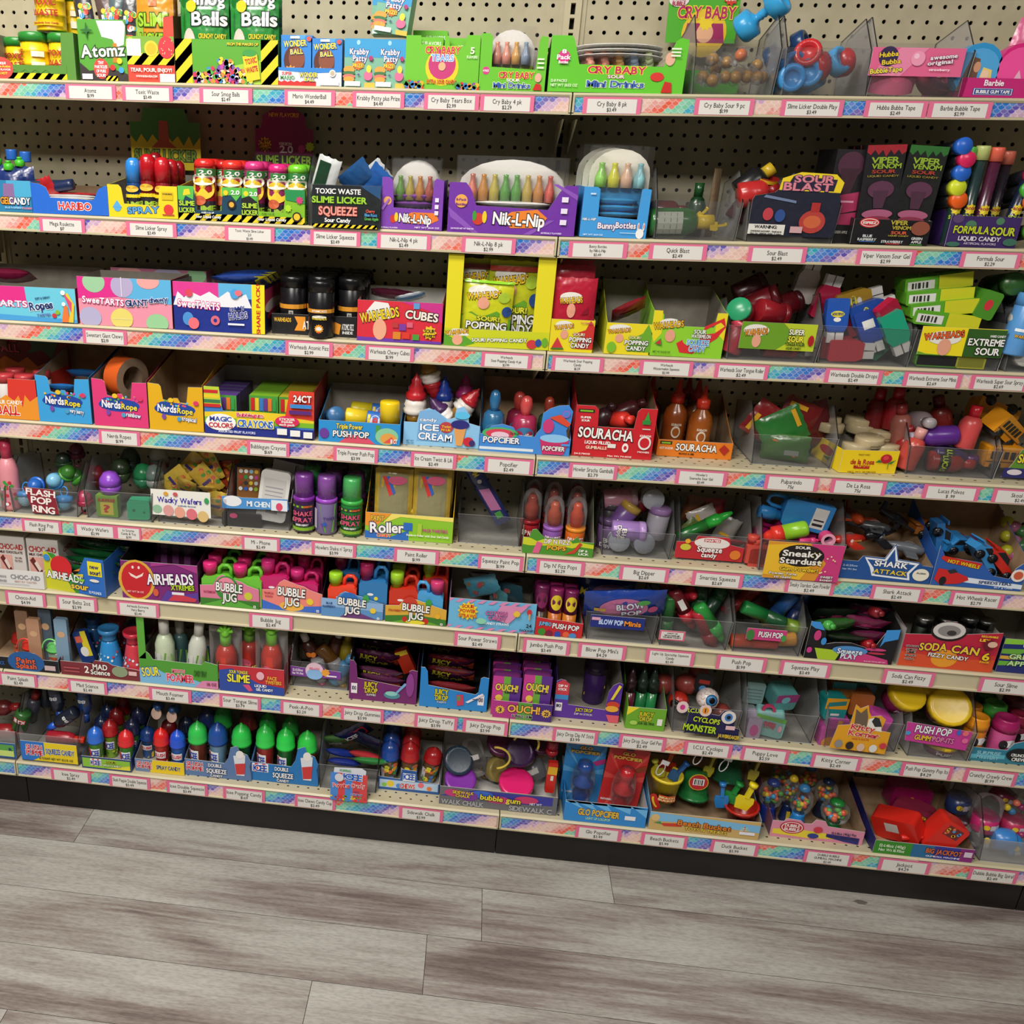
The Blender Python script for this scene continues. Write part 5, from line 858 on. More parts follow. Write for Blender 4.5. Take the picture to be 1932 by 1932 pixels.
jf = 'r|d8922a|0|.8|1|.14;t|ATOMIC FIZZ|f4f0e4|.5|.87|.42|.07;e|e8e4d8|.5|.66|.2|.06;t|WARHEADS|e8cf3a|.5|.6|.4|.08|3a2a10;s|e89a1e|.5|.24|.17|12;e|e8e4d8|.5|.24|.08|.07;r|c8342a|.47|.07|.06|.05'
for x, y, lb in ((554, 519, 'left'), (606, 519, 'middle'), (664, 523, 'right')):
    rows('jar', 'candy_jar', 'candy jar', 'black candy jar with orange band, %s file' % lb, x, y, 50, 'P161518 P0e0e10', ja, 4, dy=.046)
stand('jar', 'candy_jar', 'candy jar', 'black candy jar standing alone on the shelf edge before its tray', 607, 527, 50, 'P161518 P0e0e10', jf, Y=.021, H=.11)
tray('red and pink cube-candy box with white cloud lettering and coloured cubes', 3, (673, 832, 645, 568), 'd42a3c', 'p|c83088|.5 1 1 1 1 .5 .85 .8;p|6a3aa8|0 .1 1 .06 1 0 0 0;p|e8e6e2|.1 .72 .2 .98 .36 .95 .44 .6 .2 .5;t|WARHEADS|e8cf2a|.26|.66|.46|.24|3a1a2a|12;e|e8a888|.27|.3|.08|.26;t|CUBES|f0e8d8|.76|.68|.38|.2|3a1a2a|-5;r|5a9ad0|.66|.84|.07|.14;r|b83a3a|.42|.36|.07|.13;r|7a3aa0|.5|.3|.08|.16;r|d8607a|.59|.38|.07|.13;r|d8862a|.43|.08|.09|.18;r|d83a2a|.54|.1|.09|.16;r|4a9a3a|.66|.08|.08|.14;s|e8c82a|.86|.28|.18|9;t|SOUR|2a1a10|.86|.32|.12|.09;t|SWEET|2a1a10|.86|.2|.12|.07', d=.17, hb=1.1, inner='@whitecard', sc='8a1a2a')
pile('pouch', 'cube_packet', 'candy packet', 'white and blue packet leaning in the cube-candy box', 775, 560, .05, .06, .03, 'Fd6dce4', 'r|3a82c0|0|.6|1|.3;r|888|.1|.2|.8|.08', (60, -14, 0), None, .01)
pile('pouch', 'cube_packet', 'candy packet', 'dark plum packet at the back of the cube-candy box', 745, 555, .12, .1, .03, 'F5a1a34', '', (60, 4, 0), None, .02)
tray('tall yellow hanging-bag display box reaching the shelf above', 3, (836, 1034, 661, 628), 'c8cf1e', 'p|5aa028|0 .7 .1 .4 .2 .6 .3 .2 .2 0 0 0;p|e8e8e0|.02 .6 .08 .98 .2 .98 .24 .6;t|WARHEADS|e8b02a|.12|.8|.22|.24|3a1a10|8;e|e8a888|.13|.35|.05|.3;t|SOUR! POPPING CANDY|f4f4ec|.53|.45|.52|.2|2a5a1a|2;e|c8383a|.84|.3|.05|.26;e|2a4a9a|.9|.4|.03|.22;e|6aaa2a|.96|.45|.03|.26', d=.11, hb=5.4, hs=5.1, sc='e0d41e', inner='@greycard', Y=.01)
g = G(); W = TR.w; h5 = min(TR.h * 5.35, room(3, TR.X, TR.Z))
tw_ = bpy.data.objects[[o.name for o in bpy.data.objects if o.get('label', '').startswith('tall yellow hanging')][0]]; 
for x0, x1 in ((-W / 2, -W / 2 + .03), (W / 2 - .034, W / 2)): g = G(); g.box(x0, x1, 0, .0014, TR.h, h5, 'Ke0d41e'); g.obj('window_post', tw_)
wa = 'p|6aa82a|0 .45 .2 .52 .4 .44 .7 .55 1 .42 1 .12 0 .12;e|e6e2d8|.4|.84|.3|.09;t|WARHEADS|e8c02a|.42|.78|.66|.1|3a2010|8;e|e2a084|.42|.66|.12|.09;e|a8c43a|.82|.76|.12|.08;t|SOUR!|e8e23a|.55|.43|.44|.07|2a4a18;t|POPPING|eeeeea|.52|.32|.8|.11|14180e;t|CANDY|eeeeea|.56|.2|.66|.11|14180e;e|2a4a8a|.9|.55|.1|.08'
stand('pouch', 'popping_candy_pouch', 'candy pouch', 'front yellow popping-candy pouch with a lime zip edge, in the tall yellow box', 920, 529, 96, 'Fc8cc24', wa + ';r|8fd02a|0|.965|1|.035', 0, asp=.02, ry=2)
for i, (x, y, rw, lb) in enumerate(((975, 492, 1, 'red-stripped right one in the second row'), (900, 487, 2, 'left pouch in the third row'), (962, 484, 3, 'rearmost pouch'))):
    stand('pouch', 'popping_candy_pouch', 'candy pouch', 'yellow popping-candy pouch, %s of the tall yellow box' % lb, x, y, 98, 'Fb8bc22', wa + ';r|8a2a1a|0|.88|1|.06', rw, asp=.02)
tray('small yellow tray with watermelon print holding the red pouches', 3, (1035, 1117, 661, 600), 'e6d420', 'p|c8302a|.9 1 1 .8 1 .1 .6 .1 .7 .5 .5 .55 .8 .7;e|e8e6e0|.3|.82|.2|.14;t|WARHEADS|e8a82a|.3|.78|.44|.13|3a1a10|8;e|e2a084|.32|.54|.09|.14;t|SOUR!|e8e6c0|.66|.56|.26|.09|8a1a1a;t|POPPING|f2f2ee|.7|.4|.5|.14|1a1a1a;t|CANDY|f2f2ee|.7|.22|.42|.14|1a1a1a;p|c8343a|.05 .1 .32 .12 .17 .45;p|3a7a2a|.03 .06 .34 .08 .32 .13 .05 .11;t|WATERMELON|c85a6a|.82|.92|.3|.05', d=.17, hb=1.0, hs=1)
for i in range(3):
    stand('pouch', 'popping_candy_pouch', 'candy pouch', 'crimson popping-candy pouch in the small watermelon tray, %s' % RW[i], (1088, 1084, 1080)[i], (524, 500, 490)[i], 82, 'Fb01c34', 'e|e6e2d8|.42|.74|.26|.07;t|WARHEADS|e8c02a|.42|.7|.52|.08|3a2010|6;e|e2a084|.44|.56|.1|.1;p|8a1a2a|.66 .5 .84 .62 .84 .52;t|SOUR!|e8d84a|.46|.34|.36|.07|6a0a1a;t|POPPING|f0ece8|.48|.22|.62|.1|3a0a14', i, asp=.018, dy=.03)
tray('yellow apple-print tray with a high torn grey back, nearly empty', 3, (1139, 1226, 663, 604), 'e6d420', 'p|6aa82a|.9 1 1 .7 1 .1 .5 .1 .55 .5 .8 .7;e|e8e6e0|.3|.84|.24|.12;t|WARHEADS|e8a82a|.28|.76|.48|.13|3a1a10|8;e|e2a084|.3|.52|.09|.14;t|SOUR!|e8e6a0|.64|.56|.26|.09|2a5a1a;t|POPPING|f2f2ee|.68|.4|.5|.14|1a1a1a;t|CANDY|f2f2ee|.68|.22|.42|.14|1a1a1a;e|7ab82a|.15|.22|.1|.18', d=.15, hb=2.1, hs=1, sc='b8c028')
pile('pouch', 'popping_candy_pouch', 'candy pouch', 'red pouch slumped sideways in the apple-print tray', 1186, 583, .04, .07, .05, 'F9a1c2a', 'r|6a1020|.2|.3|.5|.3', (50, -25, 10), None, .015)
tray('yellow-green watermelon squeeze-candy box with rounded end tabs', 3, (1223, 1361, 669, 583), '8ccc2e', 'p|e6d420|0 1 .12 1 .14 .5 .05 .3 0 .5;p|e6d420|1 1 .86 1 .86 .6 1 .4;p|d42a2e|.36 .3 .5 .45 .86 .56 .98 .72 .92 .8 .7 .6 .72 .7 .96 .9 1 .7 .9 .45 .6 .08 .42 .1;e|8ccc2e|.56|.38|.12|.12;e|e8e6e0|.24|.74|.14|.1;t|WARHEADS|e8b82a|.22|.7|.4|.14|3a1a10|8;e|e2a084|.26|.46|.07|.14;t|SOUR|f2f2ee|.66|.58|.16|.09|1a3a1a;t|WATERMELON|f2f2ee|.68|.48|.26|.08|1a3a1a;t|SQUEEZE|5a9ad8|.65|.34|.3|.12|dff0f4;t|CANDY|5a9ad8|.65|.2|.22|.12|dff0f4;p|3a8a3a|.06 .28 .14 .4 .16 .24;p|c8343a|.07 .28 .13 .37 .15 .26;t|NET WT 13-2.25 OZ|2a4a1a|.17|.1|.24|.04', [(0, 1), (.08, 1), (.14, .92), (.16, .68), (.84, .68), (.86, .95), (.9, 1), (1, 1)], d=.16, hb=1.35, hs=1)
wl = 'p|b8c82a|.5 0 .75 .5 .55 1 1 1 1 0;e|e6e2d8|.2|.7|.17|.22;t|WARHEADS|e0902a|.2|.64|.3|.22|3a1a10|8;e|e2a084|.22|.3|.06|.24;'
bin_('clear bin with a green tongue-roller label card, dark red bottles inside', 3, (1366, 1545, 676, 612), (1392, 1534, 660, 609, '6a9a22', wl + 't|SUPER|f0f0d8|.74|.7|.2|.2|1a2a10;t|SOUR|f0e23a|.74|.44|.2|.22|1a2a10;t|TONGUE ROLLER|1a3a10|.74|.24|.26|.1;t|LIQUID CANDY|1a3a10|.73|.1|.2|.08;e|a81a20|.94|.4|.04|.2'), pk=1.7, tint='6a6c70')
for x, y, q, c, rot, lb in ((1400, 590, .03, 'P7a1a24 P2f9a6a', (70, 0, -30), 'dark red roller with a green lid facing out'), (1440, 568, .06, 'P6a141e P501018', (20, 60, 0), 'dark red twisted roller above the label'), (1480, 576, .09, 'P5a1018 P401018', (10, 70, 30), 'maroon roller at the back'), (1385, 655, .02, 'Pb03040 Pc04050', (0, 20, 0), 'pinkish roller at the lower left'), (1468, 666, .03, 'P9a2430 Pa83040', (0, 90, 0), 'red roller lying under the label'), (1415, 545, .1, 'P3a1016 P3a1016', (0, 60, 0), 'darkest roller at the top rear'), (1455, 590, .04, 'P8a1822 P6a1018', (0, 100, 20), 'red roller right behind the label')):
    pile('jar', 'roller_bottle', 'candy bottle', lb + ' in the tongue-roller bin', x, y, q, .045, .06, c, '', rot)
bin_('clear bin heaped with blue, pink and green twin-drop bottles with white caps', 3, (1538, 1718, 687, 616), pk=1.75, tint='70747a')
dd = 'e|e0d23a|.5|.55|.36|.14;e|e6e2d8|.5|.8|.2|.1;t|DOUBLE DROPS|1a2a6a|.5|.55|.6|.12'
for i, (x, y, q, c, rot, lb) in enumerate(((1576, 605, .03, 'P1f50a8', (10, 178, 0), 'large blue bottle upside down at the front'), (1640, 625, .03, 'P1e3f92', (10, 155, 0), 'navy bottle with a barcode, upside down, centre'), (1683, 605, .02, 'Pb01c3e', (0, 140, 20), 'crimson bottle with barcode at the right'), (1690, 628, .01, 'P1f9a78', (0, 150, 0), 'teal bottle at the far right'), (1620, 565, .06, 'Pb08a2a', (0, 70, 0), 'yellow and red bottle on top'), (1645, 585, .04, 'P20489a', (0, 65, 0), 'long blue bottle lying across the middle'), (1560, 560, .07, 'Pa81c40', (0, 10, 0), 'pink bottle with upright white caps'), (1560, 655, .03, 'P8a1a24', (0, -95, 0), 'dark red bottle lying at lower left'), (1600, 678, .02, 'Pc03040', (0, 88, 0), 'watermelon-red bottle lying along the bottom'), (1665, 655, .04, 'P1f7a58', (0, 40, 0), 'green bottle at the lower right'), (1522, 530, .1, 'Pc0bcb4', (0, 10, 0), 'white-capped bottle at the top rear'), (1600, 610, .06, 'P1a3a2a', (0, 120, 0), 'dark green bottle behind the blue one'), (1636, 600, .05, 'P9a1c30', (0, 60, 0), 'small red bottle in the centre'), (1550, 640, .06, 'P8a1830', (0, 0, 0), 'crimson bottle at the far left'))):
    pile('twincap', 'twin_drop_bottle', 'candy bottle', lb + ' of the twin-drop bin', x, y, q, .04, .082, c + ' Pdcdad6', dd if i in (0, 4, 5) else ('r|d8d8d4|.2|.3|.6|.4' if i in (1, 2) else ''), rot)
bin_('clear bin with a yellow and dark green extreme-sour label card', 3, (1704, 1888, 697, 626), (1728, 1888, 672, 618, 'ecd81e', 'r|2f5a1e|.54|0|.46|.98;p|6aa028|0 .12 .1 .04 .5 0 0 0;e|e6e2d8|.28|.62|.2|.24;t|WARHEADS|e8602a|.27|.72|.46|.22|3a1a10|8;e|e2a084|.3|.3|.08|.3;t|HARD CANDY|f2f2ee|.9|.76|.18|.08;t|EXTREME|f2f2ee|.78|.54|.42|.24|101a0c;t|SOUR|f2f2ee|.82|.22|.28|.24|101a0c'), pk=1.75, tint='70747a')
bt = 'r|d8d8d2|.04|.15|.4|.6;r|222|.1|.25|.03|.4;r|222|.15|.25|.02|.4;r|222|.19|.25|.04|.4;r|222|.26|.25|.02|.4;r|222|.31|.25|.03|.4;r|c8c822|.5|0|.5|1'
for i, (x, y, ry) in enumerate(((1760, 530, -10), (1762, 556, -7), (1770, 578, -8), (1775, 600, 4))):
    pile('tin', 'sour_mini_tin', 'candy tin', 'long lime and yellow tin with a barcode, %s of the four stacked tins' % ('topmost', 'second', 'third', 'lowest')[i], x, y, .05 - .01 * i, .115, .026, 'P5aa028', bt, (0, ry, 0), None, .05)
pile('tin', 'sour_mini_tin', 'candy tin', 'green tin standing end-on at the right of the stacked tins', 1845, 570, .03, .035, .05, 'P4a8a2a', 'e|c8303a|.5|.5|.2|.2', (0, 15, 0), None, .08)
for i in range(2): pile('tin', 'sour_mini_tin', 'candy tin', 'lime tin lying below the extreme-sour label, %s' % ('upper', 'lower')[i], 1780, 676 + i * 12, .02, .12, .02, 'P4f8e28', 'r|b8b822|.6|0|.4|1', (0, 0, 0), None, .05)
bin_('clear bin of white-capped spray cans at the right edge of the third shelf', 3, (1890, 2060, 704, 640), pk=1.8, tint='70747a')
for x, y, q, c, rot, lb in ((1890, 538, .07, 'P2a4a26 P3a6a34', (80, 0, 0), 'green-capped can end-on at the top'), (1907, 600, .05, 'P55585c Pc4c4c0', (85, 0, 0), 'white-capped can end-on, left of the blue one'), (1918, 572, .08, 'P3a3c40 Pb4b4b0', (85, 0, 0), 'grey-white cap end-on in the second tier'), (1906, 635, .03, 'P2f7a2a Pd4d4d0', (85, 0, 0), 'white cap end-on in the third tier'), (1908, 682, .02, 'P44464a Pd0d0cc', (85, 0, 0), 'large white cap end-on at the bottom left'), (1932, 690, .02, 'P3a6a34 Pc8c8c4', (85, 0, 0), 'white cap end-on at the bottom right')):
    pile('jar', 'sour_spray_can', 'spray candy', lb + ' of the spray can bin', x, y, q, .042, .09, c, '', rot)
pile('jar', 'sour_spray_can', 'spray candy', 'light blue spray can standing against the bin front at the right edge', 1928, 612, .01, .045, .11, 'P5a9ad8 P5a9ad8', 'r|e8f0f4|.2|.7|.6|.1;t|WARHEADS|e8b02a|.5|.55|.5|.1|3a1a10', (0, 5, 0))
for xl, xr, t, p, wh in ((156, 239, ['Sweetart Giant Chewy'], '$2.19', 'third rail below the pastel-disc box'), (538, 628, ['Warheads Atomic Fizz'], '$2.99', 'third rail below the black jars'), (689, 781, ['Warheads Chewy Cubes'], '$1.99', 'third rail below the red cube-candy box'), (908, 1003, ['Warheads', 'Sour Popping Candy 4 pk'], '$3.99', 'third rail below the tall yellow box'), (1041, 1139, ['Warheads Sour Popping', 'Candy'], '$1.29', 'third rail below the crimson pouches'), (1207, 1308, ['Warheads', 'Watermelon Squeeze'], '$2.99', 'third rail below the watermelon squeeze box'), (1349, 1450, ['Warheads Sour Tongue Roller'], '$2.49', 'third rail below the green label card'), (1557, 1665, ['Warheads Double Drops'], '$2.49', 'third rail below the twin-drop bin'), (1705, 1814, ['Warheads Extreme Sour Minis'], '$2.69', 'third rail below the extreme-sour label'), (1832, 1940, ['Warheads Super Sour Spray'], '$2.69', 'third rail at its right end')):
    pricetag(3, xl, xr, t, p, wh)
# ================================================================== fourth shelf
tray('red and orange dripping eyeball-jar display box at the left edge', 4, (-70, 75, 790, 715), 'd8382c', 'p|e8922a|0 .5 .1 .62 .2 .5 .3 .6 .5 .46 .6 .6 .7 .46 .76 .6 .8 .3 .84 .62 .9 .46 1 .6 1 0 0 0;t|SOUR CANDY|f4f0e8|.62|.42|.36|.1;t|EYEBALL|d8241e|.5|.22|.5|.22|f4f0e8', [(0, 1), (.2, .95), (.22, .5), (.62, .5), (.64, 1), (1, 1)], d=.17, hb=1.0,
     header=(-40, 130, 632, 700, '7a2422', [(0, 0), (1, 0), (1, 1), (0, 1)], 'p|d8702a|0 .3 .1 .4 .2 .24 .3 .42 .44 .26 .54 .42 .64 .2 .74 .3 .84 .1 .84 0 0 0;p|4a6a4a|.56 .9 .9 .9 .8 .4 .7 .6 .54 .5 .6 .66;t|ZOMBIE|c8404a|.24|.85|.4|.16|3a1014;t|EYEBALL|c8404a|.24|.62|.44|.2|3a1014'))
for x, y, w_, rw, lb in ((8, 704, 34, 0, 'front left'), (45, 706, 34, 0, 'front right'), (28, 694, 34, 1, 'second row left'), (78, 698, 30, 1, 'second row right')):
    stand('jar', 'eyeball_jar', 'candy jar', 'white veined jar with red lid, %s of the eyeball box' % lb, x, y, w_, 'Pd8d2ce Pb83a40', 'r|7a1a24|0|0|1|.35;r|c88a88|.2|.5|.02|.4;r|c88a88|.6|.45|.02|.5', rw)
def nerd(lb, px, c, word, wc, sc):
    tray(lb, 4, px, c, 'e|1f48a0|.48|.46|.38|.14;e|1f48a0|.3|.5|.16|.12;e|1f48a0|.66|.44|.16|.1;d|e8503a 5aa04a e8c02a c84a9a 5ac0e0|.14|.52|.7|.14|16|.025;t|Nerds|f4f4f6|.34|.48|.34|.16|1a3a8a|-3;t|Rope|f0dc2a|.67|.44|.28|.12|1a3a8a|-3;t|%s|f4f4f6|.74|.27|.26|.09|1a3a8a|-6;e|7a4aa8|.28|.3|.04|.06;e|4aa0c8|.56|.26|.04|.05;e|d83a6a|.88|.62|.05|.05;e|e8c02a|.42|.66|.05|.05' % word,
         [(0, 1), (.2, .98), (.24, .93), (.27, .66), (.42, .62), (.46, .7), (.54, .7), (.58, .61), (.7, .6), (.74, .95), (1, .96)], d=.19, hb=1.35, hs=1, sc=sc, inner='@kraft')
nerd('blue rope-candy tray with torn side tabs, first of three', (75, 174, 803, 716), '3b9fdc', 'very berry', 'f', '2a6a94')
for i in range(2): pile('pouch', 'rope_packet', 'candy packet', 'blue foil rope packet in the blue torn tray, %s' % ('front', 'rear')[i], 122 + 38 * i, 734 - 28 * i, .05 + .08 * i, .07, .05, 'F2466a8', 'e|d8d8e0|.5|.5|.3|.3', (60, 0, 5), None, .02)
nerd('pink rope-candy tray with torn side tabs, middle of three', (180, 281, 813, 725), 'dc3a78', 'rainbow', 'f', '8a2444')
pile('taperoll', 'orange_roll', 'candy roll', 'wrapped orange roll standing on edge in the pink rope-candy tray', 238, 712, .05, .075, .088, 'Pcf5a22 P8a7460', '', (0, 0, 62), None, .042)
nerd('yellow rope-candy tray with torn side tabs, last of three', (284, 385, 822, 735), 'e0ac18', 'tropical', 'f', 'a87c1c')
cb = 'r|4a9a3a|0|0|1|1;e|f2f2ee|.5|.36|.44|.17;t|MAGIC|2a4aa8|.5|.42|.6|.1;t|COLORS|c82a3a|.5|.3|.62|.1;' + ''.join('r|%s|%.2f|.6|.13|.34;' % (c, .06 + i * .15) for i, c in enumerate(('c8282a', 'e8c82a', '3a7ac8', '6a3a8a', 'e8782a', '3a9a4a')))
for x, y, c, lb, n in ((422, 742, '5a3a8a', 'left', 5), (500, 744, '7ab02a', 'middle', 5), (556, 747, 'b8a82a', 'right', 5)):
    setcur(4, 0, .03, 0, 0, 0)
    rows('box', 'crayon_box', 'crayon box', 'small striped crayon candy box, %s file' % lb, x, y, 54, 'K' + c, cb, n, dy=.03, Y=.045, asp=.028)
tray('rainbow crayon-gum display box with a red 24CT tab at the right', 4, (388, 592, 834, 745), '3a7ac8', 'p|e8cc2a|0 .46 .4 .52 1 .5 1 .3 0 .3;p|7ab82a|0 .36 1 .34 1 .24 0 .24;p|23308a|0 .2 1 .2 1 0 0 0;p|e0402e|.78 1 1 1 1 .4 .74 .46;p|b8d03a|0 1 .14 1 .16 .6 0 .6;r|c8282a|.0|.86|.13|.07;r|e8c82a|.0|.76|.14|.07;r|3a7a4a|.0|.66|.15|.07;r|c8282a|.0|.57|.15|.07;e|f4f4f0|.15|.26|.14|.18;t|MAGIC|2a4aa8|.15|.33|.2|.1;t|COLORS|c82a3a|.15|.2|.22|.1;t|Bubblegum|d82a6a|.42|.45|.24|.08|f4f0d8;r|e8cc2a|.3|.18|.34|.2;t|CRAYONS|2a6ac8|.47|.27|.32|.15|f4f0d8;e|d82a5a|.76|.36|.11|.12;t|STICKER|f4f0e8|.76|.41|.14|.05;t|inside|f4f0e8|.76|.36|.1|.05;t|each pack|f4f0e8|.76|.3|.14|.05;t|ASSORTED FRUIT FLAVORS|d8dcf0|.3|.08|.34|.05;r|f0f0ec|.67|.08|.09|.13;r|f0f0ec|.79|.06|.09|.13;r|f0f0ec|.91|.04|.08|.13;t|24CT|f4f4f4|.9|.86|.16|.14|8a1a14;r|3a8ad0|.79|.66|.19|.08;r|5a2a7a|.78|.53|.2|.08',
     [(0, 1), (.12, .98), (.17, .5), (.74, .48), (.79, .95), (1, .95)], d=.17, hb=1.1, sc='9a2a24', hs=1.0)
tray('low blue triple-power candy tray, half empty', 4, (601, 754, 837, 797), '2a90d4', 'p|d8506a|.25 0 .4 .4 .6 .3 .7 0;p|4a9a4a|.7 .9 .76 .9 .74 .2 .7 .2;e|8ac8a0|.84|.4|.14|.4;e|e0a04a|.86|.3|.1|.26;p|e0524a|.8 .1 .9 .4 .96 .1;t|Triple Power|f0dc4a|.38|.78|.32|.24|1a2a4a;t|PUSH POP|f2f2ee|.4|.42|.44|.28|2a1a2a;e|6a3a9a|.07|.4|.06|.24;t|18 CT|f4f4f4|.93|.2|.08|.2', d=.17, hb=1.9, hs=1)
tp = 'r|2a6ac0|0|0|1|1;e|d8dce8|.5|.5|.3|.3;e|c83a3a|.5|.5|.2|.16;r|e8c82a|.2|.8|.6|.15'
stand('tube', 'push_pop', 'push pop', 'yellow-capped blue push pop standing at the right of the low blue tray', 736, 757, 37, 'P2f86cc Pe8c81e', tp, 0)
for x, y, q, rot, c, lb in ((690, 790, .04, (0, -85, 0), 'P2a52a0 Pe0c42a', 'lying with its yellow cap to the left'), (700, 776, .09, (0, -88, 0), 'P2a6ab0 Pc8b822', 'lying behind the other'), (628, 786, .05, (70, 0, 20), 'P2a6ab0 P3a6a9a', 'end-on at the left')):
    pile('tube', 'push_pop', 'push pop', 'blue push pop %s in the low blue tray' % lb, x, y, q, .036, .085, c, tp, rot)
tray('pale blue ice-cream candy tray with a cone-shaped cut-out and tall dark sides', 4, (760, 903, 843, 800), '8cc4ec', 'p|7ab0e0|.18 .2 .2 1.5 .4 1.6 .55 1.2 .64 .2;t|candy|f4f6fa|.32|1.15|.22|.14|3a7ac0;t|ICE|f4f6fa|.34|.82|.24|.28|3a7ac0;t|CREAM|f4f6fa|.42|.42|.44|.3|3a7ac0|-2;e|b8404a|.56|.86|.09|.24;t|Twist|f0c82a|.56|.9|.12|.1;t|N Lik|f0c82a|.56|.76|.12|.1;p|e0a05a|.66 .9 .82 .9 .78 .1 .7 .1;e|2a2a7a|.74|1.02|.12|.2;e|5ac0ec|.76|1.42|.1|.16;e|c8283a|.86|.3|.07|.2;e|3a2a6a|.91|.24|.04|.14;t|NET WT|3a6a9a|.09|.2|.1|.08;t|7.76 OZ|3a6a9a|.09|.1|.1|.06',
     [(0, 1), (.17, 1), (.2, 1.45), (.32, 1.65), (.44, 1.5), (.58, 1.2), (.66, 1.3), (.68, 1.7), (.78, 1.8), (.84, 1.5), (.85, 1.1), (1, .98)], d=.15, hb=3.2, hs=1, inner='@greycard', sc='5a6a74')
for x, y, w_, c, rw, ry, lb in ((787, 702, 46, 'P8f6a22 Pdad4cc Pb8202a', 0, 0, 'red-topped cone standing at the left'), (836, 706, 44, 'P9a7a2a Pd8d2cc P1f3c9a', .6, 2, 'blue-topped cone in the middle'), (880, 704, 42, 'P7a5a22 Pb8b0a8 Pa02a6a', 1.3, 0, 'magenta-topped cone at the right rear')):
    stand('cone', 'ice_cream_candy', 'ice cream candy', lb + ' of the pale blue tray', x, y, w_, c, '', rw, ry=ry)
for x, y, q, c, rot, lb in ((812, 712, .05, 'P8f6a22 Pdad4cc Pa81a24', (0, 165, 0), 'red-topped cone tipped over on the top'), (876, 768, .02, 'P8f6a22 Pd0cac2 Pa81c26', (0, 35, 0), 'red-topped cone leaning right at the front'), (838, 785, .03, 'P8a6a24 Pe0dcd8 P4a2a5a', (0, -40, 0), 'small cone lying behind the lettering')):
    pile('cone', 'ice_cream_candy', 'ice cream candy', lb + ' of the pale blue tray', x, y, q, .045, .1, c, '', rot)
tray('blue pacifier-pop tray with a rainbow hump and a tall end cut-out', 4, (903, 1074, 856, 824), '3f88d8', 'r|d8e4f0|0|.12|.6|.16;e|4ab06a|.22|1.1|.2|.36;e|d8405a|.22|1.08|.16|.28;e|e8c8d8|.22|1.0|.1|.2;t|POPCIFIER|f4f4f6|.24|.72|.4|.34|1a3a7a;t|Dip N Lik|2a5a2a|.38|1.15|.1|.14;p|c8306a|.66 .9 .98 .9 .93 .05 .7 .05;e|8cc4ec|.82|1.0|.16|.24;e|c83a7a|.74|1.7|.06|.42;p|d84a30|.74 2.2 .86 2.4 .98 1.9 .95 1.7;o|8a6ac8|.92|2.45|.22;o|3f88d8|.92|2.45|.13;t|POPCIFIER|f2f2ee|.82|.42|.24|.26|5a1a3a;r|4a9ae4|.9|.6|.09|.12',
     [(0, 1), (.06, 1.1), (.12, 1.5), (.24, 1.65), (.36, 1.5), (.42, 1.05), (.6, 1), (.63, 1.3), (.66, 1.5), (.67, 2.4), (.74, 2.7), (.84, 2.9), (.94, 2.95), (.99, 2.6), (.98, 1.9), (.94, 1.5), (.96, 1), (1, .98)], d=.16, hb=3.4, hs=1, inner='@kraft')
pa = 'e|3a7aa8|.5|.5|.3|.4;t|Popcifier|e8e8e0|.5|.5|.5|.25'
for x, y, w_, c, rw, lb in ((936, 735, 44, 'T28648e T2a6a9a', 0, 'dark blue'), (995, 746, 50, 'Ta02a4e Tc84a4a', 0, 'front raspberry'), (982, 738, 46, 'T8a2444 Tb84038', 1, 'rear raspberry'), (1038, 748, 40, 'T2a5a44 Ta8402e', 1, 'green and orange')):
    stand('pac', 'pacifier_bottle', 'candy bottle', '%s pacifier-shaped candy bottle in the blue rainbow tray' % lb, x, y, w_, c, pa if w_ != 44 else pa, rw)
bl = 'e|c8c03a|.13|.9|.09|.035;t|howlers|3a7a2a|.13|.9|.14|.03;'
tray('red liquid-gumball display box with green-tipped bottle print', 4, (1077, 1228, 864, 768), 'c81e2a', 'r|2a2a1a|.03|.86|.2|.07;r|8ac02a|.05|.88|.16|.03;t|SUPER|f4f4f0|.13|.77|.13|.04;t|SOUR|f4f4f0|.13|.71|.1|.04;t|SOURACHA|f6f4f0|.4|.47|.68|.2|3a0c10|-2;t|LIQUID FILLED|f4f4f0|.31|.29|.32|.06;t|GUMBALLS|f4d8c0|.3|.19|.26|.06;r|e6e6e2|.44|.2|.1|.08;e|f2f0ec|.66|.22|.04|.09;e|c8202a|.66|.22|.02|.04;r|2f8a3a|.83|.7|.1|.08;p|3a9a3a|.85 .78 .92 .78 .885 .95;r|d8d8d4|.84|.6|.1|.02;e|e8e4e0|.89|.34|.08|.14;e|c81e2a|.89|.34|.06|.1;t|SOURACHA|f2eeea|.89|.48|.14|.04;t|MOXIES|f2eeea|.89|.16|.14|.03;t|24-2.78OZ|f2eeea|.13|.06|.2|.03;t|Net Wt 74.4OZ|f2eeea|.6|.05|.3|.03',
     [(0, 1), (.23, 1), (.28, .93), (.29, .6), (.74, .6), (.76, .93), (.8, 1), (1, 1)], d=.14, hb=1.3, hs=1, inner='@kraft')
for x, y, q, c, rot, lb in ((1175, 792, .04, 'Pd8362c Pd8362c', (60, 60, 0), 'bright red twist candy'), (1140, 785, .06, 'P3a2024 P3a2024', (0, 30, 0), 'dark wrapped candy'), (1190, 770, .07, 'P4a1c20 P4a1c20', (0, 60, 0), 'maroon wrapped candy')):
    pile('bottle', 'gumball_pack', 'candy pack', lb + ' inside the red liquid-gumball box', x, y, q, .035, .065, c, '', rot)
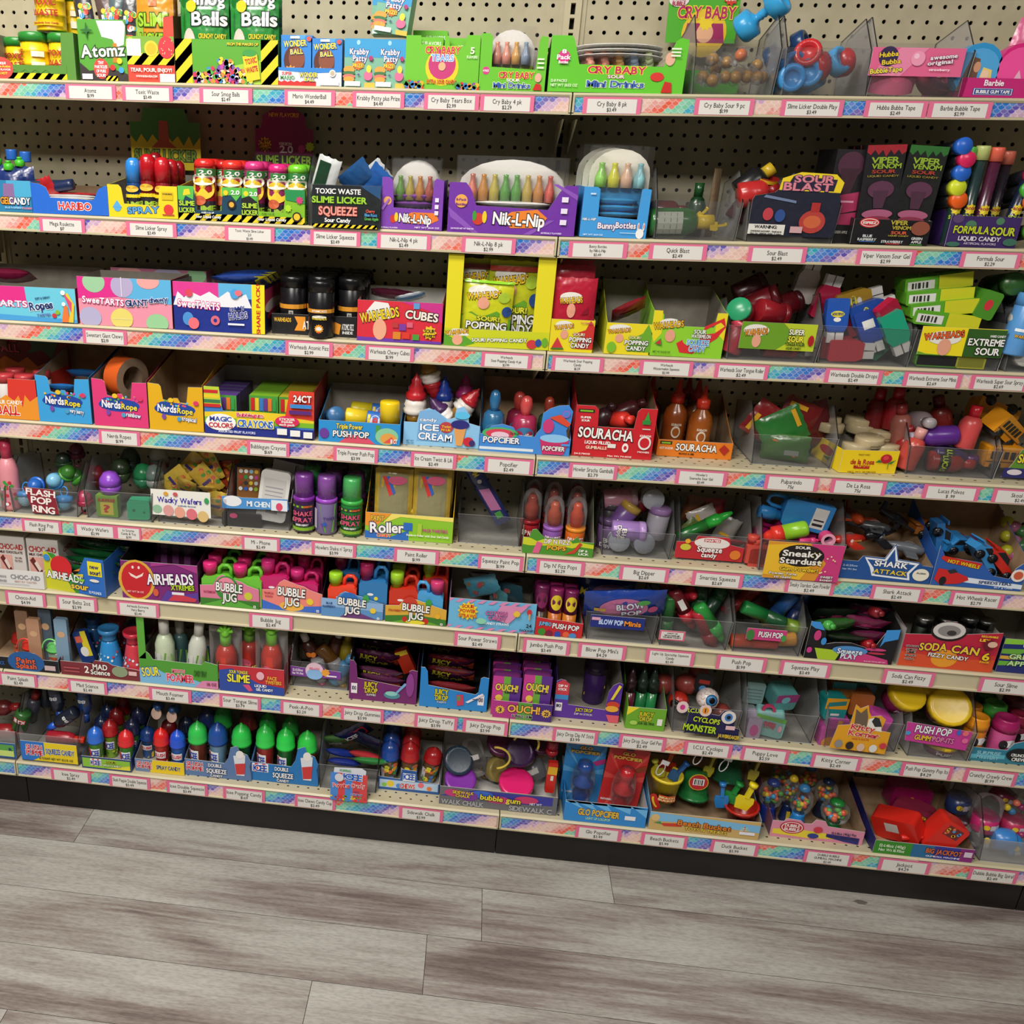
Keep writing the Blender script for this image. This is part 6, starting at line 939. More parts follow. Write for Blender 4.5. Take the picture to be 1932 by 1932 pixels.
tray('low orange sauce-candy tray with a grey right side wall', 4, (1237, 1379, 864, 833), 'e07a1c', 'r|2a2a1a|.03|.72|.16|.2;r|8ac02a|.05|.76|.12|.1;t|HOT N SOUR|f4e8d8|.12|.5|.18|.14;t|SOURACHA|f6f4f0|.52|.62|.54|.42|2a140a;t|MANGO & LIME|2a140a|.4|.22|.2|.1;p|b02a1e|.82 .6 .88 .9 .96 .6 .9 .25', d=.16, hb=3.0, hs=1, inner='@kraft')
for x, y, c, rw, lb in ((1333, 728, 'T9a5018 Pc8301e', 0, 'front right'), (1285, 716, 'T8a4416 Pb82a1c', .5, 'front left'), (1234, 712, 'T4a240e P8a1c16', 1.4, 'rear left'), (1322, 716, 'T6a3412 P9a2218', 1.4, 'rear middle'), (1303, 712, 'T5a2c10 P8a1c16', 2.2, 'rearmost')):
    stand('sauce', 'sauce_bottle', 'candy bottle', 'amber sauce bottle with a red nozzle cap, %s of the low orange tray' % lb, x, y, 46, c, 'e|d8ccb8|.5|.55|.14|.2;e|9a5018|.5|.55|.1|.14;t|SOURACHA|e8dcc8|.5|.8|.3|.08;t|MOXIES|e8dcc8|.5|.25|.28|.06', rw)
bin_('clear bin of green and red chili-stick bags', 4, (1412, 1572, 880, 824), pk=1.9, tint='70747a')
for x, y, q, c, rot, lb in ((1480, 850, .02, 'F3f6a2c', (20, 88, 0), 'green bag pressed against the front'), (1450, 800, .05, 'F8a1c20', (0, -60, 0), 'dark red packet at the left'), (1500, 795, .06, 'F7a1a1e', (0, 20, 0), 'dark red packet standing'), (1475, 808, .04, 'F2f7a34', (0, 60, 0), 'green packet with yellow corner'), (1530, 800, .07, 'F5a161a', (0, -20, 0), 'maroon packet at the right')):
    pile('pouch', 'chili_packet', 'candy packet', lb + ' of the chili-stick bin', x, y, q, .075 if q > .03 else .055, .09, c, 'p|d86a2a|.2 .2 .8 .7 .8 .75 .2 .3;r|8a948a|.55|.5|.2|.3' if q < .03 else 'r|e8b02a|.1|.8|.5|.1', rot, None, .02)
tray('yellow marzipan-disc box with a red rose, turned slightly', 4, (1578, 1692, 893, 850), 'f0d01c', 't|de la Rosa|b81c24|.38|.5|.42|.22;t|MAZAPAN|b81c24|.38|.3|.28|.12;r|b81c24|.24|.2|.28|.06;t|PEANUT CANDY|8a6a10|.38|.82|.2|.06;t|NET WT 30 PIECES|8a6a10|.4|.06|.5|.05;e|b81c2a|.78|.66|.1|.2;e|d8404a|.77|.7|.05|.1;p|2f7a3a|.6 .5 .72 .5 .66 .62;p|2f7a3a|.84 .5 .96 .62 .88 .42;r|2f7a3a|.83|.2|.012|.3', d=.12, hb=1.0, rz=8, side='e|b81c2a|.5|.6|.25|.2;p|2f7a3a|.4 .3 .7 .4 .6 .2')
for i, (x, y, q, lb) in enumerate(((1640, 832, .05, 'resting on the front edge of the yellow box'), (1660, 818, .09, 'right of the front one'), (1622, 808, .11, 'left, second tier'), (1620, 795, .12, 'left, third tier'), (1565, 805, .09, 'seen through the chili-stick bin wall, lower'), (1560, 794, .11, 'seen through the chili-stick bin wall, upper'), (1615, 845, .04, 'lying inside the yellow box at left'), (1668, 846, .05, 'lying inside the yellow box at right'))):
    pile('disc', 'marzipan_disc', 'candy disc', 'round tan marzipan disc, ' + lb, x, y, q, .055, .019, 'Pb8a884', 'r|8a7450|.1|.3|.8|.1', (4, 3 * (i % 3) - 3, i * 30))
bin_('clear bin of red, purple and pink powder-candy bottles', 4, (1702, 1880, 900, 846), pk=1.9, tint='70747a')
for x, y, q, c, rot, lb in ((1760, 823, .03, 'P5a2a86 Pb0a8b8', (0, -97, 0), 'purple bottle lying with its pale end left'), (1720, 855, .02, 'Pc04a40 Pd89a94', (0, 12, 0), 'coral bottle with a pink cap at the left'), (1830, 805, .03, 'Pc84a4a Pb8182a', (0, 5, 0), 'pink bottle with a round red cap'), (1790, 885, .02, 'P9a2a24 Pb02a2a', (0, 92, 0), 'red labelled bottle along the bottom'), (1800, 862, .03, 'P3a2a5a P5a2a6a', (0, 95, 0), 'dark labelled bottle second from bottom'), (1738, 795, .05, 'P8a7a80 Pa8a0a4', (80, 0, 0), 'grey cap end-on'), (1690, 770, .08, 'P8a1820 P9a1422', (0, 0, 0), 'red bottle at the top rear, right of centre'), (1655, 772, .1, 'P6a1218 P8a1020', (0, 0, 0), 'red bottle at the top rear, left'), (1700, 800, .06, 'P9a5a50 P8a2a2a', (0, -10, 0), 'pale-capped red bottle by the marzipan box'), (1775, 785, .08, 'P7a2420 P5a1418', (0, -20, 0), 'dark red bottle with an orange label'), (1705, 845, .05, 'P9a2226 P9a2226', (0, 5, 0), 'dark red bottle behind the coral one')):
    pile('bottle', 'powder_candy_bottle', 'candy bottle', lb + ' in the powder-candy bin', x, y, q, .04, .085, c, 'r|1a1a14|.1|.2|.8|.5;t|LUCAS|b8d02a|.5|.45|.6|.24' if y > 860 and x > 1750 else '', rot)
bin_('clear bin of yellow toy buses at the right edge of the fourth shelf', 4, (1862, 2040, 908, 850), (1888, 1960, 902, 848, '5a8a2a', 'r|2a2a6a|0|0|1|.34;t|Skool|e8d82a|.6|.7|.6|.3|3a1a4a;e|d8d0d8|.3|.2|.2|.1', [(0, 0), (1, 0), (1, 1), (.34, 1), (.2, .5)]), pk=1.9, tint='70747a')
for x, y, q, rot, lb in ((1895, 862, .03, (0, 0, 0), 'standing low behind the bin front'), (1893, 808, .04, (20, 30, 30), 'tipped sideways on top of the heap'), (1872, 778, .09, (160, 20, 0), 'upside down at the rear with dark wheels up')):
    pile('bus', 'toy_bus', 'toy bus', 'yellow toy bus %s' % lb, x, y, q, .085, .05, 'Pdc941e', '', rot)
for xl, xr, t, p, wh in ((186, 264, ['Nerds Ropes'], '$1.99', 'fourth rail below the torn rope-candy trays'), (466, 546, ['Bubblegum Crayons'], '$1.69', 'fourth rail below the crayon box'), (629, 713, ['Triple Power Push Pop'], '$3.99', 'fourth rail below the low blue tray'), (775, 861, ['Ice Cream Twist & Lik'], '$2.49', 'fourth rail below the ice-cream tray'), (914, 1006, ['Popcifier'], '$2.49', 'fourth rail, end of the left bay'), (1074, 1165, ['Howler Siracha Gumballs'], '$2.79', 'fourth rail below the red gumball box'), (1275, 1372, ["Howler's", 'Souracha Sour Gel'], '$3.49', 'fourth rail below the orange sauce tray'), (1443, 1544, ['Pulparindo'], '75\u00a2', 'fourth rail below the chili-stick bin'), (1568, 1672, ['De La Rosa'], '75\u00a2', 'fourth rail below the rose box'), (1742, 1848, ['Lucas Polvos'], '$ .99', 'fourth rail below the powder-candy bin'), (1873, 1980, ['Skool Bus'], '$2.49', 'fourth rail below the toy bus bin')):
    pricetag(4, xl, xr, t, p, wh)
# ================================================================== fifth shelf
bin_('clear bin cut by the left edge, holding a pink shaker bottle', 5, (-120, 14, 962, 916), pk=2, tint='888c90')
stand('bottle', 'shaker_bottle', 'candy bottle', 'pink shaker bottle with a pink collar cap at the left edge', 8, 830, 36, 'Pd88a94 Pc83a5a', 'd|c82a3a 3a9a3a e8e8e8|.1|.1|.8|.7|20|.05', 0)
bin_('clear bin of blue and green capsule rings with a maroon slanted label card', 5, (22, 150, 972, 926), (50, 112, 969, 921, '8a2230', 't|FLASH|f4ece8|.5|.82|.86|.24||-4;t|POP|f4ece8|.5|.52|.6|.26||-4;t|RING|f4ece8|.55|.18|.66|.26||-4', [(.22, 0), (1, .02), (.9, .96), (0, 1)]), pk=1.95, tint='888c90')
for x, y, q, c, rot, lb in ((105, 908, .03, 'P3a8acc P7ab8d8', (60, 0, 0), 'large light blue one facing out'), (122, 950, .02, 'P3a8acc P6aa8c8', (170, 0, 0), 'blue one upside down behind the label'), (50, 948, .02, 'P3a8acc P9ac0d0', (160, 0, 0), 'pale one left of the label'), (125, 895, .05, 'P3f8a2a P3a7a2a', (20, 40, 0), 'green one on top'), (70, 915, .03, 'P2a6ac8 P2a62b8', (80, 0, 0), 'blue ring band uppermost left'), (150, 905, .06, 'P3f8a2a P2a5a24', (0, -40, 0), 'green ring band at the right'), (160, 952, .02, 'P9a2040 Pa83a58', (0, 0, 0), 'raspberry one at the lower right'), (145, 858, .1, 'P6a2440 P5a1c38', (0, 0, 0), 'dark pink one at the rear'), (120, 875, .08, 'P28442a P24382a', (0, 0, 0), 'dark green one at the rear')):
    pile('ring', 'capsule_ring', 'candy ring', 'capsule candy ring, %s in the maroon-labelled bin' % lb, x, y, q, .04, .055, c, '', rot)
bin_('clear bin of purple and green egg-carton surprise toys', 5, (162, 290, 982, 930), pk=1.95, tint='888c90')
pile('egg', 'surprise_egg', 'candy egg', 'purple egg with a loop on top, at the front of its bin', 208, 912, .03, .05, .06, 'P8a4ab8 P8a48c0')
pile('box', 'surprise_box', 'candy box', 'green and yellow question-mark surprise box below the purple egg', 205, 955, .02, .05, .05, 'K7aa83a', 'r|d8c84a|.2|.1|.6|.6;t|?|c8302a|.5|.4|.24|.36;t|SURPRISE|c8302a|.5|.8|.8|.14', asp=.02)
pile('tin', 'toy_suitcase', 'toy case', 'mint green rounded toy case at the right front of the egg bin', 264, 960, .02, .05, .045, 'P36b080', 'o|1f7a54|.3|.5|.08;o|1f7a54|.75|.4|.06', (0, 0, 8), None, .03)
for x, y, q, c, lb in ((228, 888, .07, 'P3a4a2a P2a3a24', 'dark green patterned egg in the middle'), (270, 898, .06, 'P2a6a4a P1f7a4a', 'green egg at the right'), (292, 900, .06, 'P8a8a86 P6a7a74', 'grey translucent egg at the far right'), (300, 868, .1, 'P8a2030 Pa8a8a4', 'red and white egg at the top rear'), (180, 900, .08, 'P5a1c24 P7a2430', 'small maroon egg at the left rear'), (246, 868, .11, 'P2a3a34 P34483a', 'dark egg at the top rear')):
    pile('egg', 'surprise_egg', 'candy egg', lb + ' of the surprise bin', x, y, q, .046, .06, c)
bin_('clear bin of yellow wafer packets with a white curled label card', 5, (295, 428, 990, 938), (287, 398, 974, 926, 'e8e6de', 't|Wacky Wafers|3a2a9a|.48|.62|.74|.22|f4f4f0;t|artificially flavored|3a6a9a|.6|.42|.3|.05;e|8fb89a|.1|.24|.08|.16;e|d89a98|.29|.2|.09|.22;e|e0a08a|.48|.16|.09|.22;e|d8707c|.68|.12|.09|.22;e|d8b878|.87|.06|.09|.22;e|3a9a5a|.94|.68|.04|.12;e|d8a03a|.26|.86|.04|.08;e|c85a5a|.42|.86|.04|.08'), pk=1.9, tint='888c90')
for i, (x, y, q, rot, lb) in enumerate(((330, 905, .05, (10, 50, 0), 'leaning at the left'), (362, 880, .07, (10, 40, 0), 'standing diagonally in the middle'), (395, 878, .07, (0, -25, 0), 'fanned at the right rear'), (390, 905, .05, (0, -40, 10), 'second from right'), (398, 925, .03, (60, 0, 0), 'lying at the front right'), (352, 920, .03, (40, 20, 0), 'with green lettering at the front'), (410, 960, .03, (20, 10, 0), 'slipping down at the lower right'))):
    pile('pouch', 'wafer_packet', 'candy packet', 'yellow cellophane wafer packet ' + lb, x, y, q, .045, .075, 'Fc8a844' if i % 2 else 'Fd8b848', 'd|d8c84a e0943a 4a9a4a d86a5a|.1|.1|.8|.8|12|.07;r|4a3a80|.2|.4|.5|.1', rot, None, .01)
bin_('clear bin of toy phone tins with a narrow blue label strip', 5, (428, 550, 998, 945), (419, 545, 963, 938, '4a90d0', 'e|e6e6ea|.16|.6|.14|.4;t|MI CHEN|e8eef4|.55|.5|.34|.4;r|dfe6f0|.74|.1|.24|.8;e|d84a6a|.86|.4|.05|.3', [(0, 0), (1, .2), (.98, 1), (.3, .9), (.16, 1), (0, .9)]), pk=2, tint='888c90')
ph = 'r|8a5a28|.08|.12|.84|.78;' + ''.join('o|%s|%.2f|%.2f|.045;' % (c, .22 + .19 * (i % 4), .82 - .13 * (i // 4)) for i, c in enumerate(('d8d8d8', 'f0f0f0', '8ac0e0', 'e0b03a', 'c83a3a', '3a9a4a', 'e8e8e8', 'c84a9a', 'b0402a', '3a3a3a', 'e8c83a', 'd8d8d8', 'f0f0f0', '3a6ac8', 'e8e8e8', '9ac03a'))) + 'r|1a1a1a|.3|.92|.4|.03'
pile('tin', 'toy_phone', 'toy phone', 'black toy phone tin with a grid of round icons', 470, 915, .05, .062, .1, 'P141416', ph, (-8, 0, 0), None, .012)
pile('tin', 'toy_phone', 'toy phone', 'white toy phone tin leaning at the front right, back side out', 517, 935, .02, .066, .115, 'Pd8d6d2 Pbab8b4', 'r|c4c2be|.12|.14|.76|.7;r|9a98a0|.2|.5|.6|.02;r|9a98a0|.2|.58|.6|.02;r|9a98a0|.2|.66|.6|.02;r|77757a|.3|.16|.4|.08', (-6, 7, 0), None, .014)
pile('tin', 'toy_phone', 'toy phone', 'white and purple toy phone tin behind at the upper right', 545, 880, .09, .07, .1, 'Pc8c6c8 P5a3a6a', 'r|3a2a4a|0|.62|1|.12', (-6, 10, 0), None, .014)
pile('tin', 'toy_phone', 'toy phone', 'red and orange toy phone tin at the left rear', 438, 905, .08, .05, .09, 'P9a3a1c', 'd|e8c02a e8702a|.1|.1|.8|.8|14|.05', (-6, -6, 0), None, .012)
pile('tin', 'toy_phone', 'toy phone', 'dark tin lying low in the phone bin', 460, 982, .02, .09, .03, 'P2a2a2e', 'e|c84a7a|.3|.8|.1|.2', (0, 0, 0), None, .04)
setcur(5, 0, *[at(620, 1005, .012).y, 0, 0, 0])
sp = 'r|7fb02a|0|0|1|.14;r|1a3a1a|0|.12|1|.04;r|3a3a3a|.1|.8|.8|.12;r|8ac02a|.14|.83|.4|.06;r|c85a2a|.54|.83|.3|.06;r|e4e0e0|.1|.3|.04|.1;t|SHAKE|d8587a|.5|.62|.66|.16|2a0c18;t|SPRAY|d8587a|.5|.4|.66|.16|2a0c18;t|GREEN BERRY|e8e8e4|.5|.22|.4|.07'
TR.Y = .012
for x, y, c, lb in ((574, 892, 'P3a1f4a P7a2c98 T743a8c', 'purple-capped spray candy can at the left of the row'), (617, 896, 'P7a6a9a P9a48c0 T824a9c', 'violet-capped spray candy can in the middle, drip label'), (665, 900, 'P1f7a34 P3fae4a T48a85c', 'green-capped spray candy can at the right of the row')):
    stand('spray', 'spray_candy_can', 'spray candy', lb, x, y, 41, c, sp if 'violet' not in lb else 'p|5a9a2a|.3 1 .9 1 .8 0 .5 0;p|7a4ab0|0 0 .5 0 .4 .3 .1 .3;t|TWIST|4a3a80|.65|.5|.4|.1;o|2a5ab0|.5|.3|.07;r|c8c0d0|.02|.1|.2|.7')
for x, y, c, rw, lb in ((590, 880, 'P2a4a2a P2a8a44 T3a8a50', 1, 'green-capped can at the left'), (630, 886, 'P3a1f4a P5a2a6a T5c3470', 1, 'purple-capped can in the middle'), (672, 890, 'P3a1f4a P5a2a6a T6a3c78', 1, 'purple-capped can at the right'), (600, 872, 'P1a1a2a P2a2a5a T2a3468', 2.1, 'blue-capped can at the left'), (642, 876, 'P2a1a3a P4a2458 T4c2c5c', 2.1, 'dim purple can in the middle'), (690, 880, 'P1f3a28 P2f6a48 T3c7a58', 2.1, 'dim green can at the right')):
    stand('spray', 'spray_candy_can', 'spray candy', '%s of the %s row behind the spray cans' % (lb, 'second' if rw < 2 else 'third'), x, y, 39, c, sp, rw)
tray('tall yellow paint-roller candy display box with a lime front', 5, (688, 853, 1020, 972), '8cc42e', 'p|e8942a|0 1 .3 1 .1 .4 0 .5;p|f0dc6a|.3 1 1 1 1 .84 .4 .9 .2 .6;p|2a6ac0|0 .3 .3 .1 .5 .4 .5 0 0 0;t|PAINT|e8c82a|.14|.8|.15|.2|3a2a5a;t|Roller|f6f4f4|.25|.46|.38|.4|3a2a6a|3;t|CANDY|e8502a|.22|.14|.16|.12|f0e0c0;r|2a6ac0|.44|.4|.1|.3;r|a8c83a|.6|.2|.05|.5;t|FACE TWISTERS|c83a8a|.8|.46|.28|.12;t|Rainbow Roller with Sour Gel Candy|f0f4e0|.72|.24|.48|.08', d=.11, hb=2.5, hs=1, sc='dcb81e', inner='@kraft')
for i, (x, lb) in enumerate(((745, 'left'), (818, 'right'))):
    for j in range(2):
        stand('pouch', 'paint_roller_pack', 'candy pack', 'clear yellow-framed blister pack, %s file of the paint-roller box, %s' % (lb, RW[j]), x + j * 4, 884 - j * 4, 72, 'Fb89a3a', 'r|8a8460|.12|.34|.76|.6;p|c83a3a|.2 .9 .3 .9 .5 .66 .4 .62;p|3a62b0|.3 .9 .4 .9 .56 .68 .5 .64;e|c85a7a|.6|.85|.25|.06;t|PAINT|c8a82a|.34|.3|.5|.08|2a1a4a;t|Roller|e8e4e8|.6|.16|.7|.14|2a1a4a', j, asp=.03)
pile('pouch', 'paint_roller_pack', 'candy pack', 'yellow roller pack lying across the front of the paint-roller box', 775, 966, .03, .085, .03, 'Fc8a83a', 'p|c83a3a|.05 .1 .3 .5 .3 .8 .1 .8;r|5a4a3a|.5|.2|.4|.5', (40, 8, 0), None, .02)
bin_('nearly empty clear bin with one blue packet leaning diagonally', 5, (860, 984, 1028, 974), pk=1.9, tint='888c90')
pile('pouch', 'paint_pop_packet', 'candy packet', 'blue and pink packet leaning diagonally in the nearly empty bin', 918, 930, .06, .035, .16, 'F24306a', 'p|c878b0|.2 .6 .8 .55 .8 .2 .2 .25;t|Minis|d8c83a|.5|.85|.6|.08||90;o|d8d8e0|.5|.7|.03;p|4aa04a|.3 .2 .7 .2 .7 .1 .3 .1', (0, -33, 0), None, .01)
tray('green and lime fizz-pop tray with a cartoon pickle outline, left end of right bay', 5, (984, 1118, 1048, 1018), '4a8f2a', 'p|c8cf2a|0 1 .1 .98 .2 .8 .3 .98 .66 1.0 .7 .8 .8 .9 1 .8 1 .56 .8 .62 .7 .5 .5 .6 .1 .5 0 .56;t|DIP N FIZZ|f4ece4|.48|.85|.36|.28|6a1a3a;t|POPS|e8b02a|.48|.46|.26|.26|8a2a1a;p|d8608a|.14 .05 .24 .05 .28 .7 .2 .8;p|c8402a|.6 .1 .72 .4 .8 .9 .84 .8 .74 .2;t|DIP &|f2f2ee|.86|.4|.12|.14;t|LICK|f2f2ee|.87|.2|.14|.14', [(0, 1), (.08, 1), (.12, 1.5), (.18, 1.55), (.26, 1.2), (.3, 1.05), (.7, 1), (.76, 1.25), (.8, .95), (1, .92)], d=.15, hb=4.2, hs=1, inner='@greycard', sc='6a7a5a')
fa = 't|DIP N FIZZ|f4e4dc|.5|.66|.6|.24;t|POPS|e8b83a|.5|.3|.44|.3|8a1a1a'
for i, (x, y, c, lb) in enumerate(((1007, 922, 'P9a1c24 P8a141c P9a3a2a', 'left'), (1050, 936, 'P8a58a8 P9a60b8 Pa84a34', 'middle'), (1093, 938, 'Pd86a1e Pe8902a Pb8442c', 'right'))):
    stand('fizz', 'fizz_pop', 'fizz pop', 'clear-domed fizz pop bottle, %s of the front three in the lime tray' % lb, x, y, 38, c, fa, 0 if i else .5)
for i, (x, y, rw) in enumerate(((1010, 905, 1.6), (1048, 910, 1.2), (1092, 918, 1.2), (1046, 900, 2.4), (1090, 903, 2.4))):
    stand('fizz', 'fizz_pop', 'fizz pop', 'red-capped fizz pop bottle, %s behind the front three' % ('left', 'middle, second row', 'right, second row', 'middle, third row', 'right, third row')[i], x, y, 36, 'P7a1a1c P8a241c P8a3424', fa, rw)
bin_('clear bin of violet and clear dipper bottles with flat round ends', 5, (1130, 1268, 1052, 1004), pk=2, tint='777b80')
for x, y, q, c, rot, lb in ((1162, 1030, .02, 'Pb0b4c0 Pa8acb8', (84, 0, 0), 'clear-ended, lower left'), (1204, 1034, .02, 'Pb0b4c0 P9ca0ae', (84, 0, 10), 'clear-ended, lower right'), (1185, 1002, .02, 'P9a78b8 Pa888c0', (0, 90, 0), 'violet, lying across the front'), (1240, 985, .04, 'P8a8690 P8a6a9c', (0, 5, 0), 'smoky, standing at the right'), (1175, 975, .05, 'P6a4a86 Pa88a3a', (0, 30, 0), 'violet and yellow, leaning centre'), (1170, 940, .07, 'P9a6a78 P8a7078', (0, 80, 0), 'rosy clear, at the top'), (1228, 938, .07, 'P9a9ca4 P94969e', (80, 0, 0), 'silver-ended, top right'), (1150, 975, .07, 'P3a3438 P3a3438', (0, 0, 0), 'dark, at the left'), (1205, 950, .09, 'P7a1c2c P6a1a28', (0, 60, 0), 'maroon, behind'), (1145, 1020, .05, 'P6a4a7a P5a4468', (0, 0, 0), 'dim violet, far left')):
    pile('jar', 'dipper_bottle', 'candy bottle', 'dipper bottle, %s of the violet bin' % lb, x, y, q, .045, .07, c, 't|Big|e8e4e0|.5|.6|.4|.3|3a1a5a;t|Dipper|e8e4e0|.5|.3|.6|.25|3a1a5a' if 'violet' in lb else '', rot)
bin_('clear bin with a red candy-roll label card and a green pen inside', 5, (1275, 1412, 1060, 1010), (1271, 1400, 1056, 1012, 'b82430', 'e|e4dcd8|.52|.72|.26|.24;r|c8242c|.4|.76|.24|.14;t|SMARTIES|f4ecec|.52|.83|.22|.1;t|Squeeze|f4ecec|.5|.46|.36|.24|5a0c14;t|candy|f4ecec|.5|.22|.22|.2|5a0c14;e|c8c03a|.14|.5|.08|.14;e|d8782a|.88|.3|.08|.2;e|e8a82a|.16|.76|.04|.1', [(0, 0), (1, 0), (1, .6), (.8, .7), (.76, 1), (.3, 1), (.26, .75), (0, .7)]), pk=2, tint='777b80')
pile('pen', 'candy_pen', 'candy pen', 'bright green candy pen pointing to the upper right', 1330, 990, .03, .024, .12, 'T1f6a2a T2aa83a', '', (0, 58, 0))
for x, y, q, c, rot, lb in ((1300, 1005, .06, 'F5a6a2a', (0, 40, 0), 'olive packet at the left'), (1325, 975, .08, 'Fb8b0ac', (0, 60, 0), 'white-edged packet'), (1345, 965, .09, 'F8a1a20', (0, 0, 0), 'red packet'), (1310, 960, .09, 'F6a3a20', (0, 10, 0), 'brown packet at the rear'), (1370, 1000, .07, 'F9a9a94', (0, 20, 0), 'pale packet at the right'), (1380, 1025, .03, 'Fa82430', (60, 0, 0), 'red packet low at the right')):
    pile('pouch', 'squeeze_candy_packet', 'candy packet', lb + ' of the red-labelled bin', x, y, q, .045, .06, c, 'r|d8b02a|.2|.3|.5|.1', rot, None, .015)
bin_('clear bin of blue, magenta and red jugs behind a stardust label card', 5, (1425, 1585, 1082, 1022), (1436, 1580, 1094, 1024, 'd8922a', 'p|c8387a|.55 1 1 1 1 0 .7 0 .8 .5;p|e8b82a|0 .9 .5 1 .65 .5 .5 0 0 .1;e|1c1614|.46|.66|.3|.3;t|SOUR|f0ece4|.46|.88|.2|.07;t|Sneaky|f0ece4|.46|.72|.5|.16|1c1614;t|Stardust|f0ece4|.46|.52|.54|.16|1c1614;t|Gum Powder!|f0d02a|.46|.3|.5|.1|5a1a2a;t|Powder Turns|f4f0e8|.26|.16|.36|.06|4a1a2a;t|to Gum!|f4f0e8|.26|.07|.22|.06|4a1a2a;t|SWEET|f4f0e8|.84|.14|.16|.06|2a1a4a;t|BANDIT|f4f0e8|.84|.06|.16|.05|2a1a4a;d|f4e8a8|.6|.2|.3|.6|14|.02'), pk=2, tint='777b80')
pile('jug', 'gum_powder_jug', 'candy jug', 'blue jug lying on its side on top, barcode label showing', 1500, 965, .05, .06, .14, 'P2a78b8 P2a78b8', 'r|c8c8c4|.1|.1|.8|.4;r|222|.2|.15|.1|.3;r|222|.4|.15|.06|.3', (0, -80, 0))
pile('jug', 'gum_powder_jug', 'candy jug', 'magenta jug lying below the blue one', 1480, 998, .07, .08, .12, 'P9a1c5a P9a1c5a', '', (0, -85, 0))
pile('pen', 'powder_tube', 'candy tube', 'red pointed tube with a lime end', 1480, 1005, .02, .034, .09, 'P8ac02a Pd83428', '', (0, -108, 0))
pile('taperoll', 'pink_strawberry_roll', 'candy toy', 'pink round strawberry-print disc with a handle', 1560, 1016, .01, .028, .028, 'Pd8407c Pe8a0b8', '', (0, 0, 0), None, .02)
pile('pen', 'pink_rod', 'candy toy', 'pink rod leading to the strawberry-print disc', 1527, 1020, .012, .012, .04, 'Pd8407c Pd8407c', '', (0, 85, 0))
for x, y, lb in ((1430, 1035, 'upper'), (1432, 1058, 'lower')): pile('jug', 'gum_powder_jug', 'candy jug', 'red jug seen through the bin wall left of the stardust card, %s' % lb, x, y, .03, .05, .06, 'Pc84a40 Pc84a40')
tray('blue shark-plane tray with a white star-shaped logo peak', 5, (1578, 1753, 1100, 1066), '1f4f92', 'p|e8ecf2|.24 1.25 .46 1.2 .54 2.0 .6 1.2 .84 1.1 .76 .5 .78 .14 .36 .25 .32 .7;p|1f4f92|.27 1.15 .48 1.1 .54 1.8 .58 1.1 .8 1.0 .73 .55 .75 .25 .39 .34 .36 .7;t|SHARK|f4f4f6|.54|.95|.36|.3|12305a|-2;t|ATTACK|e8c83a|.55|.52|.36|.24|12305a|-2;t|2-0.25oz|a8bcd8|.1|.75|.16|.1;t|Net Wt 3oz|a8bcd8|.1|.55|.16|.1;e|e8e4d0|.88|.5|.09|.34;t|Action|3a3a3a|.88|.6|.1|.1', [(0, 1), (.18, 1), (.22, 1.3), (.46, 1.28), (.54, 2.1), (.61, 1.25), (.84, 1.15), (.88, 1), (1, .95)], d=.16, hb=2.4, hs=1, inner='@kraft')
for x, y, q, c, rot, lb in ((1705, 1025, .03, 'P5c6066', (0, -5, 165), 'grey star-tailed plane nose left at the front'), (1610, 1010, .05, 'Pb82a1e', (0, 0, 20), 'red plane at the left'), (1640, 985, .09, 'P3a3c3e', (10, 0, 160), 'dark grey plane on top'), (1690, 970, .11, 'P222428', (0, -30, 200), 'black plane at the rear right'), (1612, 965, .12, 'Pa8401e', (0, 0, 90), 'orange plane at the rear left'), (1665, 1000, .07, 'P1a1c22', (20, 0, 30), 'black plane in the middle')):
    pile('plane', 'toy_plane', 'toy plane', lb + ' of the shark tray', x, y, q, .085, .05, c, 'e|e8e4e0|.3|.5|.08|.3;t|SHARK|e8a84a|.6|.5|.4|.3', rot)
tray('blue toy-car display tray with a flame logo and printed red car', 5, (1752, 1926, 1112, 1052), '2a5aa8', 'p|dce4ee|.36 .32 1 .2 1 .06 .34 .16;t|SPEEDSTERS|14306a|.7|.2|.36|.09;p|c82a1e|.05 .95 .5 .78 .48 .62 .12 .74 .04 .86;t|HOT WHEELS|e8c82a|.3|.74|.36|.11|8a1a14|-9;p|c82424|.02 .2 .04 .55 .2 .5 .38 .34 .4 .24 .3 .1 .1 .04;e|1a1a1c|.12|.16|.04|.14;p|2a2a2e|.14 .5 .22 .56 .26 .46 .18 .4;t|12-7 g Units|c8d4e8|.8|.08|.2|.05;o|e8e0d8|.92|.5|.2;o|c85a3a|.92|.5|.13', [(0, 1.25), (.04, 1.1), (.08, .92), (.5, .8), (.66, .42), (.84, .36), (.88, .7), (.94, .86), (1, .9)], d=.16, hb=1.9, hs=1, inner='@kraft')
for x, y, q, c, rot, lb in ((1812, 1022, .06, 'P2a7ab8', (10, 0, 15), 'blue car on top'), (1855, 1050, .03, 'P3a8ac8', (0, 50, 10), 'light blue car nose-down in the middle'), (1885, 1058, .03, 'Pc0281e', (0, 45, 0), 'red car nose-down at the right'), (1770, 1018, .06, 'P2a6aa8', (0, 80, 0), 'blue car end-up at the left'), (1760, 1000, .1, 'P9a5a1e', (0, 10, 0), 'orange car at the rear'), (1850, 1035, .08, 'P9a241c', (0, 20, 0), 'dark red car behind')):
    pile('car', 'toy_car', 'toy car', lb + ' of the flame-logo tray', x, y, q, .085, .036, c, '', rot)
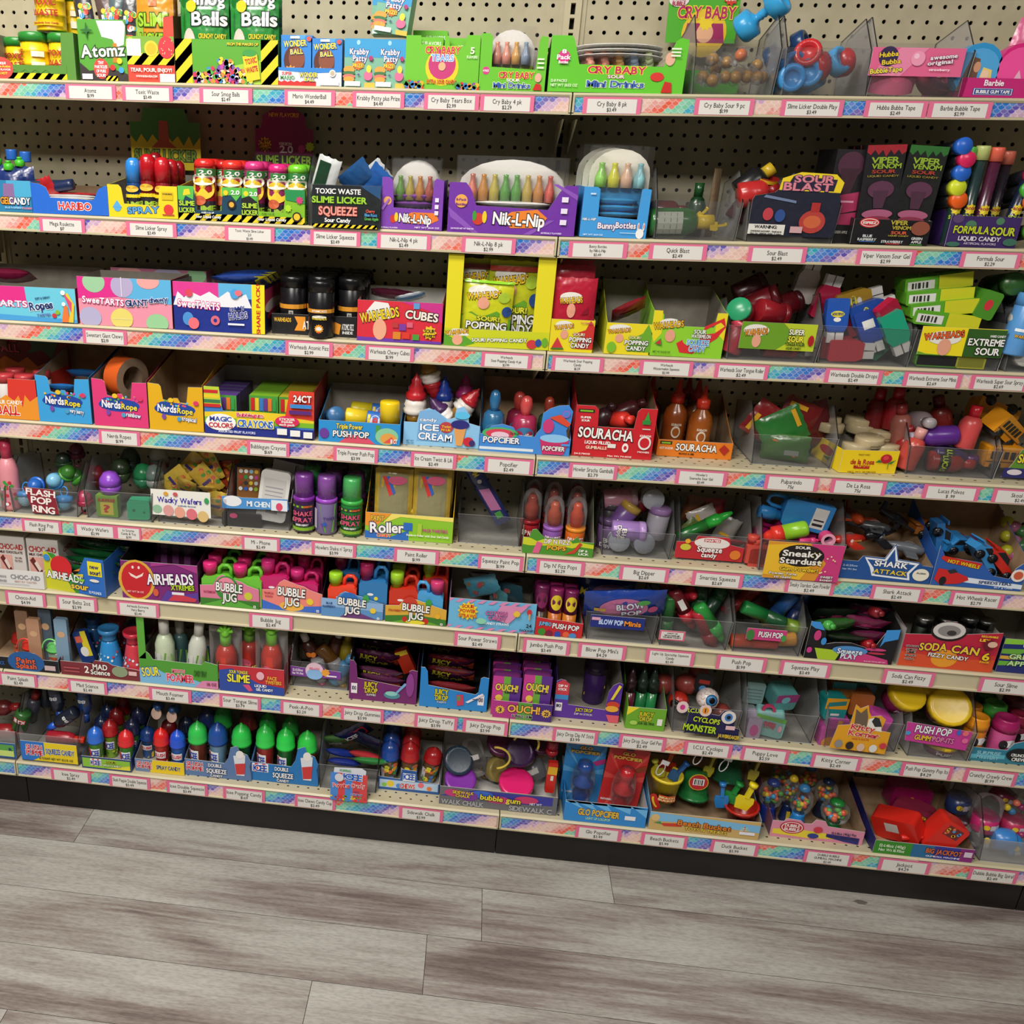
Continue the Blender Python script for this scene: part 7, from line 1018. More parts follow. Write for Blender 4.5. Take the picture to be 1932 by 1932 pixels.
for i in range(9):
    pile('ball', 'wrapped_round_candy', 'wrapped candy', 'round foil candy heaped at the right edge behind the toy-car tray', 1900 + (i % 3) * 14, 985 + i * 9, .12 - .008 * i, .026, .026, ('Pa8a82a', 'P9a5a78', 'P3a6a3a')[i % 3], '', (0, 0, 0), 'foil candies behind the toy-car tray')
for xl, xr, t, p, wh in ((41, 116, ['Flash Ring Pop'], '$1.29', 'fifth rail below the maroon label'), (139, 219, ['Wacky Wafers'], '$2.99', 'fifth rail below the egg bin'), (456, 528, ['Mi - Phone'], '$2.49', 'fifth rail below the toy phone bin'), (588, 672, ["Howlers Shake n' Spray"], '$3.99', 'fifth rail below the spray cans'), (743, 828, ['Paint Roller'], '$1.99', 'fifth rail below the paint-roller box'), (902, 987, ['Squeezy Paint Pop'], '$1.99', 'fifth rail below the nearly empty bin'), (1012, 1103, ["Dip N' Fizz Pops"], '$2.29', 'fifth rail below the fizz-pop tray'), (1169, 1262, ['Big Dipper'], '$2.69', 'fifth rail below the violet bottle bin'), (1306, 1402, ['Smarties Squeeze'], '$2.69', 'fifth rail below the red candy-roll label'), (1482, 1574, ['Sneaky Stardust Gum Powder'], '$2.49', 'fifth rail below the stardust card'), (1644, 1742, ['Shark Attack'], '$2.49', 'fifth rail below the star-logo tray'), (1793, 1893, ['Hot Wheels Racer'], '$2.79', 'fifth rail below the toy-car tray')):
    pricetag(5, xl, xr, t, p, wh)
pricetag(5, 219, 266, ['ks Surprise', 'Candy & Toy'], '$1.99', 'fifth rail half covered by its left neighbour', Y=-.0002)
# ================================================================== sixth shelf
chc = 't|CHOC-AID|b83430|.5|.78|.86|.12;t|MILK CHOCOLATE|5a3434|.48|.66|.84|.05;p|e0a89c|.05 .02 .5 .02 .5 .6 .05 .6;p|6a2a2a|.06 .52 .18 .6 .56 .18 .44 .1;p|e8d8cc|.2 .46 .28 .52 .42 .34 .34 .28;t|for Life|7a4a4a|.74|.55|.24|.04;t|Boo Boos|7a4a4a|.74|.49|.26|.04'
for i, (a_, b_) in enumerate(((-46, 2), (4, 54), (58, 116))):
    if i: carton('white and pink bandage-style chocolate box, %s of the standing pair at the left edge' % ('left', 'right')[i - 1], 6, (a_, b_, 1098, 1014), .1, 'd8d2cc', chc, Y=.035, side='t|CHOC|b83430|.5|.7|.5|.1')
tray('low white tray in front of the chocolate boxes at the left edge', 6, (-50, 85, 1116, 1084), 'dcdad8', 't|CHOC-AID|8a8a90|.75|.62|.4|.26;t|BEST BY TASTED|c8a09a|.75|.36|.3|.1;t|NO BOOS|8a8a90|.42|.6|.14|.12;t|BANDAGES|8a8a90|.42|.36|.14|.12;r|b8b8bc|.1|.5|.25|.04;r|b8b8bc|.1|.2|.7|.03', d=.04, hb=1.0)
ahp = 'r|1a3a6a|.55|.15|.4|.7;t|AIRHEADS|c8d0c8|.3|.7|.5|.22;t|sour|e8c82a|.46|.4|.26|.26;e|c8302a|.2|.4|.1|.14'
tray('green and blue sour-belt display box with a red balloon face dip, turned slightly', 6, (86, 206, 1141, 1072), '3a8f2e', 'p|2a6ac0|.58 .6 .7 1 1 1 1 0 .55 0;p|c8c82a|0 1 .08 .98 .5 0 0 0;e|d0242c|.29|.64|.18|.3;t|AIRHEADS|f2f2f4|.34|.4|.6|.2|1a4a2a|-2;t|sour|f0c82a|.58|.2|.28|.16|3a2a6a;r|e8dc2a|.74|.54|.23|.38;t|new|2a2a6a|.85|.79|.14|.11;t|sour!|2a2a6a|.86|.64|.17|.11;e|e8e0d8|.84|.42|.08|.04;t|12 POUNDS|d8e4f4|.84|.1|.2|.07;p|e07a2a|.5 .6 .62 .7 .6 .62;p|d8c83a|.5 .5 .66 .56 .66 .48;p|8ac82a|.5 .4 .68 .42 .66 .34;o|3a8ad0|.07|.86|.09', [(0, 1), (.18, .98), (.3, .8), (.4, .6), (.5, .48), (.62, .6), (.7, .86), (.74, .92), (1, .9)], d=.15, hb=1.15, hs=.95, rz=-9, sc='2a62b0', inner='@kraft')
for i, (x, y) in enumerate(((205, 1012), (196, 1030), (182, 1046), (178, 1060), (168, 1076))):
    pile('pouch', 'sour_belt_packet', 'candy packet', 'shiny dark green sour-belt packet, %s of the stack in the balloon box' % ('topmost', 'second', 'third', 'fourth', 'lowest')[i], x, y, .09 - .014 * i, .13, .06 if i == 0 else .035, 'F14512a', ahp if i in (0, 3) else 'r|3a8a5a|.05|.6|.9|.14', (48, 3, 0), None, .02)
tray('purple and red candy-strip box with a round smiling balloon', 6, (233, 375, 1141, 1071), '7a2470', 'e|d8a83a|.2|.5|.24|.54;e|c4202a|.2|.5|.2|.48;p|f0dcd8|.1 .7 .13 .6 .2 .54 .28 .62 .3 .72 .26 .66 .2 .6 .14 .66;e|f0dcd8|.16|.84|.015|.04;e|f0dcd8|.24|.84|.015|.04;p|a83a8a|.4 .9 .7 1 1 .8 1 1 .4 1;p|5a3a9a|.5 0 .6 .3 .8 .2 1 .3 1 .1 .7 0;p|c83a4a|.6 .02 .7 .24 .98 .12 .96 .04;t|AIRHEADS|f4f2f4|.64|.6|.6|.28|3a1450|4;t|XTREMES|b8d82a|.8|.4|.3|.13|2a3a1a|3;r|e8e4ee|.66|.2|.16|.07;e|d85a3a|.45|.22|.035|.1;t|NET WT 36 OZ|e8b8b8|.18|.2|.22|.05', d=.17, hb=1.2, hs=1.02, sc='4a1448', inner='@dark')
for i in range(3): pile('pouch', 'candy_strip_pack', 'candy packet', 'dim purple pack deep inside the candy-strip box, %s' % ('left', 'middle', 'right')[i], 310 + i * 22, 1040 + i * 6, .1, .05, .09, 'F3a1230', 'r|6a3a6a|.4|.2|.3|.6', (-10, 0, 0), None, .02)
def jugs(lb, px, c, a, cols, sc='2a1a24', hb=1.9):
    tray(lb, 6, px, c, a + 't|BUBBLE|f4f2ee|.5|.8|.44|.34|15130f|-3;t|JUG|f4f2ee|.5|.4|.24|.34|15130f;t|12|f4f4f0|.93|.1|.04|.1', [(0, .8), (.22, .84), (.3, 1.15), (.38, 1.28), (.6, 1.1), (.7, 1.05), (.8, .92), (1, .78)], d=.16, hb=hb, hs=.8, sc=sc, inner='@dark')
JA = 'p|%s|0 0 1 0 1 .55 0 .6;e|f0e8ea|.4|.86|.12|.05;o|e8d83a|.62|.72|.07;t|BUBBLE|f0eeea|.6|.45|.66|.2|1a1a1a;t|JUG|f0eeea|.6|.2|.34|.2|1a1a1a'
jugs('pink and green watermelon jug tray, leftmost of the four jug trays', (379, 489, 1148, 1102), 'd87a98', 'r|3a7a2a|0|0|1|.3;e|3a8a3a|.46|.75|.2|.5;e|e88aa0|.45|.85|.15|.34;e|c8c83a|.82|.5|.07|.16;p|5aa83a|0 0 .4 .3 .6 .3 1 0;t|WATERMELON|b03a5a|.16|.56|.2|.09;', '')
for k, (x, y, lb) in enumerate(((411, 1060, 'left'), (468, 1065, 'right'))):
    rows('jug', 'bubble_gum_jug', 'candy jug', 'lime jug with a pink cap, %s file' % lb, x, y, 56, 'P6cc03a Pd82a74', JA % 'd87a94', 3, dy=.042)
jugs('coral and blue sunset jug tray, second of the four jug trays', (493, 608, 1153, 1108), 'e8847a', 'p|3a6ac8|0 0 1 0 1 .3 .6 .2 .3 .16 0 .4;e|e8b04a|.5|.2|.2|.2;t|TROPICAL|b83a4a|.13|.68|.16|.09;t|PUNCH|b83a4a|.13|.55|.12|.08;s|e8c83a|.8|.45|.16|12;', '')
for x, y, lb in ((520, 1056, 'left'), (575, 1074, 'right')):
    rows('jug', 'bubble_gum_jug', 'candy jug', 'magenta jug with a pink cap, %s file' % lb, x, y, 54, 'Pc4246a Pc82a74', JA % 'e07a7a', 3 if x < 560 else 1, dy=.042)
rows('jug', 'bubble_gum_jug', 'candy jug', 'magenta jug of the sunset tray, right file', 580, 1062, 50, 'Pa81c58 Pb02464', JA % 'e07a7a', 4, dy=.042, start=1)
jugs('blue raspberry jug tray with a berry-shaped top, third of the four', (606, 722, 1168, 1130), '5a8fc4', 'p|8ab0d8|0 .5 1 .4 1 .8 0 .9;p|6a3a7a|.3 0 .5 .4 .9 0;e|2a6ab8|.45|.95|.14|.3;e|3aa04a|.72|1.0|.05|.2;t|BLUE|2a4a8a|.13|.66|.1|.1;t|RASPBERRY|2a4a8a|.13|.5|.2|.1;s|e8c83a|.84|.45|.16|12;', '')
stand('jug', 'bubble_gum_jug', 'candy jug', 'orange-red jug with a lime cap at the front of the raspberry tray', 648, 1080, 54, 'Pe8452a P9ad02a', JA % 'e8742a')
rows('jug', 'bubble_gum_jug', 'candy jug', 'blue jug with a magenta cap, right file', 707, 1062, 54, 'P2f78b4 P9a1c50', JA % '3a6aa0', 3, dy=.042)
rows('jug', 'bubble_gum_jug', 'candy jug', 'blue jug with a maroon cap, left file', 652, 1058, 50, 'P2a6aa0 P7a1a44', JA % '3a6aa0', 4, dy=.042, start=1)
jugs('yellow and green strawberry jug tray with a strawberry top, last of the four', (726, 841, 1178, 1140), 'd8a83a', 'p|3a7a2a|0 0 1 0 1 .3 .5 .44 0 .3;p|6aa82a|.1 0 .5 .3 .9 0;e|c83a2a|.4|.98|.12|.32;e|3a9a3a|.7|1.06|.05|.2;e|c8281e|.32|.2|.04|.14;e|c8281e|.66|.16|.05|.16;t|STRAWBERRY|b83a2a|.16|.6|.22|.1;s|e8b02a|.86|.45|.14|12;e|e8d83a|.5|.08|.16|.1;', '')
for x, y, w_, st, n, lb in ((764, 1080, 54, 0, 4, 'left file'), (822, 1070, 50, 1, 4, 'right file')):
    rows('jug', 'bubble_gum_jug', 'candy jug', 'red jug with a lime cap, %s of the strawberry tray' % lb, x, y, w_, 'Pc8321e P9ac82a', JA % 'e8742a', n, dy=.042, start=st)
stand('jug', 'bubble_gum_jug', 'candy jug', 'sky blue jug with a pink cap facing the other way', 812, 1094, 54, 'P4a9ed4 Pc83a70', JA % '7ab8d8', rz=180, row=0)
tray('pale blue and pink candy-straw box with a striped back flap', 6, (844, 1008, 1190, 1134), '6ab4dc', ''.join('p|d88ab4|%.2f 1 %.2f 1 %.2f .88 %.2f .88;p|d88ab4|%.2f .1 %.2f .1 %.2f 0 %.2f 0;' % ((i * .125, i * .125 + .06, i * .125, i * .125 - .06 if i else 0) * 2) for i in range(8)) + 'p|d88ab4|.6 .9 .9 .9 .7 .3 .5 .4;s|f0d02a|.22|.62|.32|12;t|SOUR|c8281e|.22|.78|.14|.11|f0d02a;t|POWER|c8281e|.22|.63|.18|.11|f0d02a;t|STRAWS|c8281e|.22|.47|.2|.11|f0d02a;t|COTTON|d86a9a|.55|.62|.24|.13|2a4a8a;t|CANDY|d86a9a|.56|.46|.2|.12|2a4a8a;t|CANDY STRAWS|e8eef4|.56|.28|.28|.08;s|e8c03a|.78|.66|.12|10;t|24|12203a|.93|.3|.06|.12;t|PACKAGES|12203a|.91|.14|.16|.08;e|c8303a|.92|.76|.03|.1;r|c8a86a|.915|.5|.02|.2;e|8ad0b0|.38|.34|.06|.1', d=.17, hb=1.35, hs=.96, sc='a878a8', inner='@greycard')
for x, y, q, c, rot, lb in ((910, 1105, .06, 'F4a90a8', (20, 65, 0), 'teal packet sloping over the front'), (960, 1118, .08, 'F2a4a58', (40, 80, 0), 'dark blue packet at the right'), (905, 1085, .11, 'F2a2430', (60, 0, 0), 'dark packet at the rear left'), (975, 1092, .12, 'F3a3428', (60, 0, 20), 'dark brown packet at the rear right'), (940, 1128, .05, 'F3a6a70', (60, 85, 0), 'grey-blue packet low in the middle')):
    pile('pouch', 'candy_straw_packet', 'candy packet', lb + ' of the candy-straw box', x, y, q, .05, .08, c, 'd|8a6a4a 4a8a9a a8505a|.2|.1|.6|.5|10|.07', rot, None, .015)
tray('red jumbo-pop tray with fruit print, left end of the right bay', 6, (1008, 1097, 1204, 1170), 'c4222a', 't|JUMBO|6ac0e8|.2|.66|.26|.2|1a2a4a|-3;t|PUSH POP|f4f4f4|.64|.56|.56|.28|2a0c10|-3;e|3a8a2a|.14|.2|.08|.2;e|7a1a3a|.3|.12|.08|.2;e|2a4aa8|.48|.12|.07|.18;e|e0603a|.66|.16|.07|.16;e|4a8ac8|.8|.1|.08|.16', [(0, 1), (.3, .9), (.6, .88), (.97, .8), (1, .8)], d=.16, hb=1.0)
for i, (x, y, c, lb) in enumerate(((1025, 1102, 'P3a2a1c P5a1440', 'left'), (1052, 1108, 'Pb8601c P7a1c50', 'middle'), (1080, 1112, 'Pc0701e P6a1848', 'right'))):
    rows('tube', 'jumbo_pop', 'push pop', 'jumbo pop tube with plum cap, %s file' % lb, x, y, 27, c, 'e|%s|.5|1.6|.3|.4;e|e8e4e0|.5|.4|.3|.3' % ('d8c02a' if i else '7a1c50'), 3, dy=.03)
bin_('low clear bin with a navy label strip under a big blue bag', 6, (1100, 1236, 1212, 1160), (1112, 1215, 1186, 1163, '1c2a7a', 't|BLOW POP|c8d8f0|.38|.5|.44|.4|4a6ab8;t|Minis|f0902a|.78|.5|.3|.4|1c1a4a;r|d8a0b8|.02|.6|.16|.24'), pk=1.4, tint='888b90')
bpa = 'e|c06a9a|.48|.5|.3|.36;r|c8a02a|.12|.4|.14|.12;t|BLOW|e8e8f0|.56|.62|.34|.2|2a3a8a|6;t|POP|e8e8f0|.58|.36|.24|.18|2a3a8a|6;e|4a9a4a|.72|.72|.08|.08;e|c8407a|.84|.45|.06|.12'
pile('pouch', 'lollipop_bag', 'candy bag', 'big glossy blue lollipop bag lying across the top of its bin, front', 1178, 1138, .008, .17, .085, 'F1c3a8c', bpa, (25, -6, 0), None, .035)
pile('pouch', 'lollipop_bag', 'candy bag', 'darker blue lollipop bag behind the front one', 1140, 1108, .08, .13, .08, 'F162c6a', 'e|7a4a7a|.6|.5|.3|.3;t|M|c8b02a|.16|.4|.1|.3', (20, 4, 0), None, .03)
bin_('clear bin of green and red spaceship pens with a tiny pink tag stuck on it', 6, (1238, 1374, 1226, 1172), (1242, 1291, 1208, 1190, 'd8607a', 'r|dcd8d4|.07|.12|.86|.76;t|LIGHT UP|2a2a2a|.5|.74|.4|.12;t|SPACESHIP|2a2a2a|.5|.52|.6|.12;t|SQUEEZE CANDY|2a2a2a|.5|.34|.7|.12'), pk=1.6, tint='888b90')
for x, y, q, c, rot, lb in ((1340, 1180, .02, 'P2a8a3a P36b84a', (0, 142, 0), 'bright green pen nose-down at the right'), (1290, 1150, .04, 'P6a1a24 Pb0202c', (0, 148, 0), 'long maroon pen slanting down to the right'), (1255, 1180, .04, 'P2a6a34 P2f7a3a', (0, 180, 0), 'green pen nose-down at the left'), (1330, 1205, .02, 'Pa82a34 P9a3038', (0, 150, 0), 'red tip touching the bin floor'), (1262, 1115, .08, 'P7a1820 Pa82a28', (0, -20, 0), 'red pen at the rear left'), (1300, 1115, .08, 'P7a1820 Pb02434', (80, 0, 0), 'red ball-ended pen at the rear'), (1350, 1130, .07, 'P1a3a28 P1a4a28', (0, 20, 0), 'dark green pen standing at the rear right'), (1320, 1130, .06, 'P1a4a2a P1a3a20', (0, 0, 0), 'dark green pen in the middle rear')):
    pile('pen', 'spaceship_pen', 'candy pen', lb + ' of the spaceship pen bin', x, y, q, .03, .105, c, 'r|d8d8d4|.3|.3|.3|.5' if 'long' in lb else '', rot)
bin_('clear bin with a pink pop label strip, orange tubes and green pens', 6, (1376, 1512, 1236, 1180), (1406, 1482, 1208, 1187, 'c83a7a', 't|PUSH POP|f4f2f0|.6|.54|.6|.5|2a1a3a;e|3a7a3a|.1|.4|.1|.5;e|3a9a4a|.94|.3|.06|.3'), pk=1.7, tint='7c7f84')
for x, y, q, c, rot, lb in ((1420, 1218, .02, 'Pd8502a Pc83a24', (0, 88, 0), 'orange push pop along the bin floor, front'), (1455, 1214, .03, 'Pd0442a Pe09a2a', (0, 84, 0), 'orange push pop with a yellow end'), (1440, 1160, .03, 'P1a4a2a P1f7a3a', (0, -70, 0), 'dark green pen pointing to the upper left'), (1470, 1150, .06, 'P1c3a6a P2a5a9a', (0, 30, 0), 'navy push pop'), (1400, 1130, .08, 'P7a2424 P8a2a24', (0, 40, 0), 'dull red push pop at the rear left'), (1505, 1145, .07, 'P1a2a5a P24386a', (0, 10, 0), 'dark blue push pop at the right'), (1450, 1125, .1, 'P5a2a24 P2a5a7a', (0, 60, 0), 'dim push pop at the top rear'), (1480, 1178, .05, 'P8a8a3a P7a9a2a', (0, 100, 0), 'yellow-green push pop')):
    pile('tube', 'push_pop', 'push pop', lb + ' of the pink-strip bin', x, y, q, .03, .095, c, 'r|c8c8c4|.1|.3|.5|.4' if 'navy' in lb else '', rot)
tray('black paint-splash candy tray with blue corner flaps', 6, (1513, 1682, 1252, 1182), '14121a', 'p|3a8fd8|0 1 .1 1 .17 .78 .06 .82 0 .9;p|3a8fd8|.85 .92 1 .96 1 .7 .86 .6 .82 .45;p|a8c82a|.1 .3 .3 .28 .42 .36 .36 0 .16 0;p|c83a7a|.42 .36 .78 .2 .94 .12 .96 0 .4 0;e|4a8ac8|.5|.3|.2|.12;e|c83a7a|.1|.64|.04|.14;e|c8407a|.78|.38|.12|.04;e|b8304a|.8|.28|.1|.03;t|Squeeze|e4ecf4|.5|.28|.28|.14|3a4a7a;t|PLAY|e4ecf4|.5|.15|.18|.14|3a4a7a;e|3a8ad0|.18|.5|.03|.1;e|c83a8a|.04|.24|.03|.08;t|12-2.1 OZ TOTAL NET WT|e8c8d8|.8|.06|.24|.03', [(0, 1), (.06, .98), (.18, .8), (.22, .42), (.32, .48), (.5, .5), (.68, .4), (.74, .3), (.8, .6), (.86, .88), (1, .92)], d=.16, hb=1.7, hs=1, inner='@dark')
for i, (x, y, q, c, rot, lb) in enumerate(((1572, 1178, .03, 'F2a5a24', (40, -8, 0), 'green one at the front'), (1630, 1175, .03, 'F6a1a40', (40, 6, 0), 'magenta one at the right'), (1575, 1158, .07, 'F1a2418', (40, -4, 0), 'black one at the middle left'), (1635, 1152, .07, 'F4a1230', (40, 4, 0), 'plum one at the middle right'), (1590, 1138, .11, 'F161a2c', (50, 0, 0), 'navy one at the rear'), (1590, 1205, .02, 'F142414', (50, 0, 0), 'dark one low at the left'), (1640, 1200, .02, 'F5a1a3a', (50, 0, 0), 'wine one low at the right'))):
    pile('pouch', 'squeeze_pouch', 'candy pouch', 'glossy spouted pouch, %s of the paint-splash tray' % lb, x, y, q, .09, .05, c, 'p|5a8a3a|.1 .4 .4 .7 .8 .5 .5 .3' if i == 0 else 'p|a83a6a|.1 .5 .5 .8 .9 .6 .5 .6;r|8a8a90|.3|.5|.3|.06', rot, None, .022)
for x, y, c, lb in ((1564, 1180, 'P4aa84a', 'green spout cap'), (1655, 1156, 'P7a1c24', 'dark red spout cap'), (1640, 1216, 'P9a1c24', 'red spout cap')):
    pile('bottle', 'pouch_spout', 'bottle cap', lb + ' sticking out of the paint-splash tray', x, y, .0 + .01, .022, .03, c + ' ' + c, '', (75, 0, 20))
tray('crimson and orange soda-can candy box with a silver can top print', 6, (1690, 1872, 1262, 1192), 'b8203c', 'p|d8502a|0 0 1 0 1 .34 .5 .28 0 .4;p|c8342e|0 .4 .5 .28 1 .34 1 .46 .5 .42 0 .5;e|e89a2a|.47|.28|.14|.24;e|1a1414|.44|1.02|.19|.27;e|d0ccc8|.44|1.04|.17|.23;e|8a8684|.44|1.03|.12|.15;e|3a3634|.47|.98|.05|.07;t|SODA|f0cc2a|.32|.58|.28|.2|4a1450|3;t|CAN|f0cc2a|.66|.56|.28|.2|4a1450|-3;t|FIZZY CANDY|f4f0ec|.5|.35|.42|.1|1c1014|-3;t|ORANGE|2a2a2a|.1|.56|.13|.05|e8e0d8;t|LEMON|2a2a2a|.1|.47|.11|.05|e8e0d8;t|LIME|2a2a2a|.1|.4|.09|.05|e8e0d8;t|GRAPE|2a2a2a|.1|.31|.11|.05|e8e0d8;t|COLA|2a2a2a|.1|.22|.1|.05|e8e0d8;t|RECLOSABLE|f0d82a|.86|.98|.17|.05;t|LID!|f0d82a|.82|.88|.1|.07;o|6a1424|.88|.76|.14;e|e0b8a0|.91|.78|.05|.08;t|6|f0cc2a|.88|.45|.07|.2|5a1420;t|PACK|f0cc2a|.88|.3|.1|.05', [(0, .86), (.3, .9), (.32, 1.15), (.38, 1.28), (.5, 1.28), (.56, 1.15), (.6, .96), (1, 1.08)], d=.16, hb=1.25, hs=1.0, sc='7a7070', inner='@greycard', side='r|b8b0ac|0|0|1|1')
for i, (x, y, rw, c, lb) in enumerate(((1745, 1150, .4, 'M6a7a6a M8a8a8a', 'green can at the left'), (1830, 1150, .6, 'M7a7a7c M6a6a6a', 'silver can at the right'), (1862, 1156, .6, 'M8a8a8c M6a6a6a', 'silver can at the far right'), (1785, 1152, .9, 'M4a3a3a M5a5a5a', 'dark can in the middle'))):
    stand('jar', 'mini_soda_can', 'candy can', lb + ' inside the soda-can candy box', x, y + 12, 34, c, 'r|c8c8c0|.2|.3|.5|.3', rw)
tray('navy and green apple candy box at the right edge of the sixth shelf', 6, (1876, 1990, 1272, 1208), '1f2a70', 'p|8ac83a|0 1 .5 1 .3 .86 0 .84;p|6aa83a|0 .7 .5 .74 .3 .56 0 .56;p|d8a83a|0 .5 .4 .5 .3 .4 0 .4;p|6ab03a|0 .34 .5 .36 .3 .24 0 .2;o|c8d8b8|.4|.86|.12;o|4a9a3a|.4|.86|.09;t|GREEN|c8e8a8|.4|.5|.5|.14|1a4a1a;t|APPLE|c8e8a8|.38|.3|.46|.14|1a4a1a', d=.16, hb=1.0, sc='141a4a')
for xl, xr, t, p, wh in ((10, 86, ['Choco-Aid'], '$4.99', 'sixth rail below the white chocolate tray'), (106, 183, ['Sour Belts 2oz'], '$2.99', 'sixth rail below the balloon box'), (220, 300, ['Airheads Extreme', 'Very Berry'], '$2.49', 'sixth rail below the candy-strip box'), (470, 552, ['Bubble Jug'], '$2.49', 'sixth rail below the sunset jug tray'), (857, 945, ['Sour Power Straws'], '$2.49', 'sixth rail below the candy-straw box'), (987, 1075, ['Jumbo Push Pop'], '$3.49', 'sixth rail below the jumbo-pop tray'), (1091, 1181, ["Blow Pop Mini's"], '$4.29', 'sixth rail below the navy label strip'), (1219, 1310, ['Light Up Spaceship Squeeze', 'Candy'], '$2.49', 'sixth rail below the spaceship pens'), (1352, 1446, ['Push Pop'], '$1.99', 'sixth rail below the pink pop label'), (1472, 1567, ['Squeeze Play'], '$3.49', 'sixth rail below the paint-splash tray'), (1666, 1763, ['Soda Can Fizzy'], '$2.49', 'sixth rail below the soda-can box'), (1848, 1948, ['Sour Slime'], '$2.99', 'sixth rail at its right end')):
    pricetag(6, xl, xr, t, p, wh)
# ================================================================== seventh shelf
tray('low black paint-splash bucket tray at the left edge', 7, (-30, 112, 1271, 1249), '15161c', 'e|1f5a9a|.58|.7|.24|.9;t|Paint|e8603a|.58|.85|.24|.44|1a1a2a;t|Splash|e8603a|.58|.42|.26|.44|1a1a2a;t|DIP N LICK|2a5a9a|.2|.5|.2|.3;r|c8b0b0|.82|.2|.14|.4', [(0, 1), (.42, 1), (.46, 1.5), (.7, 1.5), (.74, 1), (1, 1)], d=.17, hb=3.2, hs=1, inner='@kraft')
for x, y, w_, c, rw, lb in ((59, 1196, 38, 'Tb07060 Pd8382c', .3, 'red-rimmed bucket cup with a dome at the front'), (106, 1200, 40, 'T7a8a7a P6ac46a', .3, 'green-rimmed bucket cup at the front right'), (38, 1190, 34, 'T9a6048 Pb82c24', 1.2, 'red-rimmed bucket cup in the second row'), (85, 1180, 34, 'T4a5a68 P3a5a6a', 1.3, 'grey-blue bucket cup in the second row')):
    stand('domecup', 'paint_bucket_cup', 'candy cup', lb, x, y, w_, c, 'e|c85a3a|.5|.4|.3|.3', rw)
for x, y, rw, c, lb in ((62, 1166, .9, 'Pb08468', 'coral handle behind the red bucket cup'), (114, 1166, .9, 'P7a98b0', 'pale blue handle behind the green bucket cup'), (40, 1150, 2, 'P8a6a50', 'tan handle in the rear row'), (84, 1148, 2, 'P4a5a6a', 'slate handle in the rear row')):
    stand('tin', 'brush_handle', 'candy toy', lb, x, y, 24, c, 'e|c8a07a|.5|.7|.3|.06', rw, asp=.012)
for x, y, c in ((56, 1196, 'Pe0483c'), (104, 1197, 'P7ad878')):
    p_ = at(x, y + 22, .045); g = G(); g.tube([(.023 * math.cos(q), 0, .03 * math.sin(q)) for q in [i * PI / 12 for i in range(13)]], .0018, c); tag(g.obj('bucket_bail', None, (p_.x, p_.y - .02, p_.z)), '%s plastic bail standing over a bucket cup' % ('red' if x < 60 else 'light green'), 'candy toy')
tray('low maroon lab-flask candy tray', 7, (117, 265, 1279, 1254), '7a2a34', 't|MAD|f0ece4|.5|.8|.18|.4|2a1014;t|Science|f0ece4|.5|.4|.24|.36|2a1014;t|2|f0ece4|.33|.55|.05|.5;r|a84a50|.04|.5|.2|.12;r|a84a50|.04|.25|.2|.12;e|8a9a7a|.75|.6|.1|.4;r|e0b8b8|.86|.4|.1|.3', [(0, 1), (.4, 1), (.44, 1.25), (.6, 1.2), (.66, 1), (.84, .9), (1, .8)], d=.17, hb=3.2, hs=1)
for x, y, w_, c, rw, lb in ((204, 1184, 48, 'T2a86c8 P2f78b0', .1, 'bright blue flask in front'), (251, 1190, 48, 'Tc83a48 Pb8283a', 0, 'pink-red flask at the right front'), (175, 1162, 40, 'T1f4a7a P1f4470', 1.3, 'dark blue flask at the left rear'), (221, 1166, 40, 'T6a1a28 P8a2038', 1.3, 'dark red flask at the middle rear'), (256, 1172, 34, 'T1a3a5a P1f3a5a', 2, 'navy flask at the right rear')):
    stand('flask', 'lab_flask', 'candy flask', lb + ' of the maroon tray', x, y, w_, c, 'd|e8e8ec 7ab8d8 c83a48|.1|.5|.8|.8|14|.08', rw)
pile('tin', 'squeeze_tube', 'candy tube', 'navy and yellow squeeze tube leaning left in the maroon tray', 160, 1218, .05, .034, .085, 'P1f3a78', 'p|e0cc2a|.6 1 1 1 1 .2 .4 .2;r|d8604a|.1|.66|.5|.2;e|e8e4e0|.5|.36|.3|.16', (0, -14, 0), None, .016)
tray('green scaly display box of white foam bottles with a tall left post', 7, (266, 412, 1300, 1255), '4f9a34', 'p|7ab8e0|0 0 1 0 .7 .3 .3 .5 .2 .7 0 .6;p|d888b0|.7 0 1 0 1 .34 .8 .3;t|SOUR|f0e83a|.14|.5|.22|.36|1f4a9a|8;t|MOUTH|e85a7a|.5|.62|.16|.14|f0c8d0;t|FOAMER|e0405a|.52|.34|.34|.3|f0d0d8;t|CANDY SPRAY|2a5a1a|.78|.6|.16|.24;t|1.16 OZ|8a3a5a|.92|.2|.12|.12', [(0, 1), (.1, 1.3), (.14, 1.2), (.18, 1), (.8, .96), (.84, 1.1), (1, 1.0)], d=.15, hb=1.1, hs=1.1, sc='4a9030')
g = G(); g.box(-TR.w / 2, -TR.w / 2 + .018, .0, .0014, TR.h, TR.h * 3.0, 'K5aa43a'); bxo = [o for o in bpy.data.objects if o.get('label', '').startswith('green scaly')][0]; g.obj('front_post', bxo)
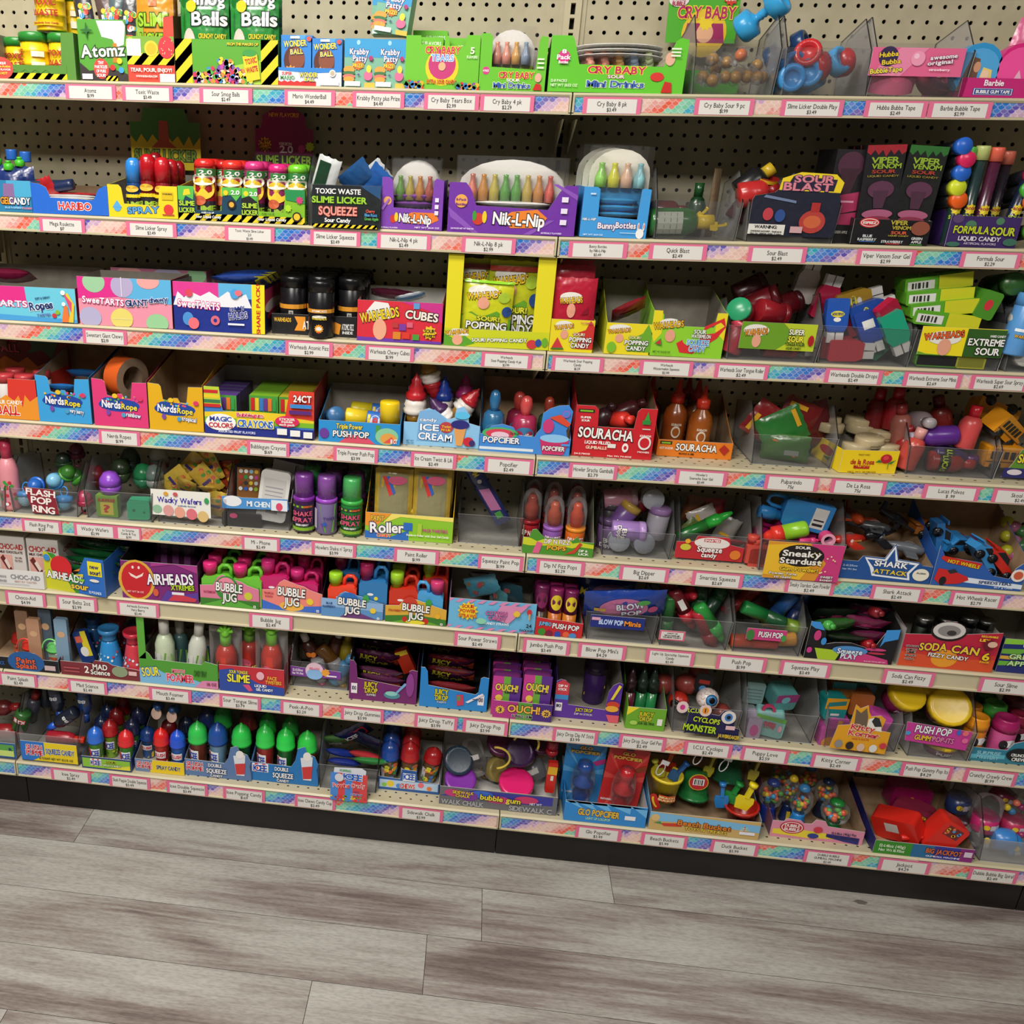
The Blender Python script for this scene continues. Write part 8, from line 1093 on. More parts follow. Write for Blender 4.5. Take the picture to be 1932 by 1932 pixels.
for x, y, w_, c, rw, ry, lb in ((308, 1166, 36, 'Pb8c4a8 Pd4d2cc', .1, 0, 'left bottle with a QR-less white label'), (363, 1166, 34, 'Pc0c4b8 Pd0cec8', .1, 6, 'right bottle leaning slightly'), (338, 1170, 32, 'P3a5a5a Pb0b0a8', 1.2, 0, 'middle bottle with a cartoon-free label')):
    stand('bottle', 'foam_bottle', 'candy bottle', ('white foam bottle at the left', 'white foam bottle leaning at the right', 'darker foam bottle between the two white ones')[(308, 363, 338).index(x)] + ' of the green scaly box', x, y, w_, c, 'r|d0d0cc|.1|.05|.36|.8;r|8a8a88|.2|.1|.06|.6;p|7ab04a|.5 .1 .9 .1 .9 .8 .6 .9', rw, ry=ry)
pile('tin', 'gum_card', 'candy box', 'small blue and lime packet at the right inside the green scaly box', 388, 1245, .05, .022, .07, 'P2a7ab8', 'r|8ac83a|0|.5|1|.5;r|e8e8e8|.3|.2|.3|.3', (0, -4, 0), None, .012)
tray('red and blue tongue-slime tray in front of clear hanging bags', 7, (415, 536, 1312, 1264), 'c02c38', 'p|2a4aa0|0 0 1 0 1 .3 .6 .4 .2 .9 0 .8;t|SOUR TONGUE|e8d83a|.3|.78|.28|.12|1f2a6a;t|SLIME|f0e83a|.3|.54|.34|.3|1f2a6a;p|d8507a|.36 .3 .46 .34 .52 .1 .46 .06;t|LIQUID|f4f4f4|.64|.32|.18|.1;t|GEL CANDY|f4f4f4|.7|.18|.26|.1;t|FACE|e8b83a|.82|.66|.14|.13;t|TWISTERS|e8b83a|.84|.5|.24|.13;e|e8b0c0|.64|.72|.06|.16', d=.13, hb=1.2, hs=1, sc='8a1c24')
for i, (x, y, rw, lb) in enumerate(((425, 1194, 0, 'left one in front'), (512, 1190, 0, 'right one in front'), (470, 1190, .9, 'middle one'), (488, 1196, 1.8, 'rear one at the right'))):
    stand('bottle', 'slime_bottle', 'candy bottle', 'hand-topped red slime bottle, %s of the tongue-slime tray' % lb, x, y - 4, 40, 'Tc0382c P7acc3a', 'e|d8607a|.4|.62|.24|.2;t|SLIME|e8dc4a|.5|.4|.7|.26|8a2a4a;e|b81c38|.5|.12|.3|.1', rw)
    stand('pouch', 'clear_bag', 'candy bag', 'crinkled clear bag around the hand-topped bottle, %s' % lb, x, y - 12, 62, 'Xddd', '', rw, asp=.05)
    p_ = at(x, y, TR.Y + .02 + rw * .045); g = G(); g.ball((0, 0, 0), .011, 'P7acc3a', 10)
    for k in range(5): q = PI * (k + .5) / 5; g.tube([(0, 0, 0), (.014 * math.cos(q), 0, .014 * math.sin(q)), (.019 * math.cos(q), 0, .02 * math.sin(q))], .0042, 'P7acc3a', 6)
    tag(g.obj('hand_topper', None, p_), 'light green five-fingered hand topper, %s of the tongue-slime tray' % lb, 'candy toy')
bin_('clear bin with a purple rainbow label strip, white and brown poppers inside', 7, (548, 660, 1299, 1252), (548, 643, 1278, 1258, '7a3a9a', 'e|e8c8d8|.48|.6|.18|.8;e|8ab8e8|.48|.3|.16|.5;t|12-0.50oz|e8e0f0|.15|.6|.2|.24;t|Net Wt 14oz|e8e0f0|.15|.3|.22|.22;t|PEEK-A-POO|e87a9a|.48|.85|.2|.2;s|e8a03a|.7|.55|.4|8;r|e8e0f0|.72|.2|.2|.14', [(0, 0), (1, .0), (1, .7), (.7, .8), (.62, 1.2), (.5, 1.3), (.36, 1.15), (.32, .8), (0, .9)]), pk=2, tint='888b90')
for x, y, q, c, rot, lb in ((585, 1222, .04, 'P3a1c18 Pc4c2be', (0, -25, 0), 'large white-capped brown popper'), (634, 1215, .05, 'P4a2418 Pb8b6b2', (0, 15, 0), 'second white-capped popper'), (625, 1245, .03, 'P5a3a14 P2a2a2a', (0, 140, 0), 'gold patterned popper slanting down'), (655, 1222, .05, 'P8a7a1c P8a7a1c', (0, 5, 0), 'yellow popper at the right'), (604, 1285, .02, 'P9a9aa0 Pc83a7a', (0, 170, 0), 'pink-ended popper low in the bin'), (640, 1288, .02, 'P9a9aa0 Pb8901c', (0, 160, 0), 'yellow-ended popper low at the right'), (575, 1210, .09, 'P3a3428 P8a7a24', (0, 0, 0), 'dim popper at the left rear'), (646, 1274, .02, 'P5a98c8 P5a98c8', (0, 30, 0), 'small blue popper')):
    pile('bottle', 'candy_popper', 'candy popper', lb + ' of the rainbow-strip bin', x, y, q, .034, .085, c, 'o|e07a2a|.4|.7|.16;o|e07a2a|.62|.6|.16' if 'large' in lb else '', rot)
jd = 'r|3a1430|0|0|1|1;t|JUICY|c8c02a|.3|.7|.4|.3|1a1a1a;t|DROP|c8c02a|.5|.35|.5|.3|1a1a1a;p|c8482a|.6 .9 .8 .6 1 .8 1 .2 .7 .3'
def juicy(lb, px, c, a, num, word, sc):
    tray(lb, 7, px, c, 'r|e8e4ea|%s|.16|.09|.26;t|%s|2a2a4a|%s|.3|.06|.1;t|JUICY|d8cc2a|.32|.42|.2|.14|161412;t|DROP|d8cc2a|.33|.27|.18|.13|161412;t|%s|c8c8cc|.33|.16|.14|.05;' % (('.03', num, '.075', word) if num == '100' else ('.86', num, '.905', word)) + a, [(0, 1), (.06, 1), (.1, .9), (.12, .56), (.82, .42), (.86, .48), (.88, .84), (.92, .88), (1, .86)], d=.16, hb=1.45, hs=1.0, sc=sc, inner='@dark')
juicy('tall purple gummy display box with a pen-dipping print', (658, 785, 1324, 1251), '6f2168', 'e|4a8a9a|.64|.2|.12|.1;e|8ac8c0|.63|.24|.09|.06;p|7aa8d8|.68 .26 .72 .26 .86 .52 .82 .54;e|8a3a8a|.9|.5|.06|.3', '100', 'GUMMIES', '3a1238')
for i, (x, y, q) in enumerate(((718, 1268, .03), (722, 1282, .02), (712, 1240, .07), (716, 1222, .1))):
    pile('pouch', 'gummy_packet', 'candy packet', 'purple gummy packet, %s of the tall purple box' % ('second from the front', 'frontmost', 'third back', 'rearmost')[i], x, y, q, .105, .06 if i > 1 else .03, 'F4a1a3c', jd if i != 1 else 'r|d8dcc8|.1|.3|.3|.3;r|e0602a|.5|.4|.4|.3', (35, 5, 0), None, .02)
pile('box', 'red_candy_box', 'candy box', 'small red and yellow box tilted on the gummy packets', 765, 1245, .07, .03, .06, 'Kb83018', 'r|e0c02a|0|.8|1|.2', (0, -25, 0), None, .02)
juicy('tall sky blue taffy display box with a pen print', (790, 918, 1338, 1264), '2482cc', 'p|c83a5a|.56 .1 .66 .14 .64 .4 .54 .38;p|3a9a5a|.56 .24 .6 .24 .6 .36 .56 .36;p|e8e0ea|.68 .22 .72 .2 .94 .44 .92 .48;r|3a3a5a|.78|.3|.1|.02', '130', 'TAFFY', '1a4a7a')
for i, (x, y, q) in enumerate(((852, 1296, .02), (850, 1270, .05), (850, 1248, .08), (850, 1226, .12))):
    pile('pouch', 'taffy_packet', 'candy packet', 'red and yellow taffy packet, %s of the tall blue box' % ('frontmost', 'second back', 'third back', 'rearmost')[i], x, y, q, .11, .055 if i else .03, 'F6a1a20', jd if i else 'r|e8dcc8|.1|.3|.5|.4;t|JUICY DROP|c8c02a|.36|.5|.4|.3', (35, 3, 0), None, .02)
ou = 'r|c23a90|0|0|.38|1;r|6aa83a|.38|0|.24|1;r|5a2c8a|.62|0|.38|1;t|OUCH!|f0d84a|.5|.72|.78|.17|3a1430|-2;t|BUBBLE GUM|2a1a2a|.64|.6|.4|.05;o|e8c84a|.25|.45|.08;e|d86aa8|.2|.2|.11|.18;e|8ac84a|.5|.2|.1|.18;e|7a4aa8|.8|.2|.11|.18'
for k, (x, y, lb) in enumerate(((958, 1271, 'left'), (1016, 1269, 'right'))):
    setcur(7, 0, .012, 0, 0, 0)
    rows('tin', 'bandage_tin', 'candy tin', 'pink, green and violet bandage-style tin, %s file' % lb, x, y, 54, 'Pb8348a P6a2a6a', ou, 5, dy=.032, asp=.026, Y=.03)
tray('low magenta and violet tray holding the bandage-style tins', 7, (928, 1040, 1358, 1326), 'b03486', 'p|5a9a3a|.4 0 .68 0 .66 1 .42 1;p|4a2a80|.66 0 1 0 1 1 .66 1;t|OUCH!|f0b84a|.52|.62|.54|.42|3a1430;t|BUBBLE GUM|1a1014|.5|.2|.34|.16|e8e0e0;s|e8b84a|.12|.5|.26|12;t|3|3a1430|.12|.5|.05|.24;s|e8b84a|.9|.5|.26|12;t|21|3a1430|.9|.5|.07|.22', d=.17, hb=1.05)
tray('purple windowed dip-stick box, nearly empty, with round corner tabs', 7, (1042, 1166, 1358, 1286), '5a2f9a', 'p|c83a48|0 .6 .2 .6 .2 .9 .1 1 0 .9;p|3a8ac8|0 .48 .2 .48 .2 .6 0 .6;t|DIP N|f4f4f4|.1|.84|.13|.06;t|STICK|f4f4f4|.1|.75|.13|.06;r|e8e4ea|.02|.18|.1|.22;t|110|2a2a4a|.07|.32|.07|.08;t|JUICY DROP|d8cc2a|.46|.26|.26|.09|1a1414;t|DIP N STICK|c8c0d0|.46|.15|.28|.05;e|c8402a|.89|.46|.1|.1;e|e8a83a|.88|.36|.1|.08;p|e8d03a|.84 .6 .88 .6 .98 .96 .94 1;p|d85a6a|.8 .2 1 .2 1 0 .86 0', [(0, .94), (.06, 1), (.14, .98), (.2, .84), (.21, .36), (.78, .3), (.8, .78), (.86, .96), (.94, 1.04), (1, 1)], d=.17, hb=1.5, hs=1, sc='3a1f6a')
stand('canjar', 'dip_tub', 'candy tub', 'lone dark purple ribbed tub at the back of the windowed box', 1128, 1240, 46, 'P3a1f5a P2a1a3a', 'p|c8a83a|.1 .3 .9 .6 .9 .5 .1 .2', 0, Y=.12)
tray('narrow lime gel-pen display box, deep and open', 7, (1178, 1252, 1377, 1336), '6aa82a', 'p|e8d82a|0 1 .3 1 0 .6;t|JUICY|d8cc2a|.5|.72|.38|.2|161412;t|DROP|d8cc2a|.5|.5|.3|.2|161412;t|SOUR GEL PENS|2a4a12|.5|.3|.46|.1;r|e8ece0|.8|.26|.13|.3;e|a8d05a|.2|.3|.1|.1', d=.19, hb=2.3, hs=1.02, sc='5a9a24')
for k, (x, c) in enumerate(((1196, 'T5a1a2c P2a1418'), (1218, 'T1a6a3a P1a2a20'), (1238, 'T1f7a42 P1a2a20'))):
    for i in range(2): stand('pen', 'gel_pen', 'candy pen', 'dark capped gel pen in the narrow lime box, %s column, %s' % (('left', 'middle', 'right')[k], RW[i]), x, 1260 - 6 * i, 20, c, '', 1 + i * 1.6, dy=.03)
bin_('clear bin of bloodshot eyeballs with a black cut-out monster label card', 7, (1262, 1392, 1385, 1336), (1266, 1392, 1392, 1330, '1c1c4a', 'e|e0c8c4|.09|.88|.09|.18;e|c83a8a|.09|.88|.04|.08;e|e0c8c0|.44|.84|.09|.18;e|e8902a|.44|.84|.05|.1;r|1a1a1a|.43|.78|.015|.12;e|dcd4d0|.8|.7|.11|.2;e|3a7ac0|.8|.7|.06|.12;e|101014|.8|.7|.03|.06;t|I.C.U.|c8dc2a|.27|.82|.18|.12;t|CYCLOPS|c8dc2a|.48|.56|.4|.15|1a2a1a|-4;t|MONSTER|b8dc2a|.4|.3|.5|.2|1a2a1a|-3;t|JAWBREAKER|e8c83a|.85|.13|.32|.11|1a1a2a|-3;r|e0b8c0|.78|.34|.14|.12', [(.18, .12), (.7, .1), (.72, 0), (1, .02), (1, .36), (.9, .4), (.92, .76), (.84, .92), (.72, .88), (.66, .72), (.54, .74), (.52, .98), (.4, 1.02), (.34, .86), (.18, .9), (.14, 1.04), (.02, 1.0), (0, .8), (.08, .7), (.2, .72)]), pk=1.95, tint='7c7f84')
for x, y, q, s_, c, rot, lb in ((1335, 1318, .03, .05, 'P3a7ab0', (-20, 0, 10), 'blue-irised eyeball looking up at the front'), (1280, 1322, .04, .045, 'P1a1414 Pb0281e', (0, 0, -30), 'red eyeball with a black pupil at the left'), (1295, 1290, .07, .05, 'P8a2a2a P8a3a34', (40, 0, 100), 'veined eyeball turned away, upper middle'), (1252, 1290, .08, .05, 'P8a2a2a P8a3a34', (0, 0, 100), 'reddish eyeball at the upper left'), (1318, 1270, .09, .045, 'P6a2a2a P8a3a34', (90, 0, 60), 'eyeball at the top rear'), (1360, 1345, .05, .045, 'P5a2a2a P8a3a34', (0, 0, 150), 'dim eyeball at the right')):
    pile('eyeball', 'candy_eyeball', 'candy eyeball', lb + ' of the monster-label bin', x, y, q, s_, s_, c, '', rot)
pile('box', 'hang_tag', 'paper tag', 'black and red hang tag standing above the blue-irised eyeball', 1328, 1290, .05, .04, .05, 'K14141c', 'r|a82a24|.2|.5|.6|.2;o|4a8ac0|.5|.25|.16', (0, 6, 0), None, .001)
bin_('clear bin of pastel puppy surprise boxes', 7, (1398, 1536, 1398, 1346), pk=1.95, tint='7c7f84')
for x, y, q, W_, H_, c, a, rot, lb in ((1448, 1370, .02, .062, .052, 'P8ac8c4', 'r|6ab83a|0|.8|1|.2;r|c85a7a|.3|.5|.4|.2;t|PUPPY|c83a5a|.5|.66|.4|.14;t|LOVE|c83a5a|.5|.48|.34|.14;e|e8b0c0|.85|.5|.08|.16', (0, 4, -12), 'teal lunchbox with a green lid at the front'), (1474, 1312, .06, .052, .05, 'P5a9a9a', 'r|9a3a7a|0|.5|1|.5;o|7ac0d0|.45|.66|.2', (15, 0, 14), 'teal and purple box on top'), (1418, 1298, .08, .045, .055, 'K7a9a98', 'r|5a6a6a|.1|.2|.8|.03;r|5a6a6a|.1|.35|.8|.03;r|5a6a6a|.1|.5|.8|.03;r|5a6a6a|.1|.65|.8|.03', (0, 2, 0), 'grey-green box back with fine print'), (1412, 1345, .05, .035, .03, 'P8a9a9a', 'r|b83a4a|.2|.3|.6|.4', (0, 0, 10), 'small grey box with a red logo at the left'), (1415, 1378, .02, .03, .05, 'Pb0a0b8', 'e|c85a9a|.5|.4|.3|.3', (0, 0, 0), 'lilac box at the lower left')):
    pile('tin', 'puppy_surprise_box', 'candy box', lb + ' of the pastel bin', x, y, q, W_, H_, c, a, rot, None, .045)
pile('taperoll', 'bag_handle', 'candy toy', 'dark pink carry loop on the teal lunchbox', 1450, 1340, .03, .03, .03, 'Pb8305a Pb8305a', '', (0, 0, 0), None, .006)
bin_('clear bin with an orange kitten label card, purple and teal cases inside', 7, (1548, 1694, 1414, 1360), (1562, 1670, 1418, 1334, 'e0a01e', 'p|6a5a4a|.34 .56 .3 .96 .4 .88 .48 1 .54 .8 .56 .56;p|e8e4de|.56 .54 .56 .76 .64 .8 .76 .78 .84 .5;p|2a2a2e|.62 .72 .66 .82 .74 .8 .82 .62 .7 .6;t|Kitty|c8304a|.5|.56|.42|.12|f0d8b0|-4;t|Korner|c8304a|.54|.42|.54|.12|f0d8b0|-4;t|candy & surprise|c85a2a|.5|.31|.3|.04;e|8a8a8a|.14|.16|.07|.09;e|2a2220|.34|.14|.07|.09;e|d8b8a0|.54|.12|.07|.09;e|dcdcd8|.76|.12|.07|.09;s|c83a4a|.92|.2|.08|9', [(0, .04), (1, 0), (1, .5), (.82, .52), (.86, .78), (.76, .86), (.6, .82), (.54, .92), (.5, 1.06), (.38, .98), (.28, 1.06), (.26, .6), (.06, .56)]), pk=1.95, tint='7c7f84')
for x, y, q, c, a, rot, lb in ((1570, 1330, .04, 'P1f8a8a', 'r|e09a1e|0|.5|1|.5;p|2a7a7a|.1 .6 .9 .7 .9 .9 .1 .8;r|d8d8d4|.3|.2|.4|.1', (0, 2, 8), 'teal and orange case upright at the left'), (1575, 1375, .03, 'Pb83a9a', 'r|e09a1e|.35|.6|.2|.4', (0, 8, 0), 'magenta case with an orange clasp'), (1560, 1400, .02, 'Pa84a8a', 'e|c8843a|.5|.3|.4|.3', (0, 0, 0), 'purple case low at the left'), (1650, 1360, .04, 'Pc84aa8', '', (0, 15, 0), 'pink rounded case behind the kitten card'), (1620, 1322, .07, 'Pa8602a', '', (0, 0, 0), 'orange-brown case in the middle'), (1625, 1295, .1, 'P1f6a6a', 'r|c8842a|.2|.3|.5|.3', (0, 5, 0), 'dark teal case at the top rear'), (1585, 1300, .08, 'P8a5a24', 'r|1f7a7a|0|.7|1|.3', (0, 0, 0), 'brown and teal case at the upper rear')):
    pile('tin', 'kitty_case', 'toy case', lb + ' of the kitten bin', x, y, q, .05, .055 if x != 1625 else .035, c, a, rot, None, .035)
bin_('clear bin of yellow-lidded gummy tubs with a slanted pink label card', 7, (1706, 1830, 1432, 1378), (1699, 1827, 1406, 1366, 'c43a94', 't|PUSH POP|f4f2f2|.42|.7|.54|.34|3a1a4a|-3;t|GUMMY|f0c82a|.32|.32|.3|.24|5a1a5a|-3;t|POP-ITS|e88ab0|.6|.3|.32|.24|5a1a5a|-3;p|3a6ac8|.76 .7 .8 .9 .84 .7 .8 .56;o|e8707a|.9|.7|.12;o|e86aa0|.92|.36|.12;o|4a9ad0|.05|.5|.1', [(.04, .12), (.98, -.12), (1, .78), (0, 1)]), pk=2.0, tint='7c7f84')
for x, y, q, s_, rot, lb in ((1784, 1335, .02, .085, (52, 0, -8), 'large one tipped forward'), (1702, 1315, .06, .075, (40, 0, 8), 'left one with a crescent lid'), (1745, 1290, .1, .07, (40, 0, 0), 'rear one'), (1768, 1420, .02, .07, (0, 0, 0), 'lowest one under the label')):
    o = pile('tub', 'gummy_tub', 'candy tub', 'yellow-lidded plum gummy tub, %s of the pink-label bin' % lb, x, y, q, s_, .06 if x != 1768 else .03, 'P7a1c48 Pdcb81c', 't|PUSH|e8e4e8|.5|.5|.4|.4|2a1a2a', rot)
tray('teal insect-candy tray at the right end of the seventh shelf', 7, (1826, 1990, 1442, 1416), '2a7a94', 'p|5ab0c8|0 .5 .4 .6 .4 .3 0 .2;t|SURPRISE|8ac8d8|.2|.66|.28|.24;t|MYSTERY|8ac8d8|.2|.34|.26|.24;e|10181c|.56|.7|.16|.5;t|CRUNCHY|f0f0f0|.56|.7|.2|.2;t|CREW|f0f0f0|.56|.4|.16|.24', [(0, 1), (.4, .96), (.46, 1.5), (.56, 1.7), (.66, 1.4), (.7, .95), (1, .9)], d=.17, hb=1.1)
for x, y, w_, c, rw, lb in ((1848, 1350, 44, 'Pd8801e Pd88a1c', 0, 'orange jar in front'), (1902, 1353, 50, 'Pc0508a P9a1c5a', 0, 'pink jar with a plum lid in front'), (1836, 1328, 40, 'Pa8641c Pa86a1c', 1, 'amber jar in the second row'), (1880, 1326, 46, 'P2a7a2a P3a8a34', 1, 'green jar in the second row'), (1928, 1346, 40, 'P7a1c40 P8a1c3a', 1, 'wine jar at the right edge'), (1864, 1310, 42, 'P1f5a28 P2a6a30', 2, 'dark green jar in the third row'), (1915, 1316, 42, 'P5a1c38 P6a1c34', 2, 'dark plum jar in the third row')):
    stand('canjar', 'insect_candy_jar', 'candy jar', lb + ' of the teal tray', x, y, w_, c, 'e|e8e8ec|.6|.66|.2|.16;e|1a1418|.4|.6|.12|.2;t|%s|f0ecec|.5|.24|.6|.22|1a1018' % ('Crawly' if x < 1860 else 'Galaxy'), rw)
for xl, xr, t, p, wh in ((-2, 70, ['Paint Splash'], '$2.49', 'seventh rail below the black bucket tray'), (128, 202, ['Mad Science'], '$2.49', 'seventh rail below the lab-flask tray'), (281, 361, ['Mouth Foamer'], '$3.49', 'seventh rail below the green scaly box'), (414, 492, ['Sour Tongue Slime'], '$3.79', 'seventh rail below the tongue-slime tray'), (529, 608, ['Peek-A-Poo'], '$2.29', 'seventh rail below the popper bin'), (643, 724, ['Juicy Drop Gummies'], '$3.99', 'seventh rail below the tall purple box'), (782, 863, ['Juicy Drop Taffy'], '$3.99', 'seventh rail below the tall blue box'), (873, 958, ['Juicy Drop Pop'], '$3.99', 'seventh rail, end of the left bay'), (1043, 1128, ["Juicy Drop Dip N' Stick"], '$3.99', 'seventh rail below the windowed box'), (1168, 1256, ['Juicy Drop Sour Gel Pen'], '$2.49', 'seventh rail below the lime pen box'), (1291, 1381, ['I.C.U. Cyclops'], '$2.49', 'seventh rail below the eyeball bin'), (1399, 1488, ['Puppy Love'], '$2.59', 'seventh rail below the puppy bin'), (1531, 1624, ['Kitty Corner'], '$2.49', 'seventh rail below the kitten card'), (1700, 1797, ['Push Pop Gummy Pop Its'], '$4.29', 'seventh rail below the gummy tub bin'), (1820, 1918, ['Crunchy Crawly Crew'], '$1.99', 'seventh rail below the insect tray')):
    pricetag(7, xl, xr, t, p, wh)
# ================================================================== bottom shelf
bin_('clear bin of red and green tubes cut by the left edge of the bottom shelf', 8, (-90, 36, 1436, 1384), (-60, 31, 1426, 1399, '5aa04a', 'r|2a5aa8|0|0|1|.1;r|2a5aa8|0|.9|1|.1;r|2a5aa8|.97|0|.03|1;r|c8dc7a|0|.1|.96|.4;t|R|1a3a6a|.9|.6|.06|.2'), pk=1.9, tint='888b90')
for x, y, q, c, rot, lb in ((6, 1335, .05, 'P5a1a1c P8a1c20', (0, 80, 0), 'upper red'), (12, 1380, .03, 'P8a1c20 Pb82a24', (0, 85, 0), 'lower red'), (38, 1368, .04, 'F2a5a2a P9a2a24', (0, -160, 0), 'green label'), (62, 1330, .08, 'P3a3a44 P8a2424', (0, 20, 0), 'grey')):
    pile('bottle', 'squeeze_tube', 'candy tube', '%s tube in the bin at the left edge' % lb, x, y, q, .04, .09, c.replace('F', 'P'), 'r|c83a2a|.2|.2|.6|.3;t|ICEE|e8e8f0|.5|.35|.5|.2' if 'green' in lb else '', rot)
bin_('clear bin of navy and red squeeze tubes with a blue and yellow label card', 8, (40, 152, 1440, 1390), (43, 147, 1437, 1402, 'e8cc1e', 'p|2a72c8|0 1 .42 1 .42 .34 .2 0 0 0;t|SLUSH|d0303a|.24|.7|.28|.26|f0f0f0;t|PUPPIE|d0303a|.24|.42|.3|.26|f0f0f0;t|SQUEEZE CANDY|2a4aa0|.7|.58|.5|.26|e8ecd0;t|12 COUNT NET WT 25.2 FL OZ|4a4a2a|.62|.18|.6|.11'), pk=2.0, tint='888b90')
for x, y, q, c, rot, lb in ((118, 1358, .03, 'P1c2230 P2058c0', (0, -128, 0), 'navy tube with a blue cap, pointing lower left'), (108, 1325, .05, 'P22283a P1f4aa0', (0, 175, 0), 'dark tube with a blue cap, hanging vertically'), (125, 1393, .02, 'P9a1c2a Pc8341e', (0, 90, 0), 'red tube lying along the front'), (160, 1330, .06, 'P1f3f78 P1f4a98', (0, 180, 0), 'blue tube with yellow flash at the right'), (60, 1330, .08, 'P1c2230 P181c28', (0, 10, 0), 'black tube at the left rear'), (85, 1300, .1, 'P20242e P20242e', (0, 0, 0), 'grey-black tube in the rear'), (150, 1300, .09, 'P1a2240 P8a2420', (0, 160, 0), 'navy tube with a red cap at the rear')):
    pile('bottle', 'squeeze_tube', 'candy tube', lb + ' of the slush label bin', x, y, q, .034, .095, c, 'r|3a4254|.1|.2|.3|.6;t|88|c8c8c8|.5|.5|.4|.2' if 'blue' in lb else '', rot)
IC = 'r|f0f0f0|.2|.4|.6|.4;r|d83a3a|.2|.4|.14|.4;t|ICEE|2a4ab0|.56|.6|.4|.28;d|%s|.05|.02|.9|.3|8|.06'
tray('dark blue and lime ice-cup spray tray with a red-white logo', 8, (156, 248, 1455, 1433), '1f3a78', 'r|8abf3a|.02|.12|.96|.76;p|e0d83a|.5 .12 .98 .12 .98 .5;r|f0f0f2|.18|.3|.22|.56;r|d8343a|.22|.3|.04|.56;r|d8343a|.32|.3|.04|.56;t|ICEE|1f4ab0|.29|.56|.2|.36|f0f0f2;t|SOUR|2a4a1a|.6|.7|.2|.18|e8e03a;t|SPRAY CANDY|e8f0d0|.62|.42|.36|.16|2a4a1a', d=.17, hb=2.6, hs=1)
for k, (x, y, c, lb) in enumerate(((178, 1370, 'P5aa03a T2a66c8', 'blue-lidded'), (206, 1356, 'P8ab03a Ta82024', 'red-lidded'), (236, 1376, 'P4a9a3a Td0282c', 'bright red-lidded'))):
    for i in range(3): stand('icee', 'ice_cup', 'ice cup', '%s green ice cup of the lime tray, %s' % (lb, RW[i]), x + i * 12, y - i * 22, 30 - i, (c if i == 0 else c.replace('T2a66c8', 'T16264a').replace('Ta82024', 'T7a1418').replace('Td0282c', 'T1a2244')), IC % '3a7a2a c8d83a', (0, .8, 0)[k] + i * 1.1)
tray('grey-blue and yellow slush spray tray', 8, (256, 348, 1459, 1436), '6a82a8', 'p|e8c81e|.36 1 1 1 1 0 .3 0;t|SLUSH|d0303a|.19|.7|.28|.26|f0f0f0;t|PUPPIE|d0303a|.19|.42|.3|.26|f0f0f0;t|SPRAY CANDY|1c2a5a|.68|.5|.48|.3|e8e4b0', d=.17, hb=2.8, hs=1, sc='6a6a78')
for x, y, c, rw, lb in ((303, 1372, 'Pc8322c Td0201e', 0, 'red-lidded cup in front'), (334, 1376, 'P2a66c0 T2050c8', 0, 'blue-lidded cup in front'), (278, 1370, 'P2a5a9a T1a3a7a', .9, 'navy-lidded cup behind at the left'), (318, 1355, 'P5a1a20 T6a1418', 1.6, 'dark red cup in the rear'), (350, 1350, 'P1f3a5a T14203a', 1.8, 'dark blue cup in the rear')):
    stand('icee', 'ice_cup', 'ice cup', lb + ' of the slush spray tray', x, y, 30, c, 'r|e8e4e8|.2|.5|.6|.3;t|SLUSH|d0303a|.5|.66|.5|.16;p|e0c02a|.5 0 .9 0 .9 .4', rw)
for x, y, lb in ((295, 1332, 'left'), (324, 1338, 'right')): pile('bottle', 'slush_tube', 'candy tube', 'blue tube with a pale round end resting on the slush spray tray, %s' % lb, x + 4, y, .06, .028, .08, 'P1c3f70 P1c3f70', 'e|c8c0b8|.5|.5|.3|.3', (60, 30 if x < 300 else 20, 0)); pile('disc', 'tube_end', 'bottle cap', 'pale peach end cap of the %s slush tube' % lb, x, y + 14, .035, .03, .004, 'Pd8b8a8', '', (70, 0, -20))
cu = [(0, 1), (.62, .92), (.66, 1.2), (.7, 1.9), (.8, 2.1), (.88, 1.8), (.96, 1.7), (1, 1.0), (1, .6)]
ds = 'r|e8e8ec|.1|.4|.5|.4;r|d83a3a|.14|.42|.1|.36;t|ICEE|2a4ab0|.36|.6|.36|.24;t|DOUBLE|e8dcdc|.5|.3|.5|.1;t|SQUEEZE|e8dcdc|.5|.14|.6|.14'
def dsq(lb, px, c, a): tray(lb, 8, px, c, a + 'p|d8dce4|.74 1.5 .92 1.6 .9 .3 .78 .3;p|c8383a|.76 1.0 .92 1.1 .9 .4 .78 .35;e|e8e4e0|.84|1.6|.06|.24;t|DOUBLE|f0f0f4|.46|.78|.2|.2|1f2f5a;t|SQUEEZE|f0f0f4|.48|.44|.3|.26|1f2f5a;t|CANDY|f0f0f4|.48|.16|.18|.14|1f2f5a', [(0, 1), (.6, .95), (.66, 1.3), (.7, 1.95), (.8, 2.1), (.84, 1.75), (.95, 1.6), (1, 1.2), (.98, .9)], d=.17, hb=2.4, hs=1)
dsq('slate blue double-squeeze tray with a cup cut-out', (350, 474, 1468, 1438), '5a78a8', 't|SLUSH|d0303a|.15|.74|.24|.24|e8e8f0;t|PUPPIE|d0303a|.15|.46|.25|.24|e8e8f0;')
